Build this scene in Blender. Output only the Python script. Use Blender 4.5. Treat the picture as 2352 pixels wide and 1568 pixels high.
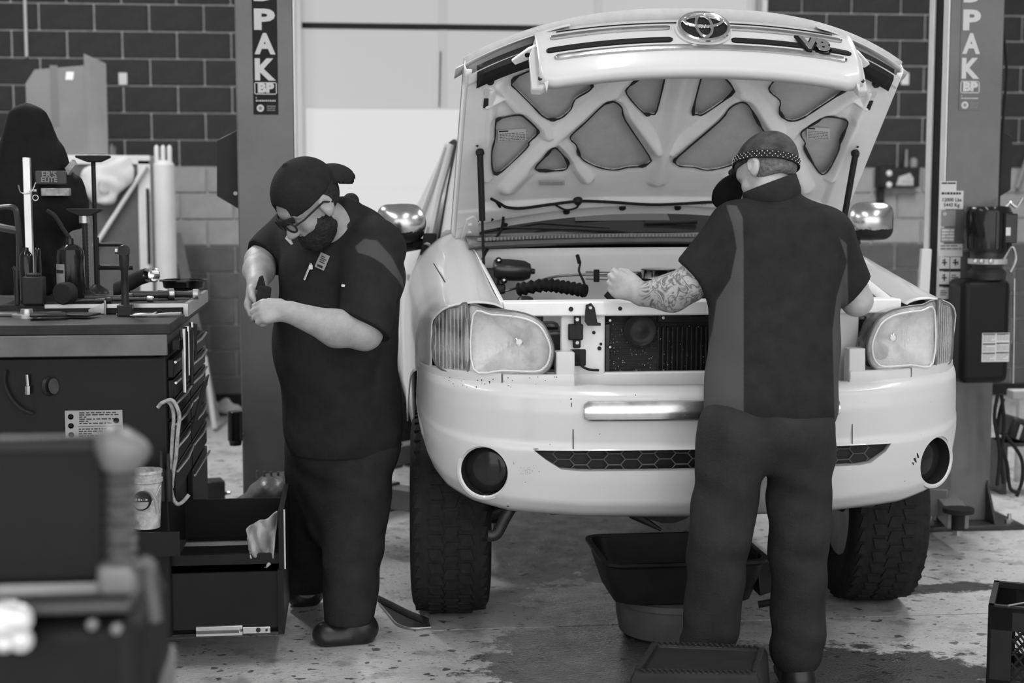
import bpy, bmesh, math, random
import numpy as np
from mathutils import Vector, Matrix

# ------------------------------------------------------------------ camera, sky, lights, exposure
scene = bpy.context.scene
for o in list(bpy.data.objects):
    bpy.data.objects.remove(o)
COL = scene.collection
# The scene is laid out along the truck: x across it, y from its nose towards its tail, z up.
F_PX, TILT, YAW = 3450.0, math.radians(5.53), math.radians(6.2)
CAM = Vector((-1.223, -4.866, 1.61))
cd = bpy.data.cameras.new('camera')
cam = bpy.data.objects.new('camera', cd)
COL.objects.link(cam)
cam.location = CAM
cam.rotation_euler = (math.pi / 2 - TILT, 0, -YAW)
cd.sensor_width = 36.0
cd.lens = F_PX / 2352 * 36.0
cd.clip_start, cd.clip_end = .05, 100
cd.dof.use_dof = True
cd.dof.focus_distance = 5.15
cd.dof.aperture_fstop = 2.4
scene.camera = cam

world = bpy.data.worlds.new('sky')
scene.world = world
world.use_nodes = True
bg = world.node_tree.nodes['Background']
bg.inputs[0].default_value = (.95, .95, .95, 1)
bg.inputs[1].default_value = 2.25          # overcast daylight entering by the open bay behind the camera

scene.view_settings.view_transform = 'Standard'
scene.view_settings.look = 'None'
scene.view_settings.gamma = 1.0
scene.view_settings.use_curve_mapping = False
scene.view_settings.exposure = 0.0
scene.cycles.max_bounces = 6
scene.cycles.diffuse_bounces = 3
scene.cycles.glossy_bounces = 3
scene.cycles.transmission_bounces = 3
scene.cycles.transparent_max_bounces = 6
scene.cycles.caustics_reflective = False
scene.cycles.caustics_refractive = False
scene.cycles.use_adaptive_sampling = True
scene.cycles.adaptive_threshold = .08
scene.cycles.use_denoising = True

ADDED_LAMP_SPOTS = [(-3.2, -1.0), (-.2, -1.6), (2.8, -1.0), (-3.2, 3.2), (2.8, 3.2)]  # unseen ceiling lamps, added to make up the rest of the light
for lx, ly in ADDED_LAMP_SPOTS:
    ld = bpy.data.lights.new('added_tube_light', 'AREA')
    ld.shape = 'RECTANGLE'
    ld.size, ld.size_y = .3, 2.3
    ld.energy = 170 if ly > 0 else 50
    lo = bpy.data.objects.new('added_tube_light', ld)
    COL.objects.link(lo)
    lo.location = (lx, ly, 4.28)

# ------------------------------------------------------------------ helpers
def axes():
    fw = Vector((math.sin(YAW) * math.cos(TILT), math.cos(YAW) * math.cos(TILT), -math.sin(TILT)))
    rt = Vector((math.cos(YAW), -math.sin(YAW), 0))
    return fw, rt, rt.cross(fw)
FW, RT, UP = axes()
def ray(px, py):
    return FW + RT * ((px - 1176) / F_PX) - UP * ((py - 784) / F_PX)
def at(px, py, Y):            # the point of the photograph (px, py) that stands at depth y = Y
    d = ray(px, py); return CAM + d * ((Y - CAM.y) / d.y)
def ground(px, py, z=0.0):
    d = ray(px, py); return CAM + d * ((z - CAM.z) / d.z)
def onx(px, py, X):
    d = ray(px, py); return CAM + d * ((X - CAM.x) / d.x)
def onplane(px, py, p, n):
    d = ray(px, py); p = Vector(p); n = Vector(n)
    return CAM + d * ((p - CAM).dot(n) / d.dot(n))

MATS = {}
def mat(name, v=.5, rough=.5, metal=0.0, noise=0.0, nscale=8.0, bump=0.0, bscale=60.0, coat=0.0, spec=.5,
        emit=0.0, stretch=None, rnoise=0.0, detail=5.0):
    """grey procedural material: value v, mottled by noise, with fine relief"""
    if name in MATS: return MATS[name]
    if v < .06 and spec == .5 and metal < .1: v, spec = v * .62, .16 if rough > .3 else .35
    m = bpy.data.materials.new(name); m.use_nodes = True
    nt = m.node_tree; N = nt.nodes; L = nt.links
    b = N['Principled BSDF']
    b.inputs['Base Color'].default_value = (v, v, v, 1)
    b.inputs['Roughness'].default_value = rough
    b.inputs['Metallic'].default_value = metal
    b.inputs['Specular IOR Level'].default_value = spec
    b.inputs['Coat Weight'].default_value = coat
    b.inputs['Coat Roughness'].default_value = .08
    if emit:
        b.inputs['Emission Color'].default_value = (1, 1, 1, 1)
        b.inputs['Emission Strength'].default_value = emit
    tc = N.new('ShaderNodeTexCoord'); src = tc.outputs['Object']
    if stretch:
        mp = N.new('ShaderNodeMapping'); mp.inputs['Scale'].default_value = stretch
        L.new(src, mp.inputs['Vector']); src = mp.outputs['Vector']
    if noise or rnoise:
        n = N.new('ShaderNodeTexNoise'); n.inputs['Scale'].default_value = nscale; n.inputs['Detail'].default_value = detail
        n.inputs['Roughness'].default_value = .62
        L.new(src, n.inputs['Vector'])
        if noise:
            r = N.new('ShaderNodeMapRange')
            r.inputs[1].default_value, r.inputs[2].default_value = .25, .75
            r.inputs[3].default_value, r.inputs[4].default_value = v * (1 - noise), min(1, v * (1 + noise))
            L.new(n.outputs['Fac'], r.inputs[0]); L.new(r.outputs[0], b.inputs['Base Color'])
        if rnoise:
            r = N.new('ShaderNodeMapRange')
            r.inputs[1].default_value, r.inputs[2].default_value = .3, .7
            r.inputs[3].default_value, r.inputs[4].default_value = max(.03, rough - rnoise), min(1, rough + rnoise)
            L.new(n.outputs['Fac'], r.inputs[0]); L.new(r.outputs[0], b.inputs['Roughness'])
    if bump:
        n2 = N.new('ShaderNodeTexNoise'); n2.inputs['Scale'].default_value = bscale; n2.inputs['Detail'].default_value = 4
        L.new(src, n2.inputs['Vector'])
        bp = N.new('ShaderNodeBump'); bp.inputs['Strength'].default_value = bump; bp.inputs['Distance'].default_value = .01
        L.new(n2.outputs['Fac'], bp.inputs['Height']); L.new(bp.outputs[0], b.inputs['Normal'])
    MATS[name] = m
    return m

def masked(m, v2, width=.5):
    """where the mesh attribute 'mask' exceeds one half the cloth is of grey value v2"""
    nt = m.node_tree; N = nt.nodes; L = nt.links; b = N['Principled BSDF']
    a = N.new('ShaderNodeAttribute'); a.attribute_name = 'mask'
    r = N.new('ShaderNodeMapRange'); r.inputs[1].default_value, r.inputs[2].default_value = .5 - width / 2, .5 + width / 2; L.new(a.outputs['Fac'], r.inputs[0])
    mx = N.new('ShaderNodeMix'); mx.data_type = 'RGBA'; L.new(r.outputs[0], mx.inputs['Factor'])
    src = b.inputs['Base Color']
    if src.is_linked: L.new(src.links[0].from_socket, mx.inputs['A'])
    else: mx.inputs['A'].default_value = src.default_value
    if isinstance(v2, float): mx.inputs['B'].default_value = (v2, v2, v2, 1)
    else: L.new(v2, mx.inputs['B'])
    L.new(mx.outputs['Result'], b.inputs['Base Color'])
    return m

def tag(o, label=None, cat=None, group=None, kind=None):
    if label: o['label'] = label
    if cat: o['category'] = cat
    if group: o['group'] = group
    if kind: o['kind'] = kind
    return o
ROOT_AT = {}
def thing(name, label, cat, loc=(0, 0, 0), rz=0.0, group=None, local=False):
    """an Empty at a thing's base; its parts are given in world coordinates unless local"""
    o = bpy.data.objects.new(name, None); COL.objects.link(o)
    o.empty_display_size = .05
    o.location = loc; o.rotation_euler = (0, 0, rz)
    ROOT_AT[o.name] = None if local else Vector(loc)
    return tag(o, label, cat, group)
def link(name, me, parent=None, label=None):
    o = bpy.data.objects.new(name, me); COL.objects.link(o)
    if parent is not None:
        o.parent = parent
        if ROOT_AT.get(parent.name) is not None:
            o.matrix_parent_inverse = Matrix.Translation(-ROOT_AT[parent.name])
    if label: o['label'] = label
    return o
def dup(root, name=None, loc=None, rz=None, label=None):
    r = root.copy(); COL.objects.link(r)
    if root.name in ROOT_AT: ROOT_AT[r.name] = ROOT_AT[root.name]
    if loc is not None: r.location = loc
    if rz is not None: r.rotation_euler = (0, 0, rz)
    if label: r['label'] = label
    def sub(a, b):
        for ch in list(a.children):
            c = ch.copy(); COL.objects.link(c); c.parent = b; sub(ch, c)
    sub(root, r)
    return r

class MB:
    """collects shapes into one mesh"""
    def __init__(s): s.v = []; s.f = []; s.m = []
    def add(s, vs, fs, mi=0):
        k = len(s.v); s.v += [tuple(p) for p in vs]; s.f += [tuple(i + k for i in f) for f in fs]; s.m += [mi] * len(fs)
        return s
    def box(s, c, d, rz=0.0, mi=0, M=None):
        x, y, z = d[0] / 2, d[1] / 2, d[2] / 2
        P = [Vector((a, b, e)) for e in (-z, z) for a, b in ((-x, -y), (x, -y), (x, y), (-x, y))]
        R = M if M is not None else Matrix.Rotation(rz, 3, 'Z')
        P = [R @ p + Vector(c) for p in P]
        return s.add(P, [(3, 2, 1, 0), (4, 5, 6, 7), (0, 1, 5, 4), (1, 2, 6, 5), (2, 3, 7, 6), (3, 0, 4, 7)], mi)
    def span(s, a, b, mi=0):
        a, b = Vector(a), Vector(b); return s.box((a + b) / 2, [abs(q) for q in (b - a)], 0, mi)
    def cyl(s, a, b, r0, r1=None, n=20, mi=0, cap=True):
        return s.tube([a, b], [r0, r0 if r1 is None else r1], n, mi, cap)
    def tube(s, path, r, n=10, mi=0, cap=True, flat=None, closed=False):
        path = [Vector(p) for p in path]; K = len(path)
        rs = list(r) if isinstance(r, (list, tuple)) else [r] * K
        ring = []; up = None
        for i in range(K):
            if closed: t = path[(i + 1) % K] - path[i - 1]
            else: t = path[min(i + 1, K - 1)] - path[max(i - 1, 0)]
            t.normalize()
            if up is None:
                up = Vector((0, 0, 1)) if abs(t.z) < .9 else Vector((1, 0, 0))
            a = t.cross(up); a.normalize(); b = a.cross(t); b.normalize(); up = b
            ring.append([path[i] + (a * math.cos(q) * rs[i] + b * math.sin(q) * rs[i] * (flat or 1)) for q in [2 * math.pi * j / n for j in range(n)]])
        vs = [p for rg in ring for p in rg]; fs = []
        for i in range(K if closed else K - 1):
            i2 = (i + 1) % K
            for j in range(n):
                j2 = (j + 1) % n
                fs.append((i * n + j, i * n + j2, i2 * n + j2, i2 * n + j))
        if cap and not closed:
            fs.append(tuple(range(n - 1, -1, -1))); fs.append(tuple((K - 1) * n + j for j in range(n)))
        return s.add(vs, fs, mi)
    def lathe(s, prof, c=(0, 0, 0), ax=(0, 0, 1), n=28, mi=0):
        """prof: (radius, height along ax); open ends are capped"""
        ax = Vector(ax).normalized(); c = Vector(c)
        u = ax.orthogonal().normalized(); w = ax.cross(u)
        vs = []; fs = []; K = len(prof)
        for r, h in prof:
            for j in range(n):
                q = 2 * math.pi * j / n
                vs.append(c + ax * h + (u * math.cos(q) + w * math.sin(q)) * max(r, 1e-5))
        for i in range(K - 1):
            for j in range(n):
                j2 = (j + 1) % n
                fs.append((i * n + j, i * n + j2, (i + 1) * n + j2, (i + 1) * n + j))
        fs.append(tuple(range(n - 1, -1, -1))); fs.append(tuple((K - 1) * n + j for j in range(n)))
        return s.add(vs, fs, mi)
    def prism(s, poly, d, mi=0):
        """poly: 3D outline, extruded by the vector d"""
        d = Vector(d); n = len(poly); P = [Vector(p) for p in poly]
        fs = [tuple(range(n)), tuple(range(2 * n - 1, n - 1, -1))]
        for i in range(n):
            j = (i + 1) % n; fs.append((j, i, i + n, j + n))
        return s.add(P + [p + d for p in P], fs, mi)
    def grid(s, rows, mi=0, closed=False):
        a = len(rows); b = len(rows[0]); vs = [p for r in rows for p in r]; fs = []
        for i in range(a - 1):
            for j in range(b if closed else b - 1):
                j2 = (j + 1) % b
                fs.append((i * b + j, i * b + j2, (i + 1) * b + j2, (i + 1) * b + j))
        return s.add(vs, fs, mi)
    def build(s, name, m, parent=None, smooth=False, bevel=0.0, seg=2, solid=0.0, label=None, sub=0, ang=38, fix=True):
        me = bpy.data.meshes.new(name)
        me.from_pydata(s.v, [], s.f)
        ms = m if isinstance(m, (list, tuple)) else [m]
        for q in ms: me.materials.append(q)
        if len(ms) > 1: me.polygons.foreach_set('material_index', s.m)
        if fix:
            bm = bmesh.new(); bm.from_mesh(me); bmesh.ops.recalc_face_normals(bm, faces=bm.faces); bm.to_mesh(me); bm.free()
        if smooth:
            me.polygons.foreach_set('use_smooth', [True] * len(me.polygons))
            me.set_sharp_from_angle(angle=math.radians(ang))
        o = link(name, me, parent, label)
        if sub:
            q = o.modifiers.new('sub', 'SUBSURF'); q.levels = q.render_levels = sub
        if solid:
            q = o.modifiers.new('solid', 'SOLIDIFY'); q.thickness = abs(solid); q.offset = -1 if solid > 0 else 1
        if bevel:
            q = o.modifiers.new('bevel', 'BEVEL'); q.width = bevel; q.segments = seg; q.limit_method = 'ANGLE'; q.angle_limit = math.radians(35)
            if seg > 1:
                me.polygons.foreach_set('use_smooth', [True] * len(me.polygons)); me.set_sharp_from_angle(angle=math.radians(ang))
        return o
def spline(pts, n=8, closed=False):
    """Catmull-Rom through the points"""
    P = [Vector(p) for p in pts]; out = []; K = len(P)
    for i in range(K if closed else K - 1):
        if closed: a, b, c, d = P[i - 1], P[i], P[(i + 1) % K], P[(i + 2) % K]
        else: a, b, c, d = P[max(i - 1, 0)], P[i], P[i + 1], P[min(i + 2, K - 1)]
        for k in range(n):
            t = k / n
            out.append(.5 * ((2 * b) + (c - a) * t + (2 * a - 5 * b + 4 * c - d) * t * t + (3 * b - a - 3 * c + d) * t ** 3))
    if not closed: out.append(P[-1])
    return out
def interp(x, xs, ys): return float(np.interp(x, xs, ys))
def lettering(name, s, size, c, m, parent=None, bold=0.0, right=(1, 0, 0), up=(0, 0, 1), depth=.0008, squash=1.0, align='CENTER'):
    """flat print: the word s as thin raised letters centred on c"""
    cu = bpy.data.curves.new(name, 'FONT'); cu.body = s; cu.size = size; cu.align_x = align; cu.align_y = 'CENTER'
    cu.offset = bold; cu.extrude = depth
    cu.resolution_u = 3
    t = bpy.data.objects.new(name, cu); COL.objects.link(t)
    me = bpy.data.meshes.new_from_object(t)
    bpy.data.objects.remove(t); bpy.data.curves.remove(cu)
    r, u = Vector(right).normalized(), Vector(up).normalized(); w = r.cross(u)
    M = Matrix(((r.x, u.x, w.x, c[0]), (r.y, u.y, w.y, c[1]), (r.z, u.z, w.z, c[2]), (0, 0, 0, 1))) @ Matrix.Diagonal((squash, 1, 1, 1))
    me.transform(M); me.name = name
    me.materials.clear(); me.materials.append(m)
    return link(name, me, parent)

# ---- signed-distance modelling for bodies, cloth and other soft shapes
def s_cone(a, b, ra, rb):
    a, b = np.array(a, float), np.array(b, float); d = b - a; L2 = d @ d + 1e-12
    def f(P):
        t = np.clip(((P - a) @ d) / L2, 0, 1)
        return np.linalg.norm(P - a - t[:, None] * d, axis=1) - (ra + (rb - ra) * t)
    return f
def s_ell(c, r, R=None):
    c, r = np.array(c, float), np.array(r, float)
    R = None if R is None else np.array(R, float)
    def f(P):
        q = P - c
        if R is not None: q = q @ R
        k0 = np.linalg.norm(q / r, axis=1); k1 = np.linalg.norm(q / (r * r), axis=1) + 1e-9
        return k0 * (k0 - 1) / k1
    return f
def s_box(c, h, rad=.01, R=None):
    c, h = np.array(c, float), np.array(h, float) - rad
    R = None if R is None else np.array(R, float)
    def f(P):
        q = P - c
        if R is not None: q = q @ R
        q = np.abs(q) - h
        return np.linalg.norm(np.maximum(q, 0), axis=1) + np.minimum(q.max(axis=1), 0) - rad
    return f
def s_flat(a, b, ra, rb, w, k):
    """a tapered limb whose section is wider along the unit vector w by the factor k"""
    w = np.array(w, float); w /= np.linalg.norm(w); g = s_cone
    a, b = np.array(a, float), np.array(b, float)
    def sq(p): return p - np.outer(p @ w, w) * (1 - 1 / k) if p.ndim == 2 else p - w * (p @ w) * (1 - 1 / k)
    f = s_cone(sq(a), sq(b), ra, rb)
    return lambda P: f(sq(P))
def smin(ds, k):
    d = ds[0]
    for e in ds[1:]:
        h = np.clip(.5 + .5 * (e - d) / k, 0, 1)
        d = e * (1 - h) + d * h - k * h * (1 - h)
    return d
def union(*fs, k=.03): return lambda P: smin([f(P) for f in fs], k)
def cut(f, g, k=.01):
    def h(P):
        a, b = f(P), -g(P)
        t = np.clip(.5 - .5 * (b - a) / k, 0, 1)
        return b * (1 - t) + a * t + k * t * (1 - t)
    return h
def rot(rx=0, ry=0, rz=0):
    from mathutils import Euler
    return np.array(Euler((math.radians(rx), math.radians(ry), math.radians(rz))).to_matrix())
def nets(f, lo, hi, h):
    """surface nets: quads on the zero level of f in the box lo..hi"""
    lo = np.array(lo, float); n = np.ceil((np.array(hi) - lo) / h).astype(int) + 1
    gx, gy, gz = [lo[i] + h * np.arange(n[i]) for i in range(3)]
    B = 8; V = np.empty(tuple(n)); nb = [int(math.ceil(q / B)) for q in n]
    cg = np.stack(np.meshgrid(*[lo[i] + h * (B * np.arange(nb[i]) + B / 2) for i in range(3)], indexing='ij'), -1)
    cv = f(cg.reshape(-1, 3)).reshape(cg.shape[:3])
    V[:] = np.repeat(np.repeat(np.repeat(cv, B, 0), B, 1), B, 2)[:n[0], :n[1], :n[2]]
    for i in range(nb[0]):
        act = np.argwhere(np.abs(cv[i]) < B * h * 1.1 + .03)
        if not len(act): continue
        xs = np.arange(i * B, min((i + 1) * B, n[0])); jj = []; kk = []
        for j, k in act:
            ys = np.arange(j * B, min((j + 1) * B, n[1])); zs = np.arange(k * B, min((k + 1) * B, n[2]))
            q = np.stack(np.meshgrid(ys, zs, indexing='ij'), -1).reshape(-1, 2); jj.append(q)
        jk = np.concatenate(jj); P = np.empty((len(xs), len(jk), 3))
        P[..., 0] = gx[xs][:, None]; P[..., 1] = gy[jk[:, 0]][None]; P[..., 2] = gz[jk[:, 1]][None]
        V[xs[:, None], jk[:, 0][None], jk[:, 1][None]] = f(P.reshape(-1, 3)).reshape(len(xs), len(jk))
    S = V < 0
    m = tuple(n - 1); S8 = S.astype(np.int8)
    C = [(a, b, c) for a in (0, 1) for b in (0, 1) for c in (0, 1)]
    q = S8[:-1] + S8[1:]; q = q[:, :-1] + q[:, 1:]; q = q[:, :, :-1] + q[:, :, 1:]
    act = (q > 0) & (q < 8)
    idx = -np.ones(m, np.int32); idx[act] = np.arange(act.sum())
    cell = np.stack(np.nonzero(act), -1)
    cv8 = {o: V[cell[:, 0] + o[0], cell[:, 1] + o[1], cell[:, 2] + o[2]] for o in C}
    acc = np.zeros((len(cell), 3)); cnt = np.zeros(len(cell))
    for a in C:
        for ax in range(3):
            if a[ax]: continue
            b = list(a); b[ax] = 1
            va, vb = cv8[a], cv8[tuple(b)]
            x = (va < 0) != (vb < 0)
            t = np.where(x, va / np.where(x, va - vb, 1), 0)
            for k in range(3): acc[:, k] += np.where(x, a[k] + (t if k == ax else 0), 0)
            cnt += x
    verts = lo + h * (cell + acc / cnt[:, None])
    faces = []
    for ax in range(3):
        u, w = [(1, 2), (2, 0), (0, 1)][ax]
        a = [slice(None)] * 3; b = [slice(None)] * 3
        a[ax] = slice(0, n[ax] - 1); b[ax] = slice(1, n[ax])
        for q in (u, w): a[q] = slice(1, n[q] - 1); b[q] = slice(1, n[q] - 1)
        sa, sb = S[tuple(a)], S[tuple(b)]
        e = np.stack(np.nonzero(sa != sb), -1)
        if not len(e): continue
        flip = ~sa[tuple(e.T)]
        e = e.copy(); e[:, u] += 1; e[:, w] += 1
        def cidx(du, dw):
            g = e.copy(); g[:, u] -= du; g[:, w] -= dw
            return idx[tuple(g.T)]
        q = np.stack([cidx(1, 1), cidx(0, 1), cidx(0, 0), cidx(1, 0)], -1)
        q[flip] = q[flip][:, ::-1]
        faces.append(q)
    return verts, np.concatenate(faces)
def soft(name, f, lo, hi, h, m, parent=None, pick=None, label=None, attr=None, relax=1):
    v, q = nets(f, lo, hi, h)
    me = bpy.data.meshes.new(name)
    me.vertices.add(len(v)); me.vertices.foreach_set('co', v.ravel())
    me.loops.add(q.size); me.loops.foreach_set('vertex_index', q.ravel().astype(np.int32))
    me.polygons.add(len(q))
    me.polygons.foreach_set('loop_start', np.arange(0, q.size, 4, dtype=np.int32))
    me.polygons.foreach_set('loop_total', np.full(len(q), 4, dtype=np.int32))
    me.polygons.foreach_set('use_smooth', [True] * len(q))
    ms = m if isinstance(m, (list, tuple)) else [m]
    for x in ms: me.materials.append(x)
    if pick is not None:
        me.polygons.foreach_set('material_index', pick(v[q].mean(1)).astype(np.int32))
    me.update(); me.validate()
    if attr is not None:      # 0..1 mask of a differently coloured area, read by the material
        at_ = me.attributes.new('mask', 'FLOAT', 'POINT'); at_.data.foreach_set('value', np.ascontiguousarray(attr(v), dtype=np.float32))
    o = link(name, me, parent, label)
    if relax:
        k = o.modifiers.new('relax', 'SMOOTH'); k.factor = .5; k.iterations = relax
    return o

# ------------------------------------------------------------------ the setting
WALL_Y = 6.75
def floor_material():
    m = bpy.data.materials.new('stained concrete'); m.use_nodes = True
    nt = m.node_tree; N = nt.nodes; L = nt.links; b = N['Principled BSDF']
    tc = N.new('ShaderNodeTexCoord')
    def noise(scale, detail=6, rough=.65, st=(1, 1, 1)):
        mp = N.new('ShaderNodeMapping'); mp.inputs['Scale'].default_value = st; L.new(tc.outputs['Object'], mp.inputs['Vector'])
        n = N.new('ShaderNodeTexNoise'); n.inputs['Scale'].default_value = scale; n.inputs['Detail'].default_value = detail
        n.inputs['Roughness'].default_value = rough; L.new(mp.outputs[0], n.inputs['Vector']); return n.outputs['Fac']
    def rng(x, a, b_, c, d):
        r = N.new('ShaderNodeMapRange'); L.new(x, r.inputs[0])
        for i, q in enumerate((a, b_, c, d)): r.inputs[1 + i].default_value = q
        return r.outputs[0]
    def mth(op, x, y=None):
        q = N.new('ShaderNodeMath'); q.operation = op
        for i, z in enumerate((x, y)):
            if z is None: continue
            if isinstance(z, (int, float)): q.inputs[i].default_value = z
            else: L.new(z, q.inputs[i])
        return q.outputs[0]
    base = rng(noise(1.7, 8), .3, .7, .38, .60)
    blot = rng(noise(5.5, 7, .7), .52, .62, 1.0, .62)
    base = mth('MULTIPLY', base, blot)
    drops = rng(noise(19, 3, .5, (.8, 1, 1)), .635, .655, 1.0, .22)
    small = rng(noise(55, 2, .5, (.8, 1, 1)), .66, .68, 1.0, .35)
    base = mth('MULTIPLY', mth('MULTIPLY', base, drops), small)
    sep = N.new('ShaderNodeSeparateXYZ'); L.new(tc.outputs['Object'], sep.inputs[0])
    wet = None
    # spills of coolant: (centre x, centre y, half extents)
    for cx, cy, rx, ry in ((-.42, .12, .46, .62), (.25, -.05, .75, .42), (-.30, .85, .30, .55), (.62, -.12, .45, .30), (-.95, -.35, .40, .30), (1.2, .98, .30, .10), (-.05, -.75, .9, .35)):
        dx = mth('DIVIDE', mth('SUBTRACT', sep.outputs[0], cx), rx); dy = mth('DIVIDE', mth('SUBTRACT', sep.outputs[1], cy), ry)
        d = mth('SQRT', mth('ADD', mth('MULTIPLY', dx, dx), mth('MULTIPLY', dy, dy)))
        e = mth('SUBTRACT', 1.0, d)
        wet = e if wet is None else mth('MAXIMUM', wet, e)
    edge = mth('ADD', wet, mth('MULTIPLY', mth('SUBTRACT', noise(7, 8, .72), .5), 2.2))
    w = rng(edge, .12, .30, 0, 1)
    col = mth('MULTIPLY', base, rng(w, 0, 1, 1, .12))
    L.new(col, b.inputs['Base Color'])
    L.new(mth('ADD', rng(noise(9), .3, .7, .30, .46), mth('MULTIPLY', w, -.20)), b.inputs['Roughness'])
    bp = N.new('ShaderNodeBump'); bp.inputs['Strength'].default_value = .7; bp.inputs['Distance'].default_value = .010
    hgt = mth('ADD', mth('ADD', noise(34, 5, .7), mth('MULTIPLY', noise(150, 2), .35)), mth('MULTIPLY', w, mth('MULTIPLY', noise(110, 3, .6), 1.6)))
    L.new(hgt, bp.inputs['Height']); L.new(bp.outputs[0], b.inputs['Normal'])
    return m
M_FLOOR = floor_material()
M_WHITEWALL = mat('off white ceiling paint', .62, .8)
M_SIDEWALL = mat('grey side wall paint', .34, .85, noise=.1)
M_BLOCK_DARK = mat('dark grey block paint', .034, .62, spec=.2, noise=.22, nscale=14, bump=.35, bscale=90)
M_BLOCK_LIGHT = mat('light grey block paint', .30, .6, noise=.14, nscale=9, bump=.3, bscale=90)
M_BLOCK_MID = mat('mid grey block paint', .09, .6, noise=.25, nscale=9, bump=.3, bscale=90)
M_MORTAR = mat('pale mortar', .42, .9, noise=.2, nscale=30, bump=.4)
M_BLACK = mat('black paint', .028, .45, noise=.2)
M_RUBBER = mat('black rubber', .030, .7, noise=.25, nscale=20)

# floor slabs with a saw-cut joint in view
joint = ground(2200, 1410).y
for nm, y0, y1 in (('floor', joint + .004, 11.0), ('floor', -12.0, joint - .004)):
    g = MB(); g.span((-9, y0, -.2), (9, y1, 0)); o = g.build(nm, M_FLOOR); tag(o, kind='structure', label='stained concrete floor slab ' + ('under the truck' if y0 > 0 else 'towards the camera'))
g = MB(); g.span((-9, joint - .02, -.2), (9, joint + .02, -.012)); tag(g.build('trim_1', M_BLACK), 'dark saw cut joint across the concrete floor', kind='structure')
g = MB(); g.span((-9, -4.9, 4.4), (9, 7.2, 4.5)); tag(g.build('ceiling', M_WHITEWALL), 'flat pale workshop ceiling', kind='structure')
g = MB(); g.span((-5.6, -6, 0), (-5.45, 7.2, 4.4)); tag(g.build('wall_left', M_SIDEWALL), 'plain grey side wall left of the tool chest', kind='structure')
g = MB(); g.span((6.6, -6, 0), (6.75, 7.2, 4.4)); tag(g.build('wall_right', M_SIDEWALL), 'plain grey side wall right of the lift', kind='structure')

# back wall: mortar bed with an opening for the sectional door, blocks laid in courses
DX0, DX1, DZ1 = -1.60, 2.03, 3.40
g = MB()
for x0, x1, z0, z1 in ((-5.5, DX0, 0, 4.4), (DX1, 6.65, 0, 4.4), (DX0, DX1, DZ1, 4.4)):
    g.span((x0, WALL_Y, z0), (x1, WALL_Y + .25, z1))
wall = tag(g.build('wall_back', [M_MORTAR]), 'painted concrete block wall with a pale grey stripe', kind='structure')
CH, CW, J = .2, .4, .013
BM = {}
def block(x0, x1, k):
    z0 = .032 + (k - 1) * CH + J / 2 + CH; z1 = z0 + CH - J
    top = 1.848
    m = M_BLOCK_LIGHT if (top - 3 * CH - .05 < (z0 + z1) / 2 < top) else (M_BLOCK_DARK if z0 > top - .1 else M_BLOCK_MID)
    key = (round(x1 - x0, 3), round(z1 - z0, 3), m.name)
    if key not in BM:
        q = MB(); q.box((0, 0, 0), (x1 - x0, .03, z1 - z0)); b = q.build('block', m, wall, bevel=.004, seg=1); BM[key] = b
    else:
        b = BM[key].copy(); COL.objects.link(b)
    b.location = ((x0 + x1) / 2, WALL_Y - .003, (z0 + z1) / 2)
for k in range(0, 16):
    off = -3.285 + (.2 if k % 2 == 0 else 0)
    for j in range(-2, 26):
        a, b_ = off + j * CW + J / 2, off + (j + 1) * CW - J / 2
        if a < -4.1 or b_ > 4.6: continue
        if b_ <= DX0 - .0 or a >= DX1: block(a, b_, k)
        elif a < DX0 - .03 < b_: block(a, DX0 - .012, k)
        elif a < DX1 < b_ - .03: block(DX1 + .012, b_, k)
for side, x0, x1 in (('left', -5.4, DX0 - .03), ('right', DX1 + .03, 6.5)):
    g = MB(); g.span((x0, WALL_Y - .03, 0), (x1, WALL_Y - .019, .1)); tag(g.build('baseboard_' + side, M_BLACK), 'black baseboard along the block wall, ' + side + ' of the door', kind='structure')

# sectional garage door with daylight behind its translucent panes
M_PANE = mat('translucent door pane in daylight', .16, .5, spec=.2, emit=.42)
M_PANE_B = mat('brighter lower door pane in daylight', .16, .5, spec=.2, emit=.60)
M_DOORFRAME = mat('white door rail', .62, .5)
M_STILE_GLOW = mat('pale door rib with added glow', .2, .5, spec=.2, emit=.34)  # ribs given a glow in place of the light on them
door = thing('door_1', 'white sectional garage door with daylight showing through its panes', None, ((DX0 + DX1) / 2, WALL_Y + .15, 0)); tag(door, kind='structure')
rows = [0, .45, 1.06, 1.67, 2.288, 2.905, 3.45]
stiles = [DX0 + .03, -.485, .73, DX1 - .08]
for i in range(len(rows) - 1):
    for j in range(3):
        g = MB(); e = .0005 if rows[i] < 2.2 else .03; g.span((stiles[j] + e, WALL_Y + .14, rows[i] + .0005), (stiles[j + 1] - e, WALL_Y + .155, rows[i + 1] - .0005))
        g.build('pane', M_PANE_B if rows[i] < 2.2 else M_PANE, door)
    for x in stiles:
        if rows[i] < 2.2 and x in stiles[1:3]: continue
        w = .033
        g = MB(); g.span((x - w, WALL_Y + .125, rows[i] + .004), (x + w, WALL_Y + .15, rows[i + 1] - .004)); g.build('stile', M_STILE_GLOW, door, bevel=.003, seg=1)
for i, z in enumerate(rows[1:-1]):
    if i < 3: continue
    h = .022 if i == 4 else .006
    g = MB(); g.span((DX0, WALL_Y + .12, z - h), (DX1, WALL_Y + .16, z + h)); g.build('section_seal' if i == 4 else 'rail', M_BLACK if i == 4 else M_STILE_GLOW, door)
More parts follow.
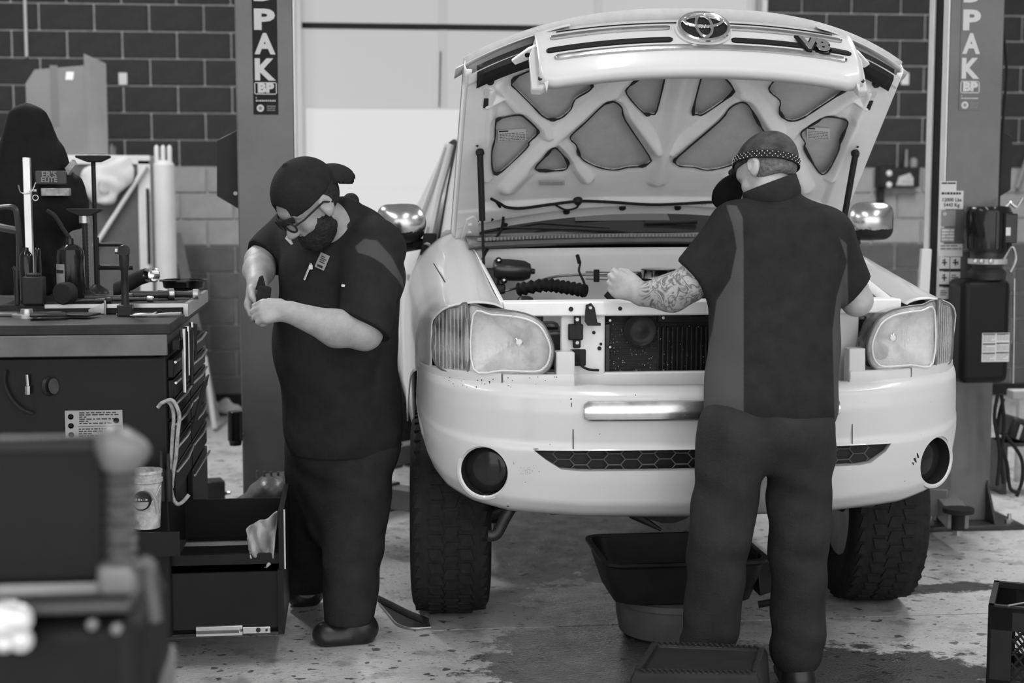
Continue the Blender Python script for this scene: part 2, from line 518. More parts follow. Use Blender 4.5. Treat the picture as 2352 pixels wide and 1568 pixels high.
for i, (x0, x1) in enumerate(((DX0 - .005, DX0 + .04), (DX1 - .04, DX1 + .005))):
    g = MB(); g.span((x0, WALL_Y - .03, 0), (x1, WALL_Y + .13, DZ1)); tag(g.build('trim_%d' % (i + 2), M_DOORFRAME, bevel=.004), 'white door jamb on the ' + ('left' if i == 0 else 'right') + ' of the garage door', kind='structure')
g = MB(); g.span((DX0 - 1.2, WALL_Y + .22, -.05), (DX1 + 1.2, WALL_Y + .26, 3.6)); tag(g.build('wall_outer', M_WHITEWALL), 'plain backing behind the garage door', kind='structure')

g = MB(); g.cyl(at(1012, 118, WALL_Y + .1), at(1009, 246, WALL_Y + .1), .006, None, 6); g.build('pull_cord', M_BLACK, door, smooth=True)
# housings for the added, unseen ceiling lamps over the two bays
M_LAMPBODY = mat('white enamelled lamp housing', .7, .4)
names = ['over the tool chest', 'over the camera', 'over the right lift post', 'over the left rear of the bay', 'over the right rear of the bay']
for (lx, ly), w in zip(ADDED_LAMP_SPOTS, names):
    t = thing('added_ceiling_lamp', 'added unseen fluorescent ceiling lamp ' + w, 'lamp', (lx, ly, 4.4), group='added ceiling lamps')
    g = MB(); g.span((lx - .17, ly - 1.2, 4.3), (lx + .17, ly + 1.2, 4.4)); g.build('housing', M_LAMPBODY, t, bevel=.01)
    g = MB(); g.span((lx - .2, ly - 1.22, 4.29), (lx - .165, ly + 1.22, 4.32)); g.span((lx + .165, ly - 1.22, 4.29), (lx + .2, ly + 1.22, 4.32)); g.build('rim', M_LAMPBODY, t)

# ------------------------------------------------------------------ pickup truck
M_PAINT = mat('white truck paint', .60, .34, coat=.5, noise=.03, nscale=3)  # outer copy of the one white, darkened to balance the light
M_PAINT_LIT = mat('white truck paint lightened inside', .86, .45, noise=.07, nscale=6, bump=.04, bscale=25)  # same white paint, lightened to stand in for light under the hood
M_SKIN_IN = mat('primed hood skin', .52, .55, noise=.09, nscale=22)
M_SEAL = mat('dark sealant', .045, .6)
M_CHROME = mat('chrome', .78, .12, metal=1, rnoise=.05, nscale=12)
M_CHROME_DULL = mat('worn chrome', .55, .22, metal=1, noise=.2, nscale=9, rnoise=.08)
M_STEEL = mat('bare steel', .42, .35, metal=1, noise=.25, nscale=15)
M_PLASTIC = mat('black plastic', .035, .42, noise=.2, nscale=12, bump=.05)
M_GREASE = mat('greasy black metal', .03, .4, metal=.3, noise=.4, nscale=9, bump=.2, bscale=40)
M_PAPER = mat('white paper label', .66, .7)
M_INK = mat('dark print', .05, .7)
M_GREYINK = mat('grey print', .25, .7)
def glass_mat(name, tr=.5, v=.7, rough=.2):
    m = bpy.data.materials.new(name); m.use_nodes = True; nt = m.node_tree; N = nt.nodes
    b = N['Principled BSDF']; b.inputs['Base Color'].default_value = (v, v, v, 1); b.inputs['Roughness'].default_value = rough
    tc = N.new('ShaderNodeTexCoord'); n = N.new('ShaderNodeTexNoise'); n.inputs['Scale'].default_value = 14; n.inputs['Detail'].default_value = 6
    nt.links.new(tc.outputs['Object'], n.inputs['Vector'])
    r = N.new('ShaderNodeMapRange'); r.inputs[1].default_value, r.inputs[2].default_value = .3, .7
    r.inputs[3].default_value, r.inputs[4].default_value = max(0, tr - .22), min(1, tr + .22)
    nt.links.new(n.outputs['Fac'], r.inputs[0])
    t = N.new('ShaderNodeBsdfTransparent'); mx = N.new('ShaderNodeMixShader')
    nt.links.new(r.outputs[0], mx.inputs[0]); nt.links.new(b.outputs[0], mx.inputs[1]); nt.links.new(t.outputs[0], mx.inputs[2])
    nt.links.new(mx.outputs[0], N['Material Output'].inputs[0])
    return m
M_LENS = glass_mat('cloudy lamp lens', .60, .72, .18)
M_LENS_CLEAR = glass_mat('clear lamp lens', .78, .6, .08)
M_SCREEN = mat('dark windscreen glass', .02, .08, spec=.3)

# The truck is drafted level and then set on its rake (half a degree nose down) about the line RAKE.
_cam_view = (CAM, FW, RT, UP)
_T0 = math.radians(6.04)
CAM = Vector((-1.223, -4.866, 1.6))
FW = Vector((math.sin(YAW) * math.cos(_T0), math.cos(YAW) * math.cos(_T0), -math.sin(_T0))); UP = RT.cross(FW)
RAKE = Matrix.Translation(_cam_view[0]) @ Matrix.Rotation(_T0 - TILT, 4, RT) @ Matrix.Translation(-CAM)
def drafted(p): return RAKE.inverted() @ Vector(p)
truck = thing('pickup_truck', 'white pickup truck with its hood raised and grille lifted with it', 'truck', (0, 2.6, 0))
PX = [0, .25, .45, .62, .75, .86, .94, .977, .987]
PY = [0, .006, .022, .050, .093, .16, .265, .39, .52]
_pl = spline([(a, b, 0) for a, b in zip(PX, PY)], 8)
_ax = [p.x for p in _pl]; _ay = [p.y for p in _pl]
def plan(x): return interp(abs(x), _ax, _ay)
def onbody(px, py, dy=0.0, it=12):
    y = .1
    for _ in range(it):
        p = at(px, py, y); y = .5 * y + .5 * (plan(p.x) + dy)
    return p

# bumper ---------------------------------------------------------
def bump_pt(t, v):
    """t: -1..1 across, v: 0..1 from the lower lip to the top"""
    k = abs(t) * (len(_pl) - 1); i = min(int(k), len(_pl) - 2); fr = k - i
    x = _pl[i].x + (_pl[i + 1].x - _pl[i].x) * fr; y = _pl[i].y + (_pl[i + 1].y - _pl[i].y) * fr
    zb = interp(x, [0, .45, .7, .83, .92, .965, .987], [.463, .470, .487, .515, .555, .60, .68])
    if y > .39: zb = max(zb, .60 + (y - .39) * .9)
    zt = interp(x, [0, .5, .9, .987], [.918, .922, .934, .945])
    z = zb + (zt - zb) * v
    off = interp(v, [0, .04, .12, .3, .52, .56, .8, .94, 1], [.085, .045, .016, .006, .0, .014, .010, .016, .05])
    inw = interp(v, [0, .15, .4, 1], [.035, .012, 0, .006])
    return Vector(((x - inw * (x / .987) ** 3) * (1 if t >= 0 else -1), y + off * (1 - .55 * (x / .987) ** 4), z))
NT, NV = 96, 40
g = MB(); front = [[bump_pt(-1 + 2 * j / NT, (i / NV)) for j in range(NT + 1)] for i in range(NV + 1)]
back = [[p + Vector((-.02 * p.x, .045, 0)) for p in r] for r in front]
n0 = (NT + 1) * (NV + 1)
g.grid(front); g.grid(back)
for j in range(NT):
    g.f.append((j, j + 1, n0 + j + 1, n0 + j)); a = NV * (NT + 1) + j; g.f.append((a, a + 1, n0 + a + 1, n0 + a)); g.m += [0, 0]
for i in range(NV):
    for a in (i * (NT + 1), i * (NT + 1) + NT): g.f.append((a, a + NT + 1, n0 + a + NT + 1, n0 + a)); g.m.append(0)
bumper = g.build('bumper', M_PAINT, truck, smooth=True, ang=50)
FOG = [onbody(1109, 1078, .03), onbody(2147, 1060, .03)]
fx = (abs(FOG[0].x) + FOG[1].x) / 2; fz = (FOG[0].z + FOG[1].z) / 2
FOGX = [FOG[0].x, FOG[1].x]
def fog_axis(x):
    sl = (plan(abs(x) + .03) - plan(abs(x) - .03)) / .06; return Vector((sl * .85 * (1 if x > 0 else -1), -1, 0)).normalized()
# openings: two fog lamp holes and the long lower slot
cutter = MB()
for x in FOGX:
    y = plan(x); s = -1 if x < 0 else 1
    ax = fog_axis(x); c = Vector((x, y + .012, fz)); cutter.cyl(c + ax * .2, c - ax * .25, .0895, .0895, 40)
zt0, zt1 = .708, .640
slot = [(-.615, zt0 + .002), (.62, zt0 + .002), (.60, zt0 - .025), (.545, zt1 + .006), (.50, zt1), (-.46, zt1), (-.525, zt1 + .006), (-.575, zt0 - .03)]
cutter.prism([(x, -.2, z) for x, z in slot], (0, .5, 0))
co = cutter.build('cutter', M_PAINT)
def boolean(o, c):
    q = o.modifiers.new('cut', 'BOOLEAN'); q.operation = 'DIFFERENCE'; q.object = c; q.solver = 'EXACT'
    dg = bpy.context.evaluated_depsgraph_get(); me = bpy.data.meshes.new_from_object(o.evaluated_get(dg))
    o.modifiers.remove(q); o.data = me
    me.polygons.foreach_set('use_smooth', [True] * len(me.polygons)); me.set_sharp_from_angle(angle=math.radians(50))
bpy.context.view_layer.update(); boolean(bumper, co); bpy.data.objects.remove(co)
for x in FOGX:
    y = plan(x); s = -1 if x < 0 else 1
    ax = fog_axis(x)
    g = MB(); c = Vector((x, y + .012, fz)) - ax * .01
    R = .083
    ring = [(R + .003, -.02), (R + .001, -.01), (R, .0), (R + .006, .004), (R + .014, .002), (R + .018, -.012)]
    g.lathe([(r, h) for r, h in ring], c, ax, 48); g.f = g.f[:-2]; g.m = g.m[:-2]
    g.build('fog_lamp_bezel', M_PAINT, bumper, smooth=True)
    g = MB(); g.lathe([(.0825, -.075), (.0825, -.045), (.07, -.036), (.04, -.030), (.001, -.028)], c, ax, 40); g.build('fog_lamp', mat('dark fog lamp glass', .03, .12, noise=.4, nscale=12), bumper, smooth=True, label='round dark fog lamp')
    g = MB(); g.lathe([(.0875, -.09), (.0875, .0), (.083, .0), (.083, -.09)], c, ax, 40); g.build('fog_lamp_shroud', M_PLASTIC, bumper, smooth=True)
# honeycomb behind the slot
g = MB(); g.span((-.64, .075, .61), (.64, .08, .73)); g.build('slot_backing', M_PLASTIC, bumper)
g = MB()
hw, hh = .0365, .0185
segs = set()
for r in range(-1, 4):
    for q in range(-19, 20):
        cx = q * hw * 2 * .78; cz = .674 + (r - 1) * hh * 2 + (hh if q % 2 else 0)
        P = [(cx - hw, cz), (cx - hw * .56, cz + hh), (cx + hw * .56, cz + hh), (cx + hw, cz), (cx + hw * .56, cz - hh), (cx - hw * .56, cz - hh)]
        for i in range(6):
            a, b = P[i], P[(i + 1) % 6]
            ka, kb = (round(a[0], 3), round(a[1], 3)), (round(b[0], 3), round(b[1], 3))
            if min(a[1], b[1]) < .625 or max(a[1], b[1]) > .722 or max(abs(a[0]), abs(b[0])) > .62: continue
            segs.add((min(ka, kb), max(ka, kb)))
for a, b in segs:
    g.cyl((a[0], plan(a[0]) + .040, a[1]), (b[0], plan(b[0]) + .040, b[1]), .0022, None, 5)
g.build('honeycomb_grille', mat('grey grille plastic', .10, .45), bumper)
# chrome strip across the bumper
def strip(name, x0, x1, z0, z1, proud, m, parent, n=60, endr=.02, dy=0.0):
    rows = []
    for j in range(n + 1):
        x = x0 + (x1 - x0) * j / n; e = min(x - x0, x1 - x)
        sq = math.sqrt(max(0, 1 - (1 - min(e / endr, 1)) ** 2)) * .35 + .65
        zc = (z0 + z1) / 2 + .004; hz = (z1 - z0) / 2 * sq
        rows.append([Vector((x, plan(x) + dy - proud * q, zc + hz * w)) for w, q in ((-1, -.6), (-.98, .5), (-.8, .85), (-.25, 1), (0, .95), (.55, .55), (.93, .1), (1, -.6))])
    g = MB(); g.grid(rows)
    return g.build(name, m, parent, smooth=True, ang=30)
strip('chrome_strip', -.45, .425, .806, .872, .014, M_CHROME_DULL, bumper, dy=.006)
for x in (-.485, .475):
    g = MB(); g.grid([[Vector((x + a, plan(x) + interp(z, [.7, .76, .93], [.006, .0095, .03]) - .0006, z)) for a in (-.0016, .0016)] for z in (.715, .74, .78, .82, .86, .90)]); g.build('bumper_seam', M_SEAL, bumper)
g = MB(); g.span((-.47, .058, .885), (.47, .11, .916)); g.build('bumper_top_shelf', M_PAINT, bumper, bevel=.012)

# filler panels, head lamps, turn lamps -------------------------------------
def body_strip(name, x0, x1, zf, dy, m, parent, n=24, depth=.05):
    rows = []
    for j in range(n + 1):
        x = x0 + (x1 - x0) * j / n; z0, z1 = zf(x); y = plan(x) + dy
        rows.append([Vector((x, y + depth, z0)), Vector((x, y, z0)), Vector((x, y - .004, (z0 + z1) / 2)), Vector((x, y, z1)), Vector((x, y + depth, z1))])
    g = MB(); g.grid(rows); k = len(g.v); g.f += [tuple(range(5)), tuple(range(k - 1, k - 6, -1))]; g.m += [0, 0]
    return g.build(name, m, parent, smooth=True, ang=40, bevel=.003, seg=1)
FZ0, FZ1 = onbody(1150, 891, .05).z, onbody(1150, 858, .05).z; FB = onbody(1290, 808, .06).z; FS0 = onbody(1010, 880, .05).z
for s in (-1, 1):
    xs = sorted((s * .712, s * .475)); body_strip('filler_panel', xs[0], xs[1], lambda x: (FZ0, FZ1), .050, M_PAINT, truck)
    xs = sorted((s * .975, s * .716)); body_strip('filler_panel', xs[0], xs[1], lambda x: (FZ0 + (FS0 - FZ0) * (abs(x) - .716) / .2, FZ1 + .004), .050, M_PAINT, truck)
    xs = sorted((s * .535, s * .474)); body_strip('filler_end_block', xs[0], xs[1], lambda x: (FZ0, FB), .058, M_PAINT, truck, n=6)
def dome(outline, bulge, rings=(1, .985, .95, .85, .65, .4, .18), p=2.2):
    c = sum((Vector(q) for q in outline), Vector()) / len(outline); rows = []
    for r in rings:
        rows.append([c + (Vector(q) - c) * r + Vector(bulge) * (1 - r ** p) for q in outline])
    g = MB(); g.grid(rows, closed=True); k = len(g.v); n = len(outline); g.v.append(tuple(c + Vector(bulge))); 
    for j in range(n): g.f.append((k - n + j, k - n + (j + 1) % n, k)); g.m.append(0)
    return g
M_REFLECT = mat('lamp reflector', .8, .42, metal=.6, noise=.12, nscale=10, bump=.25, bscale=30, stretch=(6, 1, .4))
M_FLUTED = mat('fluted turn lamp', .34, .2, metal=.8, noise=.8, nscale=14, bump=1.0, bscale=16, stretch=(9, 1, .6))
lampL = [(1083, 709), (1130, 709), (1180, 713), (1222, 722), (1252, 740), (1269, 768), (1279, 800), (1274, 832), (1262, 850), (1240, 859), (1160, 857), (1083, 853)]
turnL = [(1075, 706), (1050, 706), (1024, 710), (1006, 722), (997, 750), (993, 790), (996, 822), (1006, 842), (1026, 852), (1075, 855)]
def lamp_outline(pts, dy):
    o = []
    for q in pts:
        p = onbody(q[0], q[1], dy); o.append(p)
    return o
LO = lamp_outline(lampL, .06); TO = lamp_outline(turnL, .05)
LO = [Vector((p.x - .012, plan(p.x - .012) + .06, p.z - .004)) for p in LO]
for s in (-1, 1):
    fl = lambda P: [Vector((p.x * -s, p.y, p.z)) for p in P]
    A = fl(spline(LO, 4, True)); B = fl(spline(TO, 4, True))
    ca = sum(A, Vector()) / len(A); cb = sum(B, Vector()) / len(B)
    h = thing_l = dome([p + Vector((0, .10, 0)) for p in A], (0, .05, 0)).build('headlight', M_PLASTIC, truck, smooth=True, label='cloudy rectangular headlight')
    inner = [ca + (p - ca) * .97 + Vector((0, .012, 0)) for p in A]
    dome(inner, (0, .075, 0), p=2.6).build('reflector', M_REFLECT, h, smooth=True)
    g = MB(); g.lathe([(.012, 0), (.016, -.01), (.016, -.05), (.01, -.055)], ca + Vector((0, .08, 0)), (0, 1, 0), 16); g.build('bulb', M_CHROME, h, smooth=True)
    lc = ca + Vector((.055 * (-s) * -1 * -1, .02, -.045)); g = MB(); g.lathe([(.028, .03), (.025, .012), (.018, .0), (.001, -.004)], lc, (0, -1, 0), 20); g.build('parking_bulb_cup', M_GREYINK, h, smooth=True)
    o = dome(A, (.0, -.018, 0), p=3).build('lens', M_LENS, h, smooth=True)
    # inner lens contour and rim
    in2 = [ca + Vector(((p.x - ca.x) * .90, p.y - ca.y, (p.z - ca.z) * .86)) + Vector((0, -.020, 0)) for p in A]
    g = MB(); g.tube([Vector((p.x, plan(p.x) + .047, p.z)) for p in in2], .0035, 6, closed=True); g.build('lens_contour', mat('pale lens edge', .7, .3), h, smooth=True)
    g = MB(); g.tube([p + Vector((0, .006, 0)) for p in A], .006, 8, closed=True); g.build('gasket', mat('grey gasket', .10, .5), h, smooth=True)
    g = MB(); rows = [[p + Vector((0, q, 0)) for p in A] for q in (.004, .12)]; g.grid(rows, closed=True); g.build('lamp_shell', M_LENS_CLEAR, h, smooth=True)
    t = dome([p + Vector((0, .05, 0)) for p in B], (0, .03, 0)).build('turn_signal', M_FLUTED, truck, smooth=True, label='tall ribbed turn signal')
    dome(B, (-.004 * -s, -.01, 0), p=3).build('lens', M_LENS_CLEAR, t, smooth=True)
    x0, x1 = min(p.x for p in B), max(p.x for p in B); z0, z1 = min(p.z for p in B), max(p.z for p in B)
    g = MB()
    for k in range(9):
        x = x0 + (x1 - x0) * (k + .9) / 10; zz = [p.z for p in B if abs(p.x - x) < .012]; g.cyl((x, plan(x) + .062, min(zz) + .008), (x, plan(x) + .062, max(zz) - .008), .0024, None, 6)
    g.build('lens_rib', M_LENS, t, smooth=True)
    g = MB(); g.tube([p + Vector((0, .004, 0)) for p in B], .004, 6, closed=True); g.build('gasket', MATS['grey gasket'], t, smooth=True)

# fenders --------------------------------------------------------------------
KQ = [0, .13, .28, .43, .58, .78, 1]
SEC = {.16: [(.70, 1.172), (.735, 1.185), (.79, 1.187), (.85, 1.182), (.895, 1.165), (.93, 1.06), (.935, .95)],
       .45: [(.705, 1.205), (.745, 1.228), (.81, 1.232), (.875, 1.205), (.928, 1.14), (.957, 1.03), (.955, .93)],
       .85: [(.715, 1.285), (.755, 1.303), (.825, 1.292), (.89, 1.242), (.94, 1.16), (.965, 1.05), (.962, .86)],
       1.2: [(.735, 1.355), (.77, 1.362), (.84, 1.335), (.90, 1.275), (.945, 1.18), (.967, 1.05), (.958, .74)],
       1.46: [(.75, 1.405), (.78, 1.405), (.845, 1.372), (.905, 1.305), (.948, 1.2), (.967, 1.05), (.955, .52)]}
SY = sorted(SEC)
def fender_pt(q, y):
    pts = []
    for i in range(7):
        xs = np.interp(y, SY, [SEC[k][i][0] for k in SY]); zs = np.interp(y, SY, [SEC[k][i][1] for k in SY]); pts.append((xs, zs))
    return np.interp(q, KQ, [p[0] for p in pts]), np.interp(q, KQ, [p[1] for p in pts])
for s in (-1, 1):
    rows = []
    for i in range(33):
        q = i / 32; ys = interp(q, [0, .4, .56, .64, 1], [.17, .21, .26, .30, .34]); r = []
        for j in range(41):
            y = ys + (1.46 - ys) * j / 40
            # smooth the section by averaging neighbours along q and y
            acc = np.zeros(2); n = 0
            for dq in (-.05, 0, .05):
                for dy in (-.12, 0, .12):
                    acc += fender_pt(min(1, max(0, q + dq)), min(1.46, max(.16, y + dy))); n += 1
            x, z = acc / n
            if q > .97:
                a = (y - .80) / .47
                if abs(a) < 1: z = max(z, .40 + .47 * math.sqrt(1 - a * a))
            xo = x + .028 * max(0, min(1, (x - .8) / .15)); fr_t = max(0, 1 - (y - ys) / .22)
            if xo > .942 and q > .5: xo = xo + (.942 - xo) * fr_t
            r.append(Vector((s * (xo + 0 * (x + .028 * max(0, min(1, (x - .8) / .15)))), y, z)))
        rows.append(r)
    g = MB(); g.grid(rows); g.build('fender', M_PAINT, truck, smooth=True, ang=60, solid=.004)
    # inner apron and hood ledge
    g = MB(); g.grid([[Vector((s * (.70 + .035 * t), .22 + 1.2 * t, 1.175 + .22 * t)), Vector((s * (.675 + .04 * t), .22 + 1.2 * t, 1.155 + .21 * t)), Vector((s * (.68 + .04 * t), .22 + 1.2 * t, 1.10 + .2 * t)), Vector((s * .68, .22 + 1.2 * t, .75))] for t in [k / 10 for k in range(11)]])
    g.build('inner_apron', M_PAINT_LIT, truck, smooth=True, solid=.004)
    # wheel arch liner
    g = MB(); rows = []
    for k in range(17):
        a = math.pi * (.2 + .7 * k / 16); rows.append([Vector((s * x, .86 - .46 * math.cos(a), .42 + .44 * math.sin(a))) for x in (.945, .60)])
    g.grid(rows); g.build('wheel_arch_liner', M_RUBBER, truck, smooth=True)
# crease scratch on the left fender
g = MB(); g.tube([onplane(x, y, (-.79, .6, 1.232), (-.1, -.25, .96)) for x, y in ((996, 605), (1020, 645), (1045, 672), (1060, 694))], .0022, 5); g.build('fender_scratch', M_SEAL, truck)

# radiator support and what stands behind it ------------------------------------
g = MB()
g.span((-.70, .20, 1.145), (.70, .30, 1.195)); g.span((-.50, .235, .935), (-.345, .25, 1.15)); g.span((.36, .235, .935), (.56, .25, 1.15)); g.span((-.66, .235, .86), (.66, .27, .945))
sup = g.build('radiator_support', M_PAINT_LIT, truck, bevel=.006)
for x, z, r in ((-.47, 1.17, .008), (-.30, 1.17, .007), (.52, 1.17, .008), (-.385, 1.085, .006), (-.365, 1.03, .007), (-.36, 1.045, .005), (.42, 1.08, .012), (.46, 1.05, .008)):
    g = MB(); g.cyl((x, .196 if z > 1.12 else .231, z), (x, .21 if z > 1.12 else .24, z), r, None, 12); g.build('hole', M_SEAL, sup)
g = MB(); q = at(1328, 822, .225); g.span((q.x - .028, .226, q.z - .028), (q.x + .028, .236, q.z + .03)); g.build('square_opening', M_SEAL, sup, bevel=.006)
g = MB(); g.tube(spline([at(1330, 815, .21), at(1335, 838, .205), at(1352, 848, .2), at(1375, 850, .21)], 5), .0045, 8); g.build('brake_line', M_PLASTIC, sup, smooth=True)
def lug(px, py, Y, r, m=M_STEEL, parent=sup, nm='bolt', d=.012):
    p = at(px, py, Y); g = MB(); g.cyl(p, p + Vector((0, -d, 0)), r, r * .8, 6); return g.build(nm, m, parent)
# small bracket with two bolts, latch bracket
p = at(1322, 762, .226); g = MB(); g.box(p, (.05, .022, .055)); g.box(p + Vector((.006, -.002, .042)), (.024, .015, .04)); g.box(p + Vector((.004, -.002, -.04)), (.026, .015, .03)); b = g.build('sensor', M_PLASTIC, sup, bevel=.004)
lug(1325, 733, .205, .008, parent=b); lug(1325, 786, .205, .008, parent=b)
pl = [at(x, y, .19) for x, y in ((1343, 738), (1346, 700), (1358, 696), (1366, 706), (1372, 740), (1380, 742), (1380, 748), (1350, 748))]
g = MB(); g.prism(pl, (0, .006, 0)); b = g.build('hood_stop_bracket', M_PLASTIC, sup); lug(1355, 706, .186, .007, parent=b)

M_CORE = mat('condenser core', .05, .5, metal=.4, noise=.5, nscale=40, bump=.8, bscale=14, stretch=(.3, 1, 22))
rad = MB(); rad.span((-.37, .31, .88), (.40, .34, 1.145)); rad = rad.build('radiator', M_PLASTIC, truck, bevel=.004)
c0, c1 = at(1392, 720, .295), at(1510, 892, .295)
g = MB(); g.span((c0.x, .292, c1.z - .02), (c1.x, .312, c0.z)); g.build('condenser_core', M_CORE, rad)
g = MB(); g.tube([at(1382, y, .285) for y in (712, 740, 800, 892)], .016, 12); g.build('side_tank', M_PLASTIC, rad, smooth=True)
x = at(1512, 760, .29).x; M_FIN = mat('dark radiator fin', .045, .35, metal=.5, noise=.5, nscale=30)
fin0 = None
while x < .37:
    if fin0 is None:
        g = MB(); g.box((0, 0, 0), (.0075, .018, .205)); fin0 = g.build('fin', M_FIN, rad, bevel=.002, seg=1); f = fin0
    else:
        f = fin0.copy(); COL.objects.link(f)
    f.location = (x, .298, .995); x += .0172
g = MB(); g.span((at(1510, 720, .28).x, .282, at(1500, 742, .28).z), (.37, .31, at(1500, 715, .28).z)); hd = g.build('header_tank', M_PLASTIC, rad, bevel=.006)
lug(1522, 729, .280, .007, M_STEEL, hd)
g = MB(); g.span((at(1390, 0, .28).x - .004, .276, .88), (at(1406, 0, .28).x, .29, 1.11)); br = g.build('mounting_strap', M_GREASE, rad, bevel=.002)
for yy in (735, 796, 865): lug(1400, yy, .274, .006, M_STEEL, br)
lug(1377, 830, .262, .010, M_GREASE, br)
p = at(1470, 758, .262); g = MB(); g.lathe([(.047, .0), (.056, -.004), (.058, -.014), (.052, -.02), (.044, -.014), (.030, -.012), (.012, -.018), (.001, -.019)], p, (0, 1, 0), 36); hn = g.build('horn', mat('horn black', .05, .35, noise=.3), rad, smooth=True)
g = MB(); g.prism([at(x, y, .275) for x, y in ((1446, 770), (1496, 765), (1500, 742), (1492, 795), (1470, 790))], (0, .01, 0)); g.build('horn_mouth', M_PLASTIC, hn)
# speckles of dried coolant on the core
random.seed(5); g = MB()
for _ in range(150):
    p = at(random.uniform(1395, 1500) if random.random() < .75 else random.uniform(1510, 1620), random.uniform(745, 888), .288); r = random.uniform(.0007, .002)
    g.cyl(p, p + Vector((0, .003, 0)), r, None, 5)
tag(g.build('dried_splashes', mat('pale dried splash', .5, .6), rad), kind='stuff')

# engine bay ------------------------------------------------------------------------
FWY = 1.12
g = MB(); g.grid([[Vector((x, FWY + .10 * (1 - (x / .75) ** 2), z)) for x in np.linspace(-.75, .75, 25)] for z in (.8, 1.1, 1.2, 1.3, 1.335)])
fire = g.build('firewall', M_PAINT_LIT, truck, smooth=True, solid=.006)
g = MB()
g.grid([[Vector((x, FWY - .05 + .16 * (1 - (x / .75) ** 2) + dy, 1.335 + dz + .012 * (1 - (x / .75) ** 2))) for x in np.linspace(-.75, .75, 31)] for dy, dz in ((0, 0), (-.01, .012), (.0, .026), (.05, .030), (.10, .036), (.2, .05))])
cowl = g.build('cowl', mat('grey cowl', .16, .5, noise=.2), truck, smooth=True, solid=.004)
g = MB()
for k in range(92):
    x = -.70 + k * .0152; yb = .16 * (1 - (x / .75) ** 2); zb = .012 * (1 - (x / .75) ** 2)
    g.box((x, FWY - .05 + yb + .018, 1.373 + zb), (.006, .05, .012), rz=.35)
tag(g.build('cowl_louvre', mat('pale cowl louvre', .34, .5), cowl), kind='stuff')
# engine: block, plenum, air cleaner with bright lid, hoses
g = MB(); g.span((-.34, .55, .72), (.42, 1.05, 1.06)); g.span((-.62, .42, .70), (.62, 1.1, .88)); eng = g.build('engine_block', M_GREASE, truck, bevel=.03)
g = MB(); g.tube(spline([(-.16, .80, 1.10), (-.08, .78, 1.15), (.06, .78, 1.17), (.22, .84, 1.16), (.30, .9, 1.10)], 6), .032, 14); g.build('air_duct', M_PLASTIC, eng, smooth=True)
c = at(1512, 640, .72)
g = MB(); g.lathe([(.055, -.05), (.062, -.03), (.060, .0)], c, (0, 0, 1), 30); g.build('filter_pot', M_PLASTIC, eng, smooth=True)
g = MB(); g.lathe([(.060, .0), (.066, .003), (.066, .034), (.068, .037), (.062, .039), (.001, .033)], c, (0, 0, 1), 36); g.build('filter_lid', M_CHROME, eng, smooth=True)
g = MB(); pts = spline([at(1190, 665, .95), at(1250, 655, .9), at(1300, 660, .85), at(1345, 668, .8)], 12); g.tube(pts, [.024 + .005 * math.sin(k * 2.1) for k in range(len(pts))], 12); g.build('ribbed_hose', M_RUBBER, eng, smooth=True)
g = MB(); g.tube(spline([at(1160, 668, .95), at(1210, 655, 1.0), at(1270, 636, 1.08), at(1350, 630, 1.1), at(1420, 628, 1.1)], 6), .005, 8); g.build('thin_pipe', M_STEEL, eng, smooth=True)
for dz in (0, .014, .028):
    g = MB(); g.tube([at(1345, 640, 1.05) + Vector((0, 0, dz)), at(1410, 642, 1.05) + Vector((0, 0, dz)), at(1500, 640, 1.0) + Vector((0, 0, dz))], .0035, 6); g.build('fuel_line', M_STEEL, eng, smooth=True)
g = MB(); g.box(at(1370, 640, 1.045) + Vector((0, 0, .012)), (.022, .02, .05)); g.build('line_clip', M_PLASTIC, eng, bevel=.003)
g = MB(); pts = spline([at(1327, 588, 1.1), at(1332, 605, 1.08), at(1330, 622, 1.04), at(1340, 645, 1.0), at(1348, 668, .95)], 5); g.tube(pts, .005, 8); g.tube([at(1326, 586, 1.1), at(1331, 604, 1.08)], .008, 10); g.build('wiring_pigtail', M_PLASTIC, eng, smooth=True)
g = MB(); g.tube(spline([at(1400, 690, .8), at(1430, 660, .8), at(1480, 640, .78)], 6), .03, 12); g.build('intake_hose', M_RUBBER, eng, smooth=True)
for cx, cy, cz, w, d, h in ((-.50, .55, 1.0, .14, .2, .14), (.50, .62, 1.02, .16, .24, .16), (-.55, .85, 1.08, .12, .18, .12), (.56, .95, 1.12, .12, .2, .14), (.62, .45, 1.08, .06, .12, .08), (-.30, .40, .98, .18, .1, .12)):
    g = MB(); g.box((cx, cy, cz), (w, d, h)); g.box((cx, cy, cz + h / 2 + .01), (w * .5, d * .4, .03)); g.build('ancillary_unit', M_GREASE, eng, bevel=.015)
# wiper motor on the firewall
w0 = at(1128, 634, 1.04)
g = MB(); g.lathe([(.036, -.06), (.042, -.05), (.044, .0), (.041, .06), (.03, .085), (.012, .092), (.010, .105)], at(1168, 620, 1.04), (1, 0, -.06), 24); wm = g.build('wiper_motor', mat('wiper motor metal', .06, .28, metal=.6, noise=.3), truck, smooth=True)
g = MB(); g.box(w0 + Vector((-.01, .0, -.005)), (.085, .05, .075)); g.build('gearbox', M_GREASE, wm, bevel=.012)
g = MB(); g.box(w0 + Vector((-.0, .0, -.05)), (.11, .05, .04)); g.build('mount', M_GREASE, wm, bevel=.008)
for px, py in ((1102, 613), (1145, 598), (1157, 644)):
    p = at(px, py, 1.02); g = MB(); g.lathe([(.013, .0), (.013, -.012), (.006, -.014), (.006, -.004), (.001, -.004)], p, (0, 1, 0), 18); g.build('grommet', M_RUBBER, wm, smooth=True)
    g = MB(); g.lathe([(.0075, -.006), (.0075, -.016), (.004, -.018)], p, (0, 1, 0), 12); g.build('bolt', M_CHROME_DULL, wm, smooth=True)

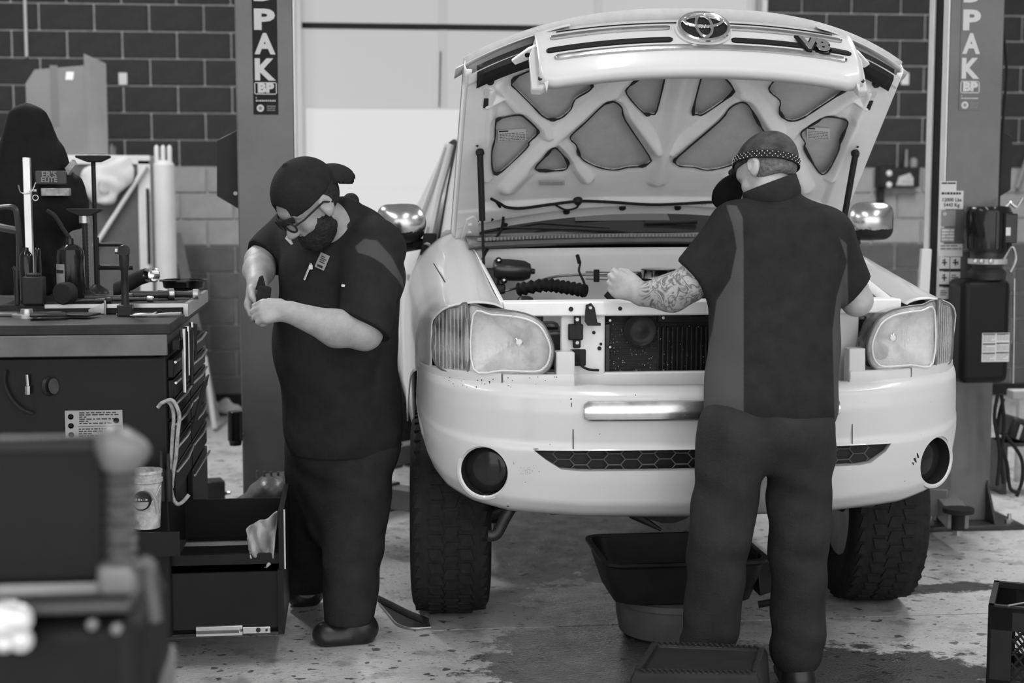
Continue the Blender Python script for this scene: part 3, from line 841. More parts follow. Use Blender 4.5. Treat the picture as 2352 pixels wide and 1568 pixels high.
# raised hood --------------------------------------------------------------------------
HTH = math.radians(41); HO = Vector((0.012, 1.3, 1.385))
HV = Vector((0, -math.cos(HTH), math.sin(HTH))); HN = Vector((0, -math.sin(HTH), -math.cos(HTH)))
HW = .80
def h_front(x): return 1.145 - .20 * min(1.2, abs(x) / HW) ** 2.6
def h_rear(x): return -.005 + .10 * (1 - min(1, abs(x) / HW) ** 2)
def h_crown(x): return -.038 * (1 - (abs(x) / HW) ** 2)
def hood(u, L, h): return HO + Vector((u, 0, 0)) + HV * L + HN * (h + h_crown(u))
def hood_uv(px, py, h=.0):
    u = 0
    for _ in range(6):
        p = onplane(px, py, HO + HN * (h + h_crown(u)), HN); u = p.x - HO.x
    return u, (p - HO).dot(HV)
CR = lambda pts: [(1000 + x * .35714, y * .35714) for x, y in pts]
HOLES = [CR(q) for q in (
    [(490, 545), (540, 492), (700, 430), (860, 380), (960, 440), (1008, 545), (990, 590), (900, 645), (872, 710), (810, 765), (745, 777), (690, 752), (650, 712), (520, 582)],
    [(390, 795), (430, 765), (540, 747), (590, 775), (655, 838), (655, 872), (605, 920), (585, 962), (425, 1112), (372, 1108), (364, 985), (384, 900)],
    [(700, 1022), (750, 966), (785, 966), (848, 1042), (850, 1082), (815, 1102), (672, 1104), (646, 1082)],
    [(1085, 680), (1150, 662), (1200, 700), (1222, 780), (1376, 1010), (1378, 1052), (1330, 1076), (1240, 1082), (1150, 1100), (1050, 1082), (962, 1042), (926, 1000), (908, 940), (872, 905), (880, 872), (970, 790)],
    [(1478, 445), (1480, 490), (1424, 720), (1388, 740), (1342, 735), (1232, 612), (1250, 560), (1330, 500), (1400, 445)])]
HOLES = [[hood_uv(*p, .015) for p in q] for q in HOLES]
def sm2(q): return [(p.x, p.y) for p in spline([(a, b, 0) for a, b in q], 3, True)]
HOLES = [sm2(q) for q in HOLES]
# the centre line of the traced half
HC = hood_uv(1538, 300)[0] * 0
HOLES += [[(2 * HC - u, l) for u, l in q][::-1] for q in HOLES]
RIBS = [([(470, 1200), (800, 860), (1130, 600), (1400, 470)], .050), ([(400, 530), (560, 700), (730, 860)], .038), ([(1170, 630), (1310, 800), (1430, 960)], .040), ([(800, 890), (900, 1040), (975, 1140)], .034), ([(1500, 420), (1480, 720), (1440, 1150)], .042), ([(360, 560), (345, 900), (330, 1130)], .030), ([(330, 660), (440, 600), (520, 690)], .02)]
RIBS = [([hood_uv(*p, .0) for p in CR(q)], w) for q, w in RIBS]
RIBS[4] = ([(0, l) for u, l in RIBS[4][0]], .045)
RIBS += [([(-u, l) for u, l in q], w) for q, w in RIBS if q is not RIBS[4][0]]
NU, NL = 300, 220
U, T = np.meshgrid(np.linspace(-HW, HW, NU), np.linspace(0, 1, NL))
RE = - .005 + .10 * (1 - np.minimum(1, np.abs(U) / HW) ** 2); FE = 1.145 - .20 * np.minimum(1.2, np.abs(U) / HW) ** 2.6
Lm = RE + (FE - RE) * T
def seg_d(X, Y, a, b):
    dx, dy = b[0] - a[0], b[1] - a[1]; t = np.clip(((X - a[0]) * dx + (Y - a[1]) * dy) / (dx * dx + dy * dy + 1e-12), 0, 1)
    return np.hypot(X - a[0] - t * dx, Y - a[1] - t * dy)
H = np.zeros_like(U) + .004
ribh = np.zeros_like(U)
for q, w in RIBS:
    d = np.min([seg_d(U, Lm, q[i], q[i + 1]) for i in range(len(q) - 1)], axis=0)
    e = np.clip(d / w, 0, 1); ribh = np.maximum(ribh, .030 * (1 - e * e * (3 - 2 * e)) ** .8)
H += ribh
band = np.clip((.215 - Lm) / .05, 0, 1); band = band * band * (3 - 2 * band)
H = np.maximum(H, .026 * band)
low = np.clip((RE + .075 - Lm) / .02, 0, 1); H -= .022 * low
fr = np.clip((Lm - (FE - .10)) / .05, 0, 1); H = np.maximum(H, .030 * fr)
sd = np.clip((np.abs(U) - (HW - .115)) / .03, 0, 1); H = np.maximum(H, .020 * sd * sd * (3 - 2 * sd))
def inside(X, Y, poly):
    r = np.zeros(X.shape, bool); n = len(poly)
    for i in range(n):
        (x0, y0), (x1, y1) = poly[i], poly[(i + 1) % n]
        if y0 == y1: continue
        c = ((y0 > Y) != (y1 > Y)) & (X < (x1 - x0) * (Y - y0) / (y1 - y0) + x0); r ^= c
    return r
ed = np.full(U.shape, 9.)
for q in HOLES:
    for i in range(len(q)): ed = np.minimum(ed, seg_d(U, Lm, q[i], q[(i + 1) % len(q)]))
e = np.clip(ed / .035, 0, 1); H = np.where(ed < .035, H * (.25 + .75 * e * e * (3 - 2 * e)), H)
CRN = -.038 * (1 - (np.abs(U) / HW) ** 2)
hv, hn, ho = np.array(HV), np.array(HN), np.array(HO)
PT = ho + U[..., None] * np.array([1, 0, 0]) + Lm[..., None] * hv + (H + CRN)[..., None] * hn
uc = .25 * (U[:-1, :-1] + U[1:, :-1] + U[:-1, 1:] + U[1:, 1:]); lc = .25 * (Lm[:-1, :-1] + Lm[1:, :-1] + Lm[:-1, 1:] + Lm[1:, 1:])
hole = np.zeros(uc.shape, bool)
for q in HOLES: hole |= inside(uc, lc, q)
I = np.arange(NU * NL).reshape(NL, NU)
Q = np.stack([I[:-1, :-1], I[:-1, 1:], I[1:, 1:], I[1:, :-1]], -1)[~hole]
g = MB(); g.v = [tuple(p) for p in PT.reshape(-1, 3)]; g.f = [tuple(q) for q in Q.tolist()]; g.m = [0] * len(g.f)
hood_in = g.build('hood_inner_frame', M_PAINT_LIT, truck, smooth=True, ang=80, fix=False)
# outer skin behind the openings, with a return flange round the edge
rows = []
for t in np.linspace(-1, 1, 61):
    u = t * (HW + .018)
    r = []
    for k in np.linspace(0, 1, 25):
        L = h_rear(u) - .01 + (h_front(u) + .035 - h_rear(u)) * k
        drop = .03 + .05 * max(0, (k - .9) / .1) ** 2
        r.append(hood(u, L, -.026 - .0 * drop - (.0 if k < .9 else .02 * ((k - .9) / .1) ** 2)))
    rows.append(r)
g = MB(); g.grid(rows); skin = g.build('hood_skin', M_SKIN_IN, truck, smooth=True, ang=80, solid=.0)
q = skin.modifiers.new('solid', 'SOLIDIFY'); q.thickness = .006; q.offset = 0
for s in (-1, 1):
    g = MB(); g.grid([[hood(s * (HW + .012), L, -.035), hood(s * (HW + .016), L, -.012), hood(s * (HW + .010), L, .012), hood(s * (HW - .012), L, .016)] for L in np.linspace(.0, .955, 30)]); g.build('hood_edge_flange', M_PAINT_LIT, hood_in, smooth=True, solid=.004)
    # corner tip of the skin
    g = MB(); g.grid([[hood(s * u, L, hh) for u in np.linspace(.50, .842, 9)] for L, hh in ((.90, -.045), (.955, -.05))]); 
    rows = []
    for t in np.linspace(0, 1, 14):
        u = .45 + .395 * t; L = h_front(u) + .02 - .03 * t; rows.append([hood(s * u, L - .05, -.05), hood(s * u, L + .0, -.03), hood(s * u, L + .022, .004 - .03 * t)])
    g = MB(); g.grid(rows); g.build('hood_lip', M_PAINT, hood_in, smooth=True, solid=.004)
    g = MB(); rows = []
    for t in np.linspace(0, 1, 12):
        u = .50 + .27 * t; L = h_front(u) - .02; rows.append([hood(s * u, L - .06, .034), hood(s * u, L, .045 - .01 * t), hood(s * u, L + .025, .01)])
    g.grid(rows); g.build('front_gap_trim', M_PLASTIC, hood_in, smooth=True, solid=.006)  # black trim stands in for the shaded gap between grille and skin
    g = MB(); g.prism([hood(s * a, b, .047) for a, b in ((.52, 1.10), (.545, 1.115), (.60, 1.085), (.655, 1.03), (.64, 1.01), (.57, 1.045), (.53, 1.045))], HN * .012); gb = g.build('grille_bracket', M_PAINT_LIT, hood_in, bevel=.003)
    p = hood(s * .60, 1.06, .059); g = MB(); g.cyl(p, p + HN * .004, .010, None, 16); g.build('hole', M_SEAL, gb)
# sealant lines round the openings
g = MB()
random.seed(3)
for q in HOLES:
    pts = [hood(u, l, .010) for u, l in q]
    g.tube(pts, [.0022 + .0016 * random.random() for _ in pts], 6, closed=True)
g.build('sealant_bead', M_SEAL, hood_in, smooth=True)
for q in HOLES:
    for k in (0, len(q) // 3, 2 * len(q) // 3):
        seg = [hood(q[(k + i) % len(q)][0], q[(k + i) % len(q)][1], .009) for i in range(4)]
        g = MB(); g.tube(seg, [.003, .007, .007, .003], 8); g.build('sealant_blob', M_SEAL, hood_in, smooth=True)
def card(px0, py0, px1, py1, parent, rowsn=5, m=M_PAPER, h=-.018, head=True, tilt=0.0):
    a, b, c, d = [Vector(hood(*hood_uv(x, y, h), h)) for x, y in ((px0, py1), (px1, py1 + tilt), (px1, py0 + tilt), (px0, py0))]
    g = MB(); g.prism([a, b, c, d], HN * .001); o = g.build('warning_card', m, parent)
    g = MB(); n = HN * .0016
    def rect(x0, x1, y0, y1):
        P = [a.lerp(b, x).lerp(d.lerp(c, x), y) + n for x, y in ((x0, y0), (x1, y0), (x1, y1), (x0, y1))]; g.add(P, [(0, 1, 2, 3)])
    if head: rect(.03, .36, .84, .96)
    for r in range(rowsn):
        x = .05
        while x < .9:
            w = random.uniform(.04, .12); y = .08 + .7 * r / rowsn; rect(x, min(x + w, .95), y, y + .05); x += w + .025
    g.build('print', M_INK, o)
    return o
random.seed(8)
card(1144, 299, 1209, 325, hood_in, tilt=-4); card(1853, 291, 1906, 317, hood_in, rowsn=5, tilt=4); card(1237, 414, 1297, 425, hood_in, 3, h=.033, head=False, m=mat('faded label', .5, .6))
# fixings on the inner frame
for s in (-1, 1):
    for u, L, r, d in ((.72, .905, .016, .012), (.715, .11, .006, .002), (.66, .115, .012, .002), (.60, .075, .012, .002), (.745, .56, .005, .002)):
        p = hood(s * u, L, .024); g = MB(); g.cyl(p, p + HN * d, r, r * .8, 16); g.build('rubber_stop' if d > .01 else 'hole', M_PLASTIC, hood_in)
    p = hood(s * .725, .79, .0255); g = MB(); M3 = Matrix(((1, 0, 0), tuple(HV), tuple(HN))).transposed(); g.box(p, (.022, .05, .001), M=M3); g.build('slot', M_SEAL, hood_in)
    p = hood(s * .722, .845, .0255); g = MB(); g.box(p, (.03, .028, .002), M=M3); g.build('pale_plug', M_PAPER, hood_in)
for u in (-.35, -.12, .11, .34, .52):
    p = hood(u, h_rear(u) + .045, .008); g = MB(); g.cyl(p - HN * .003, p + HN * .004, .014, None, 16); g.build('hole', M_SEAL, hood_in)
# wiring and washer hose along the rear edge
g = MB(); pts = spline([hood(*hood_uv(x, y, .034), .034) for x, y in ((1128, 456), (1150, 468), (1165, 476), (1200, 478), (1260, 470), (1330, 462), (1400, 464), (1500, 470), (1580, 467), (1650, 464), (1750, 470))], 6); g.tube(pts, .006, 8); hs = g.build('washer_hose', M_RUBBER, hood_in, smooth=True)
g = MB(); g.tube(spline([hood(*hood_uv(1140, 462, .03), .03), at(1155, 490, 1.2), at(1150, 530, 1.16), at(1115, 580, 1.1), at(1095, 640, 1.0)], 7), .006, 8); g.build('hose_drop', M_RUBBER, hs, smooth=True)
g = MB(); g.tube(spline([hood(*hood_uv(x, y, .034), .034) for x, y in ((1275, 470), (1300, 482), (1325, 476), (1330, 460))], 6), .004, 6); g.build('hose_loop', M_RUBBER, hs, smooth=True)
for px, py in ((1393, 463), (1617, 466)):
    p = hood(*hood_uv(px, py, .02), .02); g = MB(); g.box(p, (.02, .018, .018)); g.build('hose_clip', M_PAPER, hs, bevel=.003)
p = hood(*hood_uv(1327, 459, .02), .02); g = MB(); g.lathe([(.02, 0), (.02, .008), (.012, .02), (.001, .022)], p, HN, 16); g.build('washer_nozzle', M_PLASTIC, hs, smooth=True)

# gas struts
for s in (-1, 1):
    top = hood(s * .735, .545, .05); bot = Vector((s * .70, .95, 1.22))
    mid = top.lerp(bot, .52)
    g = MB(); g.cyl(top, mid, .0125, None, 14); st = g.build('gas_strut', M_PLASTIC, truck, smooth=True)
    g = MB(); g.cyl(mid, bot, .0055, None, 10); g.build('piston_rod', M_PLASTIC, st, smooth=True)
    g = MB(); g.lathe([(.016, -.012), (.017, 0), (.012, .012)], top, HN, 14); g.build('ball_joint', M_PLASTIC, st, smooth=True); g = MB(); g.lathe([(.013, -.012), (.013, .012)], bot, (1, 0, 0), 12); g.build('ball_joint', M_PLASTIC, st, smooth=True)
    g = MB(); g.prism([hood(s * a, b, .02) for a, b in ((.70, .0), (.78, .0), (.765, .13), (.735, .15), (.715, .12))], HN * .012); hg = g.build('hood_hinge', M_PAINT_LIT, hood_in, bevel=.004)
    for k in (.05, .10):
        p = hood(s * .745, k, .032); g = MB(); g.cyl(p, p + HN * .008, .010, .008, 6); g.build('bolt', M_PAINT_LIT, hg)
# a latch under the grille
p = hood(.08, 1.12, .05); g = MB(); g.box(p, (.10, .02, .03)); g.tube([p + Vector((-.03, -.01, -.01)), p + Vector((0, -.02, -.03)), p + Vector((.03, -.01, -.01))], .006, 8); g.build('hood_latch', M_GREASE, hood_in, bevel=.004)

# grille that rises with the hood
def gp(u, d, out=0.0):
    """u across, d down the grille face from the hood edge, out proud of it"""
    L = 1.150 - .050 * (abs(u) / .57) ** 2.2 + .02 * math.sin(d / .25 * math.pi) + out
    return hood(u, L, .0 + d)
GW = .575
rows = []
for u in np.linspace(-GW, GW, 61):
    e = GW - abs(u); dd = .252 - .02 * (1 - min(1, e / .05))
    rows.append([gp(u, d, o) for d, o in ((-.035, -.06), (-.03, -.02), (-.012, .0), (.03, .004), (.09, .006), (.15, .008), (.20, .010), (dd - .02, .006), (dd, -.004), (dd, -.03))])
g = MB(); g.grid(rows); grille = g.build('grille', M_PAINT, truck, smooth=True, ang=70, solid=.006)
def gstrip(name, u0, u1, d0, d1, out, m, arch=0.0, n=60, flat=False):
    rows = []
    for u in np.linspace(u0, u1, n):
        e = min(u - u0, u1 - u); k = math.sqrt(max(0, 1 - (1 - min(1, e / .018)) ** 2)); c = (d0 + d1) / 2; hh = (d1 - d0) / 2 * (.4 + .6 * k)
        rows.append([gp(u, c + hh * w, o) for w, o in ((-1, .0), (-.7, out), (0, out * 1.15), (.7, out), (1, .0))])
    g = MB(); g.grid(rows); return g.build(name, m, grille, smooth=True, solid=.002)
M_SLOT = mat('black grille slot', .022, .55)
for s in (-1, 1):
    a, b = sorted((s * .525, s * .105))
    gstrip('upper_trim', a, b, .040, .064, .014, M_CHROME_DULL)
    a, b = sorted((s * .545, s * .105)); gstrip('air_slot', a, b, .104, .134, .0115, M_SLOT)
gstrip('lower_trim', -.52, .52, .145, .172, .016, M_CHROME_DULL, n=90)
gstrip('top_shadow_gap', -.50, .50, .012, .018, .006, M_SLOT, n=90)
for s in (-1, 1):
    g = MB(); P = [gp(s * a, b, o) for a, b, o in ((.535, .0, .0), (.57, .0, -.01), (.60, .10, -.02), (.60, .235, -.03), (.565, .252, -.02), (.535, .24, .004))]; g.prism(P, HV * -.03); g.build('grille_end', M_PAINT, grille, bevel=.005)
    p = gp(s * .572, .222, -.005); g = MB(); g.cyl(p, p + HV * .006, .008, None, 14); g.build('hole', M_SEAL, grille)
    P = [gp(s * a, b, o) for a, b, o in ((.545, .24, .004), (.56, .24, .0), (.552, .275, .0))]; g = MB(); g.prism(P, HV * -.012); g.build('locating_tab', M_PAINT, grille)
# emblem: three nested ellipses on a dark boss
ec = .01; R3 = Vector((1, 0, 0)); E_up = -HN; E_n = HV
cE = gp(ec, .075, .030)
def ellipse(c, a, b, r, m, nm, par, n=48, sq=.6):
    g = MB(); g.tube([c + R3 * a * math.cos(t) + E_up * b * math.sin(t) for t in [2 * math.pi * k / n for k in range(n)]], r, 8, closed=True, flat=1); return g.build(nm, m, par, smooth=True)
rows = [[cE + R3 * a * math.cos(t) + E_up * b * math.sin(t) + E_n * o for t in [2 * math.pi * k / 40 for k in range(40)]] for a, b, o in ((.102, .083, -.045), (.100, .080, -.012), (.092, .072, -.006))]
g = MB(); g.grid(rows, closed=True); emb = g.build('emblem', M_PAINT, grille, smooth=True)
g = MB(); g.prism([cE + R3 * .09 * math.cos(t) + E_up * .07 * math.sin(t) - E_n * .006 for t in [2 * math.pi * k / 40 for k in range(40)]], E_n * .003); g.build('emblem_ground', M_SLOT, emb)
ellipse(cE, .088, .068, .0075, M_CHROME, 'emblem_ring', emb)
ellipse(cE + E_up * .026, .066, .026, .0065, M_CHROME, 'emblem_ring', emb)
ellipse(cE + E_up * .002, .028, .053, .0065, M_CHROME, 'emblem_ring', emb)
# badge
p = gp(.405, .122, .022)
bt = lettering('badge', 'V8', .075, p, M_CHROME, grille, bold=.004, right=(gp(.44, .122) - gp(.37, .122)), up=-HN, depth=.005, squash=1.25)
lettering('badge_shadow', 'V8', .078, p - HV * .006, M_SLOT, grille, bold=.008, right=(gp(.44, .122) - gp(.37, .122)), up=-HN, depth=.005, squash=1.25)

# cab: windscreen, pillars, roof, doors, bed ------------------------------------------------
def ws(u, t):   # windscreen surface
    hw = .78 - .15 * t; x = u * hw
    return Vector((x, 1.36 + .12 * (1 - u * u) * (-1) + .12 + .80 * t, 1.372 + .45 * t + .02 * (1 - u * u)))
g = MB(); g.grid([[ws(u, t) for u in np.linspace(-1, 1, 25)] for t in np.linspace(0, 1, 8)]); scr = g.build('windscreen', M_SCREEN, truck, smooth=True)
g = MB(); P = [ws(u, t) + Vector((0, -.006, .004)) for u, t in ((-.35, .10), (.18, .10), (.18, .32), (-.35, .30))]; g.add(P, [(0, 1, 2, 3)]); g.build('paper_card', mat('dull paper behind the glass', .085, .4), scr)  # dull paper card on the windscreen
for s in (-1, 1):
    g = MB(); g.tube([Vector((s * .80, 1.46, 1.37)), Vector((s * .745, 1.80, 1.58)), Vector((s * .675, 2.20, 1.79)), Vector((s * .64, 2.45, 1.815))], [.04, .036, .036, .036], 10); g.build('windscreen_pillar', M_PAINT, truck, smooth=True)
    g = MB(); g.tube([Vector((s * .835, 1.50, 1.36)), Vector((s * .775, 1.84, 1.57)), Vector((s * .715, 2.2, 1.77)), Vector((s * .70, 2.6, 1.80)), Vector((s * .70, 3.0, 1.79))], .013, 8); g.build('door_seal', M_RUBBER, truck, smooth=True)
g = MB(); g.grid([[Vector((u * .67, y, z + .03 * (1 - u * u))) for u in np.linspace(-1, 1, 15)] for y, z in ((2.16, 1.79), (2.3, 1.815), (2.7, 1.83), (3.3, 1.82), (3.75, 1.80), (3.85, 1.74))]); g.build('roof', M_PAINT, truck, smooth=True, solid=.02)
g = MB(); g.grid([[Vector((u * w, y, z)) for u in np.linspace(-1, 1, 7)] for y, z, w in ((3.88, .5, .95), (3.86, 1.3, .93), (3.84, 1.74, .68))]); g.build('cab_back', M_PAINT, truck, smooth=True, solid=.02)
def door_panel(s, ang):
    H0 = Vector((s * .955, 1.475, 0))
    Rz = Matrix.Rotation(-s * math.radians(ang) * -1 if s < 0 else -math.radians(ang), 3, 'Z')
    def D(x, y, z): return H0 + (Matrix.Rotation((1 if s < 0 else -1) * math.radians(ang), 3, 'Z') @ Vector((x * s, y, z)))
    sec = [(-.012, .50), (.004, .62), (.012, .95), (.006, 1.12), (-.012, 1.24), (-.045, 1.33)]
    g = MB(); g.grid([[D(x, y, z) for x, z in sec] for y in np.linspace(.0, 1.15, 12)]); dr = g.build('door', M_PAINT, truck, smooth=True, solid=.05 * (1))
    g = MB(); g.tube([D(x - .03, -.012, z) for x, z in sec], .022, 8); g.build('edge_seal', M_RUBBER, dr, smooth=True)
    g = MB(); g.tube([D(-.06, .0, 1.33), D(-.13, .36, 1.55), D(-.215, .74, 1.76), D(-.225, 1.1, 1.78), D(-.06, 1.15, 1.33)], .020, 8); g.build('window_frame', M_PAINT, dr, smooth=True)
    g = MB(); g.add([D(-.06, .0, 1.33), D(-.13, .36, 1.55), D(-.215, .74, 1.76), D(-.225, 1.1, 1.78), D(-.06, 1.15, 1.33)], [(0, 1, 2, 3, 4)]); g.build('door_glass', M_SCREEN, dr)
    g = MB(); g.box(D(.03, .95, 1.15), (.03, .16, .03)); g.build('door_handle', M_PLASTIC, dr, bevel=.01)
    return D
DL = door_panel(-1, 0); DR = door_panel(1, 0)
for s in (-1, 1):
    g = MB(); g.grid([[Vector((s * x, y, z)) for x, z in ((.94, .50), (.955, .62), (.965, .95), (.955, 1.15), (.91, 1.32))] for y in (2.64, 3.0, 3.86)]); g.build('rear_door', M_PAINT, truck, smooth=True, solid=.03)
    g = MB(); g.grid([[Vector((s * x, y, z)) for x, z in ((.94, .52), (.955, .70), (.965, .95), (.955, 1.15), (.90, 1.30), (.86, 1.30))] for y in (3.90, 4.3, 5.4)]); g.build('bed_side', M_PAINT, truck, smooth=True, solid=.03)
    g = MB(); g.add([Vector((s * .90, 2.68, 1.32)), Vector((s * .715, 2.72, 1.76)), Vector((s * .69, 3.75, 1.76)), Vector((s * .90, 3.82, 1.32))], [(0, 1, 2, 3)]); g.build('side_glass', M_SCREEN, truck)
g = MB(); g.span((-.93, 5.36, .55), (.93, 5.42, 1.3)); g.build('tailgate', M_PAINT, truck, bevel=.02)
g = MB(); g.span((-.93, 3.9, .72), (.93, 5.4, .76)); g.build('bed_floor', M_PAINT_LIT, truck)
g = MB(); g.span((-.88, 1.45, .45), (.88, 3.86, .52)); g.build('cab_floor', M_GREASE, truck)
g = MB(); g.span((-.80, 1.5, 1.25), (.80, 1.75, 1.36)); g.build('dashboard', M_PLASTIC, truck, bevel=.03)
# wipers
def wiper(pts, nm='wiper'):
    g = MB(); g.tube([p[0] for p in pts], [p[1] for p in pts], 8); return g.build(nm, M_PLASTIC, truck, smooth=True)
def wsp(px, py, off=.03):
    n = Vector((0, -.49, .87)); return onplane(px, py, Vector((0, 1.42, 1.40)) + n * off, n)
wiper([(wsp(1090, 522), .004), (wsp(1250, 524), .006), (wsp(1330, 526), .008), (wsp(1420, 532), .009), (wsp(1478, 547), .012)], 'wiper_arm')
wiper([(wsp(1080, 538, .02), .005), (wsp(1240, 512, .02), .006), (wsp(1400, 523, .02), .005)], 'wiper_blade')
wiper([(wsp(1480, 512), .008), (wsp(1560, 510), .009), (wsp(1600, 508), .012)], 'wiper_arm')
# mirrors
for s, c in ((-1, at(919, 513, 1.55)), (1, at(2000, 508, 1.55))):
    R = rot(0, 0, -8 * s)
    f = union(s_box(c, (.098, .05, .082), .048, R), s_ell(c + Vector((-.02 * s, -.03, .0)), (.09, .06, .075), R), k=.03)
    lowz = c.z - .035
    o = soft('door_mirror', f, c - Vector((.17, .17, .14)), c + Vector((.17, .17, .14)), .008, [mat('dark chrome', .55, .24, metal=1), M_PLASTIC], truck, pick=lambda P, lz=lowz: (P[:, 2] < lz).astype(int), relax=2, label='chrome door mirror with black lower edge')
    g = MB(); g.tube([c + Vector((-s * .05, .0, -.085)), c + Vector((-s * .11, .01, -.085)), Vector((s * 1.0, 1.60, c.z - .10))], [.028, .032, .04], 10, flat=.7); g.build('mirror_arm', M_PLASTIC, o, smooth=True)

# wheels
M_TYRE = mat('worn tyre rubber', .024, .75, spec=.1, noise=.3, nscale=30, bump=.3, bscale=50)
def wheel(x, y, steer, s):
    c = drafted((x, y, .395)); ax = Vector((math.cos(steer), math.sin(steer), 0)); fwd = Vector((-ax.y, ax.x, 0)); w = .14; R = .395
    g = MB(); prof = [(.215, -w * .85), (.25, -w), (.31, -w * 1.08), (.352, -w * 1.04), (.378, -w * .94), (.388, -w * .75), (R - .004, -w * .4), (R - .003, 0), (R - .004, w * .4), (.388, w * .75), (.378, w * .94), (.352, w * 1.04), (.31, w * 1.08), (.25, w), (.215, w * .85)]
    g.lathe(prof, c, ax, 56); g.f = g.f[:-2]; g.m = g.m[:-2]; wh = g.build('wheel', M_TYRE, truck, smooth=True, ang=60, label='wide worn truck tyre')
    g = MB()
    for k in range(44):
        for i, xo in enumerate((-.105, -.055, 0, .055, .105)):
            a = 2 * math.pi * (k + .5 * (i % 2)) / 44; rr = R - (.018 if abs(xo) > .1 else .0075); d = fwd * math.cos(a) + Vector((0, 0, 1)) * math.sin(a); t = -fwd * math.sin(a) + Vector((0, 0, 1)) * math.cos(a)
            M3 = Matrix((tuple(ax), tuple((t + ax * .3 * (1 if i % 2 else -1)).normalized()), tuple(d))).transposed()
            g.box(c + ax * xo + d * rr, (.046, .044, .018), M=M3)
    tag(g.build('tread', M_TYRE, wh), kind='stuff')
    g = MB(); g.lathe([(.215, -.12), (.225, -.10), (.20, -.09), (.195, .06), (.08, .07), (.07, .10), (.05, .105), (.19, .075), (.20, .10), (.225, .11)], c, ax * s, 40); g.build('rim', M_STEEL, wh, smooth=True)
wheel(-.84, .89, math.radians(-3.5), -1); wheel(.835, .89, math.radians(-3.5), 1)
wheel(-.82, 4.25, 0, -1); wheel(.82, 4.25, 0, 1)
# chassis seen under the bumper
g = MB(); g.span((-.56, .12, .47), (.60, .24, .54)); g.span((-.50, .2, .47), (-.40, 3.9, .62)); g.span((.40, .2, .47), (.50, 3.9, .62)); g.span((-.45, .62, .36), (.45, .90, .50)); fr_ = g.build('chassis_frame', M_GREASE, truck, bevel=.015)
p = at(1140, 1190, .2); g = MB(); g.tube(spline([p + Vector((.06, 0, .05)), p + Vector((.03, 0, -.0)), p + Vector((0, 0, -.055)), p + Vector((-.03, 0, -.06))], 5), .020, 10); g.build('tow_hook', M_GREASE, fr_, smooth=True)
g = MB(); g.lathe([(.16, -.14), (.17, -.05), (.16, .1), (.10, .14)], (.02, 1.0, .42), (0, 1, 0), 20); g.build('oil_pan', M_GREASE, fr_, smooth=True)
for s in (-1, 1):
    g = MB(); g.tube([(s * .42, .72, .45), (s * .70, .76, .34)], [.035, .028], 10); g.tube([(s * .40, .95, .50), (s * .70, .86, .36)], [.03, .025], 10); g.tube([(s * .25, .62, .44), (s * .70, .70, .40)], .014, 8); g.build('control_arm', M_GREASE, fr_, smooth=True)
g = MB(); g.tube([(-.28, .35, .50), (-.22, .33, .42), (-.12, .34, .36)], [.03, .02, .006], 8); g.build('splash_flap', M_GREASE, fr_, smooth=True)

# chips and scuffs in the paint of the nose
from mathutils.bvhtree import BVHTree
def tree(objs):
    V_, P_ = [], []
    for o in objs:
        k = len(V_); V_ += [v.co.copy() for v in o.data.vertices]; P_ += [[i + k for i in p.vertices] for p in o.data.polygons]
    return BVHTree.FromPolygons(V_, P_)
nose = tree([bumper] + [o for o in truck.children if o.name.startswith('filler')])
def chip(g, px, py, r, q=1.0, a=0.0, th=.0006):
    h = nose.ray_cast(CAM, ray(px, py).normalized())
    if h[0] is None: return
    p, n = h[0], h[1]
    if n.dot(CAM - p) < 0: n = -n
    u = n.cross(Vector((0, 0, 1))).normalized(); w = u.cross(n)
    rnd = random.Random(int(px * 7 + py)); P = [p + n * th + (u * (math.cos(t) * r * q * math.cos(a) - math.sin(t) * r * math.sin(a)) + w * (math.cos(t) * r * q * math.sin(a) + math.sin(t) * r * math.cos(a))) * rnd.uniform(.6, 1.2) for t in [k * .785 for k in range(8)]]
    g.add(P, [tuple(range(8))])
g = MB(); rnd = random.Random(9)
for _ in range(34): chip(g, rnd.uniform(1020, 1075) if rnd.random() < .25 else rnd.uniform(1088, 1300), rnd.uniform(864, 889), rnd.uniform(.0008, .0028), rnd.uniform(.6, 1.6))
for _ in range(14): chip(g, rnd.uniform(1100, 1560), rnd.uniform(905, 1150), rnd.uniform(.0007, .0018))
for _ in range(10): chip(g, rnd.uniform(1930, 2180), rnd.uniform(900, 1110), rnd.uniform(.0007, .0018))
for _ in range(60): chip(g, rnd.gauss(1212, 9), rnd.gauss(1081, 4), rnd.uniform(.0004, .0011))
for px, py, r, q, a in ((1167, 1162, .004, 1.8, -.4), (2108, 1045, .004, 3.0, 1.2), (2102, 1056, .006, 2.0, 1.0), (2097, 1064, .003, 2.5, .8), (1312, 916, .003, 1, 0), (1313, 930, .0018, 5, 1.5), (1180, 1063, .001, 4, 1.3), (1230, 1031, .0015, 8, 0), (1440, 1036, .0012, 8, 0), (1600, 1038, .0012, 8, 0)): chip(g, px, py, r, q, a)
o = g.build('paint_chip', M_SEAL, bumper, fix=False); o['kind'] = 'stuff'

# dark strip standing in for the shaded gap between front door and fender
g = MB(); g.prism([at(x, y, 1.47) for x, y in ((974, 536), (1004, 536), (1001, 565), (990, 600), (978, 640), (964, 690), (948, 738), (931, 730), (941, 690), (955, 640), (965, 590), (970, 560))], (0, .05, 0)); g.build('door_gap_strip', M_RUBBER, truck, bevel=.006)
CAM, FW, RT, UP = _cam_view
truck.matrix_world = RAKE @ Matrix.Translation(truck.location)

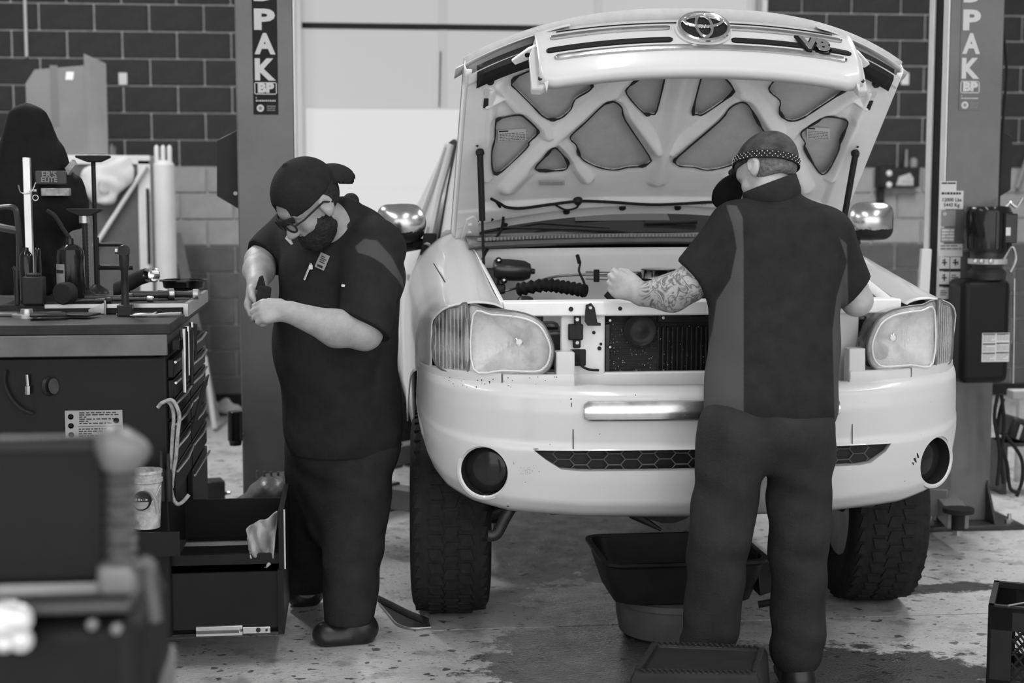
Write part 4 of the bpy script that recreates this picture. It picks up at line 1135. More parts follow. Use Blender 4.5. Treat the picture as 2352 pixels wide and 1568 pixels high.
# ------------------------------------------------------------------ two-post lift
M_POST = mat('dark grey lift paint', .115, .33, noise=.25, nscale=3, coat=.2)
M_POST_IN = mat('bare channel edge', .75, .4, metal=.2, noise=.1)  # bare metal, lightened to stand in for door light on the lips
M_DECAL = mat('dark decal ground', .022, .5)
M_LETTER = mat('pale decal letter', .62, .6)
PYF = 2.12                                 # front face of the columns
def print_lines(parent, a, b, rows, m=M_INK, y=None, seed=0, wmin=.05, wmax=.16, x0=.06, x1=.94, z0=.08, z1=.92, fill=.5):
    """lines of small print between the corners a (lower left) and b (upper right) on a plane facing -y"""
    rnd = random.Random(seed); g = MB(); W = b[0] - a[0]; Hh = b[2] - a[2]
    for r in range(rows):
        z = a[2] + Hh * (z0 + (z1 - z0) * (r + .25) / rows); dz = Hh * (z1 - z0) / rows * fill; x = x0
        while x < x1 - .04:
            w = rnd.uniform(wmin, wmax); e = min(x + w, x1)
            g.add([(a[0] + W * x, y, z), (a[0] + W * e, y, z), (a[0] + W * e, y, z + dz), (a[0] + W * x, y, z + dz)], [(0, 1, 2, 3)]); x = e + .03
            if rnd.random() < .08: break
    return g.build('print', m, parent)
def decal(px0, py0, px1, py1, Y, parent, m=M_PAPER, nm='decal', t=.0015):
    a, b = at(px0, py1, Y), at(px1, py0, Y); g = MB(); g.span((a.x, Y - t, a.z), (b.x, Y, b.z)); return g.build(nm, m, parent), (a.x, 0, a.z), (b.x, 0, b.z)
def lift_post(name, label, x0, x1, inner, d):
    t = thing(name, label, 'lift post', ((x0 + x1) / 2, PYF + .14, 0)); Z1 = 3.6
    g = MB(); g.span((x0, PYF, .02), (x1, PYF + .012, Z1)); g.build('column_face', M_POST, t, bevel=.008)
    g = MB(); g.span((x0, PYF + d - .012, .02), (x1, PYF + d, Z1)); g.build('column_back', M_POST, t, bevel=.004)
    xo, xi = (x0, x1) if inner > 0 else (x1, x0)
    g = MB(); g.span((min(xo, xo + inner * .012), PYF + .006, .02), (max(xo, xo + inner * .012), PYF + d, Z1)); g.build('column_web', M_POST, t)
    for y in (PYF - .004, PYF + d - .07):
        g = MB(); g.span((min(xi, xi - inner * .012), y + .004, .02), (max(xi, xi - inner * .012), y + .07, Z1)); g.build('channel_lip', M_POST_IN, t, bevel=.003)
    g = MB(); g.span((min(xi - inner * .05, xi - inner * .2), PYF + .05, .3), (max(xi - inner * .05, xi - inner * .2), PYF + d - .04, 1.0)); g.build('carriage', M_GREASE, t, bevel=.01)
    cx = (x0 + x1) / 2
    g = MB(); g.span((cx - .26, PYF - .14, 0), (cx + .26, PYF + d + .12, .025)); bp = g.build('base_plate', M_GREASE, t, bevel=.006)
    for dx in (-.20, .20):
        p = Vector((cx + dx, PYF - .09, .025)); g = MB(); g.cyl(p, p + Vector((0, 0, .02)), .02, None, 6); g.cyl(p, p + Vector((0, 0, .045)), .010, None, 10); g.build('anchor_bolt', M_STEEL, bp)
    for x in (x0 + .01, x1 - .022):
        g = MB(); g.prism([(x, PYF, .02), (x, PYF - .12, .02), (x, PYF, .22)], (.012, 0, 0)); g.build('gusset', M_GREASE, t)
    g = MB(); g.prism([(xo, PYF + d, .02), (xo - inner * .12, PYF + d, .02), (xo, PYF + d, .22)], (0, -.012, 0)); g.build('gusset', M_GREASE, t)
    return t
def post_sign(t, pxc, pys, w, ground_m):
    """vertical name plate: big letters one under another, a boxed mark and small print"""
    Y = PYF - .002
    top = at(pxc, -260, Y); bot = at(pxc, pys['end'], Y); c = bot.x + w / 2 * 0
    g = MB(); g.span((c - w / 2, Y - .0015, bot.z), (c + w / 2, Y, top.z)); s = g.build('name_plate', ground_m, t)
    for ch, (a, b) in pys['letters']:
        p0, p1 = at(pxc, b, Y), at(pxc, a, Y); hgt = p1.z - p0.z
        o = lettering('letter', ch, hgt / .70, (c, Y - .003, (p0.z + p1.z) / 2), M_LETTER, s, bold=.006, squash=1.12)
        # settle the glyph into its slot
        xs = [v.co.x for v in o.data.vertices]; zs = [v.co.z for v in o.data.vertices]
        sx = (w * .84) / (max(xs) - min(xs)); sz = hgt / (max(zs) - min(zs)); mx = (max(xs) + min(xs)) / 2; mz = (max(zs) + min(zs)) / 2
        for v in o.data.vertices: v.co.x = c + (v.co.x - mx) * sx; v.co.z = (p0.z + p1.z) / 2 + (v.co.z - mz) * sz
    a, b = pys['box']; p0, p1 = at(pxc, b, Y), at(pxc, a, Y)
    g = MB(); hw = w * .45
    for r in ((-hw, p0.z, hw, p0.z + .004), (-hw, p1.z - .004, hw, p1.z), (-hw, p0.z, -hw + .004, p1.z), (hw - .004, p0.z, hw, p1.z)): g.span((c + r[0], Y - .003, r[1]), (c + r[2], Y - .0015, r[3]))
    g.build('box_border', M_LETTER, s)
    o = lettering('letter', 'BP', .055, (c, Y - .003, (p0.z + p1.z) / 2), M_LETTER, s, bold=.0035, squash=1.2)
    a, b = pys['small']; p0, p1 = at(pxc, b, Y), at(pxc, a, Y)
    print_lines(s, (c - w * .45, 0, p0.z), (c + w * .45, 0, p1.z), 2, M_LETTER, Y - .003, 2, .03, .08)
    a, b = pys['emblem']; p0, p1 = at(pxc, b, Y), at(pxc, a, Y); zc = (p0.z + p1.z) / 2; r = (p1.z - p0.z) / 2
    g = MB(); g.cyl((c - w * .22, Y - .003, zc), (c - w * .22, Y - .0015, zc), r, None, 18); e = g.build('round_mark', M_LETTER, s)
    g = MB(); g.cyl((c - w * .22, Y - .0036, zc), (c - w * .22, Y - .003, zc), r * .5, None, 12); g.build('round_mark_centre', M_GREYINK, s)
    print_lines(s, (c + w * .02, 0, p0.z), (c + w * .42, 0, p1.z), 3, M_GREYINK, Y - .003, 4, .1, .3)
x0 = at(549, 600, PYF).x; x1 = at(683, 600, PYF).x
postL = lift_post('lift_post', 'grey lift column left of the truck beside the bearded mechanic', x0, x1, 1, .15)
post_sign(postL, 611, dict(end=263, letters=[('D', (-44, 3)), ('P', (20, 69)), ('A', (76, 125)), ('K', (134, 185))], box=(189, 217), small=(220, 236), emblem=(240, 257)), .112, M_DECAL)
P = [at(x, y, PYF + .1) for x, y in ((549, 296), (498, 322), (498, 450), (549, 480))]
g = MB(); g.prism(P, (0, .12, 0)); bx = g.build('lock_cover', mat('charcoal cover', .04, .4, noise=.2), postL, bevel=.004)
g = MB(); p = at(541, 444, PYF + .1); g.cyl(p, p + Vector((0, -.01, 0)), .009, None, 12); g.build('screw', M_PAPER, bx)
x0r = at(2164, 600, PYF).x; x1r = at(2290, 600, PYF).x
postR = lift_post('lift_post', 'grey lift column right of the truck carrying the black pump', x0r, x1r, -1, .25)
post_sign(postR, 2226, dict(end=253, letters=[('D', (-44, 6)), ('P', (22, 70)), ('A', (76, 124)), ('K', (133, 181))], box=(186, 214), small=(216, 230), emblem=(233, 250)), .105, M_POST)
P = [at(x, y, PYF + .12) for x, y in ((2296, 296), (2326, 314), (2322, 436), (2296, 452))]
g = MB(); g.prism(P, (0, .12, 0)); g.build('lock_cover', MATS['charcoal cover'], postR, bevel=.004)
g = MB(); n = 90; pts = [at(2301 - 6 * (k / n), -30 + 260 * k / n, PYF + .05) for k in range(n)]; g.tube(pts, [.011 + .003 * (k % 2) for k in range(n)], 10); g.build('ribbed_conduit', M_STEEL, postR, smooth=True, ang=80)
g = MB(); g.tube(spline([at(2303, 60, PYF + .08), at(2312, 160, PYF + .08), at(2306, 250, PYF + .06), at(2296, 400, PYF + .04), at(2294, 480, PYF + .03)], 6), .007, 8); g.build('hydraulic_hose', M_RUBBER, postR, smooth=True)
DY = PYF - .0015
d, a, b = decal(2160, 416, 2197, 438, DY, postR); print_lines(d, a, b, 1, M_INK, DY - .003, 1, .3, .6, z0=.65, z1=.95)
d, a, b = decal(2158, 438, 2213, 480, DY - .001, postR); print_lines(d, a, b, 1, M_INK, DY - .004, 2, .05, .12, z0=.74, z1=.98)
cxd = (a[0] + b[0]) / 2; hz = b[2] - a[2]
lettering('capacity', '12000 Lbs', .024, (cxd, DY - .003, a[2] + hz * .50), M_INK, d, bold=.0004)
lettering('capacity', '5443 Kg', .024, (cxd, DY - .003, a[2] + hz * .22), M_INK, d, bold=.0004)
d, a, b = decal(2161, 482, 2195, 520, DY, postR, M_GREYINK); g = MB(); c = at(2170, 491, DY); g.lathe([(.008, 0), (.008, -.002), (.004, -.002), (.004, -.001)], c, (0, 1, 0), 14); g.build('ring_mark', M_PAPER, d)
d, a, b = decal(2160, 523, 2193, 557, DY, postR, M_GREYINK); print_lines(d, a, b, 4, M_PAPER, DY - .003, 9, .3, .7, fill=.7)
d, a, b = decal(2156, 560, 2211, 589, DY, postR); print_lines(d, a, b, 2, M_GREYINK, DY - .003, 10, .1, .3, z0=.5, z1=.98)
for i, (y0, y1) in enumerate(((590, 622), (624, 658), (660, 692), (695, 724), (728, 754), (758, 784), (788, 812))):
    for j in (0, 1):
        xa = 2157 - i * .6 + j * 25; d, a, b = decal(xa, y0, xa + 24, y1, DY, postR, nm='pictogram')
        g = MB(); W, Hh = b[0] - a[0], b[2] - a[2]
        def rc(u0, v0, u1, v1): g.span((a[0] + W * u0, DY - .003, a[2] + Hh * v0), (a[0] + W * u1, DY - .0016, a[2] + Hh * v1))
        if (i + j) % 3 != 2:
            rc(.44, .38, .56, .86); rc(.25, .55, .75, .64); rc(.30, .72, .40, .80)
            if j: rc(.68, .45, .78, .7)
        else: rc(.12, .6, .8, .66); rc(.12, .45, .7, .5); rc(.12, .75, .6, .8)
        rc(.0, .0, 1, .16)
        g.build('symbol', M_INK, d)
# power unit on the right column
pu = thing('hydraulic_pump', 'black electric hydraulic pump with tank mounted on the right lift column', 'pump', (at(2270, 600, 1.98).x, 2.0, 0))
PUY = 1.98; M_GLOSS = mat('glossy black enamel', .016, .16, noise=.2)
c = at(2268, 528, PUY)
g = MB(); g.lathe([(.05, -.005), (.105, .0), (.108, .02), (.108, .19), (.10, .21), (.05, .215)], c - Vector((0, 0, .10)), (0, 0, 1), 28); mo = g.build('motor', M_GLOSS, pu, smooth=True)
for k in range(9):
    a = math.pi + math.pi * (k + .5) / 9; p = c + Vector((math.cos(a) * .11, math.sin(a) * .11, 0)); g = MB(); g.box(p, (.006, .012, .17), rz=a); g.build('cooling_rib', M_GLOSS, mo)
bx0 = at(2281, 490, PUY - .05); bx1 = at(2326, 558, PUY - .05); g = MB(); g.span((bx0.x, PUY - .10, bx1.z), (bx1.x, PUY + .06, bx0.z)); sw = g.build('switch_box', M_GLOSS, pu, bevel=.006)
a = at(2285, 541, PUY - .10); b = at(2321, 522, PUY - .10); g = MB(); g.span((a.x, PUY - .1025, a.z), (b.x, PUY - .1, b.z)); g.build('label_plate', M_PAPER, sw)
g = MB(); q = at(2310, 480, PUY); g.tube(spline([q, q + Vector((.02, 0, .03)), q + Vector((.05, -.01, .01)), q + Vector((.08, -.01, .05))], 5), .009, 8); g.build('lever', M_STEEL, sw, smooth=True)
c2 = at(2268, 600, PUY)
g = MB(); g.lathe([(.085, -.085), (.09, -.05), (.07, -.03), (.08, .0), (.08, .06), (.07, .085)], c2, (0, 0, 1), 24); vb = g.build('valve_block', M_GREASE, pu, smooth=True)
g = MB(); g.lathe([(.088, -.012), (.091, -.01), (.091, .012), (.088, .014)], c2 + Vector((0, 0, .0)), (0, 0, 1), 24); g.build('pale_band', mat('pale aluminium band', .5, .4, metal=.3), vb, smooth=True)
for k, (px, py) in enumerate(((2240, 600), (2254, 600), (2276, 600))):
    p = at(px, py, PUY - .095); g = MB(); g.lathe([(.012, 0), (.012, -.008), (.006, -.01)], p, (0, 1, 0), 12); g.build('plug', M_STEEL, vb, smooth=True)
g = MB(); q = at(2305, 595, PUY - .06); g.tube(spline([q, q + Vector((.03, -.02, .06)), q + Vector((.05, -.02, -.0)), q + Vector((.02, -.03, -.06))], 6), .008, 8); g.build('release_handle', M_STEEL, vb, smooth=True)
a = at(2206, 882, PUY - .09); b = at(2326, 642, PUY - .09); g = MB(); g.span((a.x, PUY - .09, a.z), (b.x, PUY + .11, b.z)); tk = g.build('oil_tank', mat('satin black tank', .016, .36, noise=.15), pu, bevel=.035, seg=4)
da = at(2254, 831, PUY - .091); db = at(2319, 764, PUY - .091); g = MB(); g.span((da.x, PUY - .0925, da.z), (db.x, PUY - .0895, db.z)); dc = g.build('notice', M_PAPER, tk)
for (x0_, x1_, z0_, z1_) in ((0, .5, .66, .98), (.5, 1, .72, .98), (0, .5, .34, .64), (.5, 1, .36, .66), (0, .5, .02, .32), (.5, 1, .02, .34)):
    W, Hh = db.x - da.x, db.z - da.z
    print_lines(dc, (da.x + W * x0_, 0, da.z + Hh * z0_), (da.x + W * x1_, 0, da.z + Hh * z1_), 5, M_GREYINK, PUY - .0935, int(z0_ * 99), .15, .4, fill=.35)
    g = MB(); g.span((da.x + W * (x0_ + .02), PUY - .0936, da.z + Hh * (z1_ - .035)), (da.x + W * (x1_ - .02), PUY - .093, da.z + Hh * z1_)); g.build('rule', M_INK, dc)
g = MB(); g.tube(spline([at(2330, 640, PUY), at(2329, 760, PUY), at(2327, 880, PUY)], 4), .006, 8); g.build('steel_pipe', M_STEEL, pu, smooth=True)
# hoses hanging down the right column
for k, pts in enumerate((((2292, 905), (2284, 960), (2296, 1040), (2290, 1115)), ((2300, 905), (2306, 970), (2300, 1050), (2305, 1110)), ((2305, 915), (2290, 990), (2312, 1060), (2320, 1120), (2340, 1130)), ((2310, 1000), (2345, 1050), (2348, 1100), (2335, 1140)))):
    g = MB(); g.tube(spline([at(x, y, 1.95 + .03 * k) for x, y in pts], 6), .009, 8); o = g.build('hydraulic_hose', M_RUBBER, None, smooth=True)
    tag(o, ['black hose hanging nearest the right lift column', 'second black hose hanging beside the right lift column', 'black hose crossing the others at the right column foot', 'black hose looping out right of the lift column foot'][k], 'hose', 'hoses by the right lift column')
# lift arms
def arm(post, pts):
    t = link('lift_arm', None, post)
    t.empty_display_size = .05
    a, b, c = [Vector(p) for p in pts]
    def beam(p, q, w, h, n, m):
        d = (q - p); L = d.length; M3 = Matrix((tuple(d.normalized()), tuple(Vector((0, 0, 1)).cross(d.normalized())), (0, 0, 1))).transposed(); g = MB(); g.box((p + q) / 2, (L, w, h), M=M3); return g.build(n, m, t, bevel=.006)
    beam(a, b, .13, .13, 'outer_beam', M_POST); beam(a.lerp(b, .6), c, .10, .095, 'inner_beam', mat('scuffed beam', .16, .4, noise=.3, nscale=6))
    g = MB(); g.lathe([(.03, -.05), (.03, .02), (.07, .03), (.07, .05), (.05, .052)], c, (0, 0, 1), 20); pd = g.build('pad', M_RUBBER, t, smooth=True)
    g = MB(); g.cyl(c - Vector((0, 0, .075)), c + Vector((0, 0, .02)), .022, None, 12); g.build('screw', M_STEEL, pd)
    return t
arm(postL, ((x1 - .06, PYF + .13, .27), (-1.05, 1.75, .27), (-.62, 1.35, .29)))
arm(postL, ((x1 - .06, PYF + .18, .27), (-1.0, 2.9, .27), (-.6, 3.2, .29)))
arm(postR, ((x0r + .06, PYF + .13, .20), (1.45, 1.72, .20), (1.50, 1.55, .16)))

# things on and along the back wall, right of the door
def switch(px, label):
    a = at(px - 9, 195, WALL_Y - .02); t = thing('wall_switch', label, 'switch', (a.x + .03, WALL_Y - .02, a.z - .01), group='white wall switches')
    b = at(px + 10, 167, WALL_Y - .02); g = MB(); g.span((a.x, WALL_Y - .028, a.z), (b.x, WALL_Y - .018, b.z)); g.build('cover_plate', M_PAPER, t, bevel=.004)
    g = MB(); g.box(((a.x + b.x) / 2, WALL_Y - .030, (a.z + b.z) / 2), (.012, .008, .022)); g.build('toggle', M_LAMPBODY, t, bevel=.002)
switch(282, 'white switch plate on the dark blocks above the white cabinet'); switch(2078, 'white switch plate on the dark blocks beside the right lift column')
WY = WALL_Y - .02
t = thing('wall_panel', 'black panel with two round white dials on the wall behind the right mirror', 'panel', (at(2070, 400, WY).x, WY, 1.2))
a, b = at(2018, 430, WY - .1), at(2112, 384, WY - .1); g = MB(); g.span((a.x, WY - .12, a.z), (b.x, WY, b.z)); g.build('body', M_PLASTIC, t, bevel=.01)
a2, b2 = at(2018, 500, WY - .06), at(2032, 430, WY - .06); g = MB(); g.span((a2.x, WY - .06, a2.z), (b2.x, WY, b2.z)); g.build('bracket', M_PLASTIC, t)
for py in (398, 424):
    p = at(2042, py, WY - .12); g = MB(); g.lathe([(.024, 0), (.022, -.01), (.014, -.016), (.001, -.018)], p, (0, 1, 0), 20); g.build('dial', M_PAPER, t, smooth=True)
a, b = at(2058, 426, WY - .12), at(2098, 397, WY - .12); g = MB(); g.prism([(a.x, WY - .125, a.z), (b.x, WY - .125, a.z), (b.x, WY - .125, a.z + .06), (b.x - .03, WY - .125, b.z), (a.x + .02, WY - .125, b.z - .03)], (0, .006, 0)); g.build('pale_picture', mat('pale printed card', .42, .6, noise=.4, nscale=30), t)
p = at(2081, 385, WY - .06); g = MB(); g.lathe([(.016, 0), (.018, .04), (.012, .08), (.011, .14), (.001, .145)], p, (0, 0, 1), 14); tag(g.build('spray_bottle', mat('grey bottle', .2, .4), None, smooth=True), 'slim grey bottle standing on the black wall panel', 'bottle')
p = at(2098, 385, WY - .06); g = MB(); g.lathe([(.03, 0), (.032, .06), (.02, .075), (.001, .08)], p, (0, 0, 1), 14); tag(g.build('jar', mat('grey jar', .25, .4), None, smooth=True), 'squat grey jar on the black wall panel by the right lift column', 'jar')
g = MB(); g.cyl(at(2336, 432, WY - .04), at(2352, 385, WY - .04), .02, None, 12); g.cyl(at(2352, 385, WY - .04), at(2372, 330, WY - .04), .02, None, 12); tag(g.build('wall_pipe', mat('grey pipe', .22, .4), None, smooth=True), 'grey pipe slanting up the wall right of the lift', 'pipe')
# white board standing behind the right fender
P = [at(x, y, 2.0) for x, y in ((2106, 690), (2118, 571), (2141, 572), (2128, 690))]
P = [at(2082, 1000, 2.0), at(2118, 571, 2.0), at(2141, 572, 2.0), at(2110, 1000, 2.0)]
lo = [Vector((p.x, p.y, 0 if k in (0, 3) else p.z)) for k, p in enumerate(P)]
g = MB(); g.prism(lo, (0, .03, 0)); tag(g.build('white_board', M_LAMPBODY, bevel=.004), 'narrow white board leaning upright behind the right fender', 'board')
# odds and ends right of the right column
t = thing('tool_case', 'dark open tool case on a low stand at the right edge', 'case', (at(2335, 1000, 2.9).x, 2.9, 0))
c = at(2338, 985, 2.9); R3x = Matrix.Rotation(.3, 3, 'Y'); g = MB(); g.box(c, (.18, .2, .12), M=R3x); g.build('shell', M_PLASTIC, t, bevel=.02); g = MB(); g.box(c + Vector((-.04, -.105, .0)), (.02, .01, .08), M=R3x); g.build('latch', M_STEEL, t, bevel=.003)

for q in (-.12, .09):
    g = MB(); g.span((c.x + q, 2.82, 0), (c.x + q + .03, 2.98, c.z - .06)); g.build('stand_leg', M_GREASE, t)
g = MB(); g.span((c.x - .13, 2.8, c.z - .08), (c.x + .13, 3.0, c.z - .06)); g.build('stand_top', M_GREASE, t)
c = ground(2345, 1120); t = thing('paint_can', 'pale metal can on the floor behind the right column foot', 'can', (c.x + .1, c.y - .55, 0)); g = MB(); g.lathe([(.075, .0), (.075, .15), (.08, .152), (.08, .158), (.07, .158), (.068, .15)], (c.x + .1, c.y - .55, 0), (0, 0, 1), 24); g.build('can_body', M_STEEL, t, smooth=True); g = MB(); g.tube([(c.x + .022, c.y - .55, .13), (c.x + .04, c.y - .63, .20), (c.x + .16, c.y - .63, .20), (c.x + .178, c.y - .55, .13)], .002, 5); g.build('wire_handle', M_STEEL, t)
t = thing('white_bin', 'low white bin on a shelf leg at the right edge behind the pump', 'bin', (at(2345, 905, 3.2).x, 3.2, 0)); a, b = at(2324, 917, 3.15), at(2400, 895, 3.15); g = MB(); g.span((a.x, 3.14, a.z), (b.x, 3.22, b.z)); g.build('tray', mat('dull white plastic', .4, .5), t, bevel=.006); g = MB(); g.span((a.x + .05, 3.16, 0), (a.x + .09, 3.2, a.z)); g.build('leg', M_STEEL, t); g = MB(); g.span((b.x - .09, 3.16, 0), (b.x - .05, 3.2, a.z)); g.build('leg', M_STEEL, t)

# ------------------------------------------------------------------ tool chest and everything on it
CX, CY0, CY1, CZ = -1.81, .20, 1.36, 1.19         # right face, near end, far end, worktop
M_CHEST = mat('black chest enamel', .018, .36, noise=.2, nscale=4)
M_APRON = mat('worn grey steel apron', .11, .45, metal=.3, noise=.35, nscale=7)
M_TOP = mat('dark rubber worktop', .045, .5, noise=.3, nscale=9)
M_ALU = mat('aluminium trim', .55, .3, metal=.8, noise=.15)
chest = thing('tool_chest', 'tall black roller tool chest with open lower drawers left of the bearded mechanic', 'tool chest', (-2.1, .78, 0))
g = MB(); g.span((-2.46, CY0, .12), (CX - .02, CY1, 1.08)); body = g.build('body', M_CHEST, chest, bevel=.008)
g = MB(); g.span((-2.48, CY0 - .03, 1.155), (CX, CY1 + .02, CZ)); g.build('worktop', M_TOP, chest, bevel=.004)
g = MB(); g.span((-2.48, CY0 - .035, 1.085), (CX - .012, CY0 - .015, 1.155)); g.build('apron', M_APRON, chest, bevel=.003)
g = MB(); g.span((-2.44, CY0, 1.08), (CX - .06, CY1, 1.155)); g.build('top_tray', M_CHEST, chest)
g = MB(); g.span((-2.46, .62, CZ), (CX + .005, CY1 + .02, CZ + .035)); rs = g.build('raised_shelf', M_TOP, chest, bevel=.003)
g = MB(); g.span((-2.30, .612, CZ + .022), (CX + .008, .622, CZ + .036)); g.build('shelf_edge', M_ALU, chest)
g = MB(); g.span((CX - .004, .60, CZ - .01), (CX + .012, CY1 + .02, CZ + .036)); g.build('shelf_edge', M_ALU, chest)
for x in (-2.38, CX - .1):
    for y in (CY0 + .1, CY1 - .1):
        g = MB(); g.lathe([(.055, -.018), (.06, -.01), (.06, .01), (.055, .018)], (x, y, .06), (1, 0, 0), 18); g.box((x, y, .108), (.06, .06, .02)); g.build('caster', M_RUBBER, chest, smooth=True)
# closed drawer fronts on the right face, two banks
zs = [.60, .70, .78, .86, .93, 1.0, 1.07]
for bank, (y0, y1) in enumerate(((CY0 + .02, .74), (.76, CY1 - .02))):
    for k in range(len(zs) - 1):
        g = MB(); g.span((CX - .02, y0, zs[k] + .004), (CX, y1, zs[k + 1] - .004)); d = g.build('drawer', M_CHEST, chest, bevel=.003)
        g = MB(); g.tube([(CX + .006, y0 + .01, zs[k + 1] - .014), (CX + .014, (y0 + y1) / 2, zs[k + 1] - .014), (CX + .006, y1 - .01, zs[k + 1] - .014)], .005, 6); g.build('pull', M_ALU, d, smooth=True)
for z0, z1 in ((.13, .34), (.345, .59)):
    g = MB(); g.span((CX - .02, .76, z0), (CX, CY1 - .02, z1)); d = g.build('drawer', M_CHEST, chest, bevel=.003); g = MB(); g.tube([(CX + .006, .78, z1 - .02), (CX + .012, CY1 - .04, z1 - .02)], .005, 6); g.build('pull', M_ALU, d, smooth=True)
# open lower drawer
ye = .66
lo_ = thing_ = MB(); lo_.span((-1.85, CY0 + .02, .125), (-1.475, CY0 + .035, .335)); lo_.span((-1.85, ye, .125), (-1.475, ye + .015, .335)); lo_.span((-1.85, CY0 + .02, .125), (-1.475, ye + .015, .14)); lo_.span((-1.475, CY0 + .0, .12), (-1.455, ye + .03, .345)); ld_ = lo_.build('open_drawer', M_CHEST, chest)
ra, rb = at(450, 1462, CY0 + .01), at(557, 1436, CY0 + .01); rc_ = at(621, 1437, CY0 + .01)
def rail(a, b, nm, m, t=.012):
    g = MB(); g.span((a[0], CY0 + .02 - t, a[1]), (b[0], CY0 + .02, b[1])); return g.build(nm, m, ld_, bevel=.002)
r_ = rail((ra.x, ra.z), (rb.x, rb.z), 'drawer_slide', M_ALU); rail((ra.x, ra.z + .009), (rb.x - .012, ra.z + .021), 'slide_groove', M_APRON, .0135)
rail((rb.x, ra.z + .004), (rc_.x, rc_.z - .003), 'drawer_slide', M_ALU, .008)
for px, r in ((554, .006), (593, .008), (612, .004)):
    p = at(px, 1447, CY0 + .008); g = MB(); g.cyl(p, p + Vector((0, .004, 0)), r, None, 12); g.build('slide_hole', M_SEAL, ld_)
# open drawer above it
ud = MB(); ud.span((-1.85, CY0 + .03, .35), (-1.47, CY0 + .045, .395)); ud.span((-1.85, ye, .35), (-1.47, ye + .015, .50)); ud.span((-1.85, CY0 + .03, .35), (-1.47, ye + .015, .36)); ud.span((-1.47, CY0 + .01, .345), (-1.452, ye + .03, .548)); ud_ = ud.build('open_drawer', M_CHEST, chest)
g = MB(); g.span((-1.4525, CY0 + .01, .345), (-1.447, CY0 + .02, .55)); g.build('drawer_trim', M_ALU, ud_)
g = MB(); p = at(578, 1290, CY0 + .1); g.cyl((p.x, CY0 + .1, .36), (p.x, CY0 + .1, .44), .002, None, 6); g.cyl((p.x, CY0 + .1, .36), (p.x, CY0 + .1, .37), .008, None, 8); g.build('drawer_divider', M_STEEL, ud_)
g = MB(); g.span((-1.80, CY0 + .06, .42), (-1.56, CY0 + .075, .432)); g.build('drawer_rail', M_APRON, ud_)
# rag hanging over the drawer front
def rag():
    rows = []; rnd = random.Random(4)
    a = at(618, 1172, CY0 + .06)
    for i in range(16):
        t = i / 15; r = []
        for j in range(14):
            u = j / 13
            x = a.x - .075 + .10 * u + .03 * (t - .3) * (.5 - u); z = a.z - .20 * t * (1 - .35 * abs(u - .6)) - .06 * (1 - u) * (1 - t)
            y = CY0 + .05 + .022 * math.sin(7 * u + 5 * t) + .014 * math.sin(16 * u - 7 * t)
            r.append(Vector((x, y, z)))
        rows.append(r)
    g = MB(); g.grid(rows); o = g.build('rag', mat('grey shop rag', .34, .85, noise=.2, nscale=20), None, smooth=True, solid=.004, sub=1)
    return tag(o, 'crumpled grey rag hanging in the open drawer', 'rag')
rag()
# label on the end panel
da, db = at(151, 1006, CY0 - .001), at(281, 941, CY0 - .001)
g = MB(); g.span((da.x, CY0 - .003, da.z - .02), (db.x, CY0, db.z)); sl = g.build('safety_label', mat('dull paper', .30, .6), chest)
W, Hh = db.x - da.x, db.z - da.z
print_lines(sl, (da.x + W * .2, 0, da.z + Hh * .45), (da.x + W * .98, 0, db.z), 6, M_INK, CY0 - .0036, 21, .04, .13, fill=.5)
print_lines(sl, (da.x + W * .2, 0, da.z), (da.x + W * .75, 0, da.z + Hh * .40), 4, M_INK, CY0 - .0036, 22, .05, .15, fill=.5)
g = MB(); g.span((da.x + W * .22, CY0 - .0038, da.z + Hh * .42), (db.x - W * .03, CY0 - .003, da.z + Hh * .43)); g.build('rule', M_INK, sl)
for u, v in ((.1, .78), (.1, .45), (.1, .12), (.89, .62)):
    c = Vector((da.x + W * u, CY0 - .0032, da.z + Hh * v)); g = MB(); g.lathe([(.0095, 0), (.0095, -.001), (.0078, -.001), (.0078, 0)], c, (0, 1, 0), 20); g.box(c, (.010, .001, .004)); g.box(c + Vector((0, 0, .002)), (.003, .001, .010)); g.build('pictogram', M_INK, sl)
# things hung on the end panel ------------------------------------------------------------
def item(name, label, cat, loc, group=None): return thing(name, label, cat, loc, group=group)
p0 = CY0 - .02
g = MB(); pts = spline([at(x, y, p0) for x, y in ((362, 936), (372, 925), (385, 922), (395, 935), (399, 960), (396, 1010), (393, 1060), (392, 1110), (396, 1140), (407, 1157), (420, 1152), (434, 1136))], 6); g.tube(pts, .0065, 8)
pts = spline([at(x, y, p0 - .01) for x, y in ((370, 926), (392, 918), (404, 930), (412, 955), (408, 1000), (404, 1050), (398, 1085), (394, 1120))], 6); g.tube(pts, .0065, 8)
tag(g.build('rope', mat('pale braided cord', .30, .8, noise=.5, nscale=60), None, smooth=True), 'pale braided cord looped on the chest end panel', 'cord')
t = item('round_gauge', 'dark round gauge with oval glass hung on the chest end panel', 'gauge', tuple(at(90, 890, p0)))
c = at(117, 887, p0); g = MB(); g.lathe([(.028, 0), (.032, -.01), (.03, -.016)], c, (.86, -.5, .1), 24); g.build('case', M_PLASTIC, t, smooth=True); g = MB(); g.lathe([(.026, .012), (.001, .0125)], c, (.86, -.5, .1), 24); g.build('glass', mat('grey gauge glass', .07, .15, noise=.4), t, smooth=True)
g = MB(); g.tube(spline([at(12, 850, p0), at(10, 880, p0), at(25, 915, p0), at(50, 940, p0), at(75, 950, p0)], 6), .006, 8); tag(g.build('air_hose', M_RUBBER, None, smooth=True), 'thin dark air hose curling on the chest end panel', 'hose')
g = MB(); g.tube([at(62, 860, p0), at(64, 886, p0)], .006, 8); g.tube([at(64, 886, p0), at(64, 905, p0)], .011, 8); tag(g.build('hose_coupling', M_STEEL, None, smooth=True), 'small metal coupling hung beside the round gauge', 'coupling')
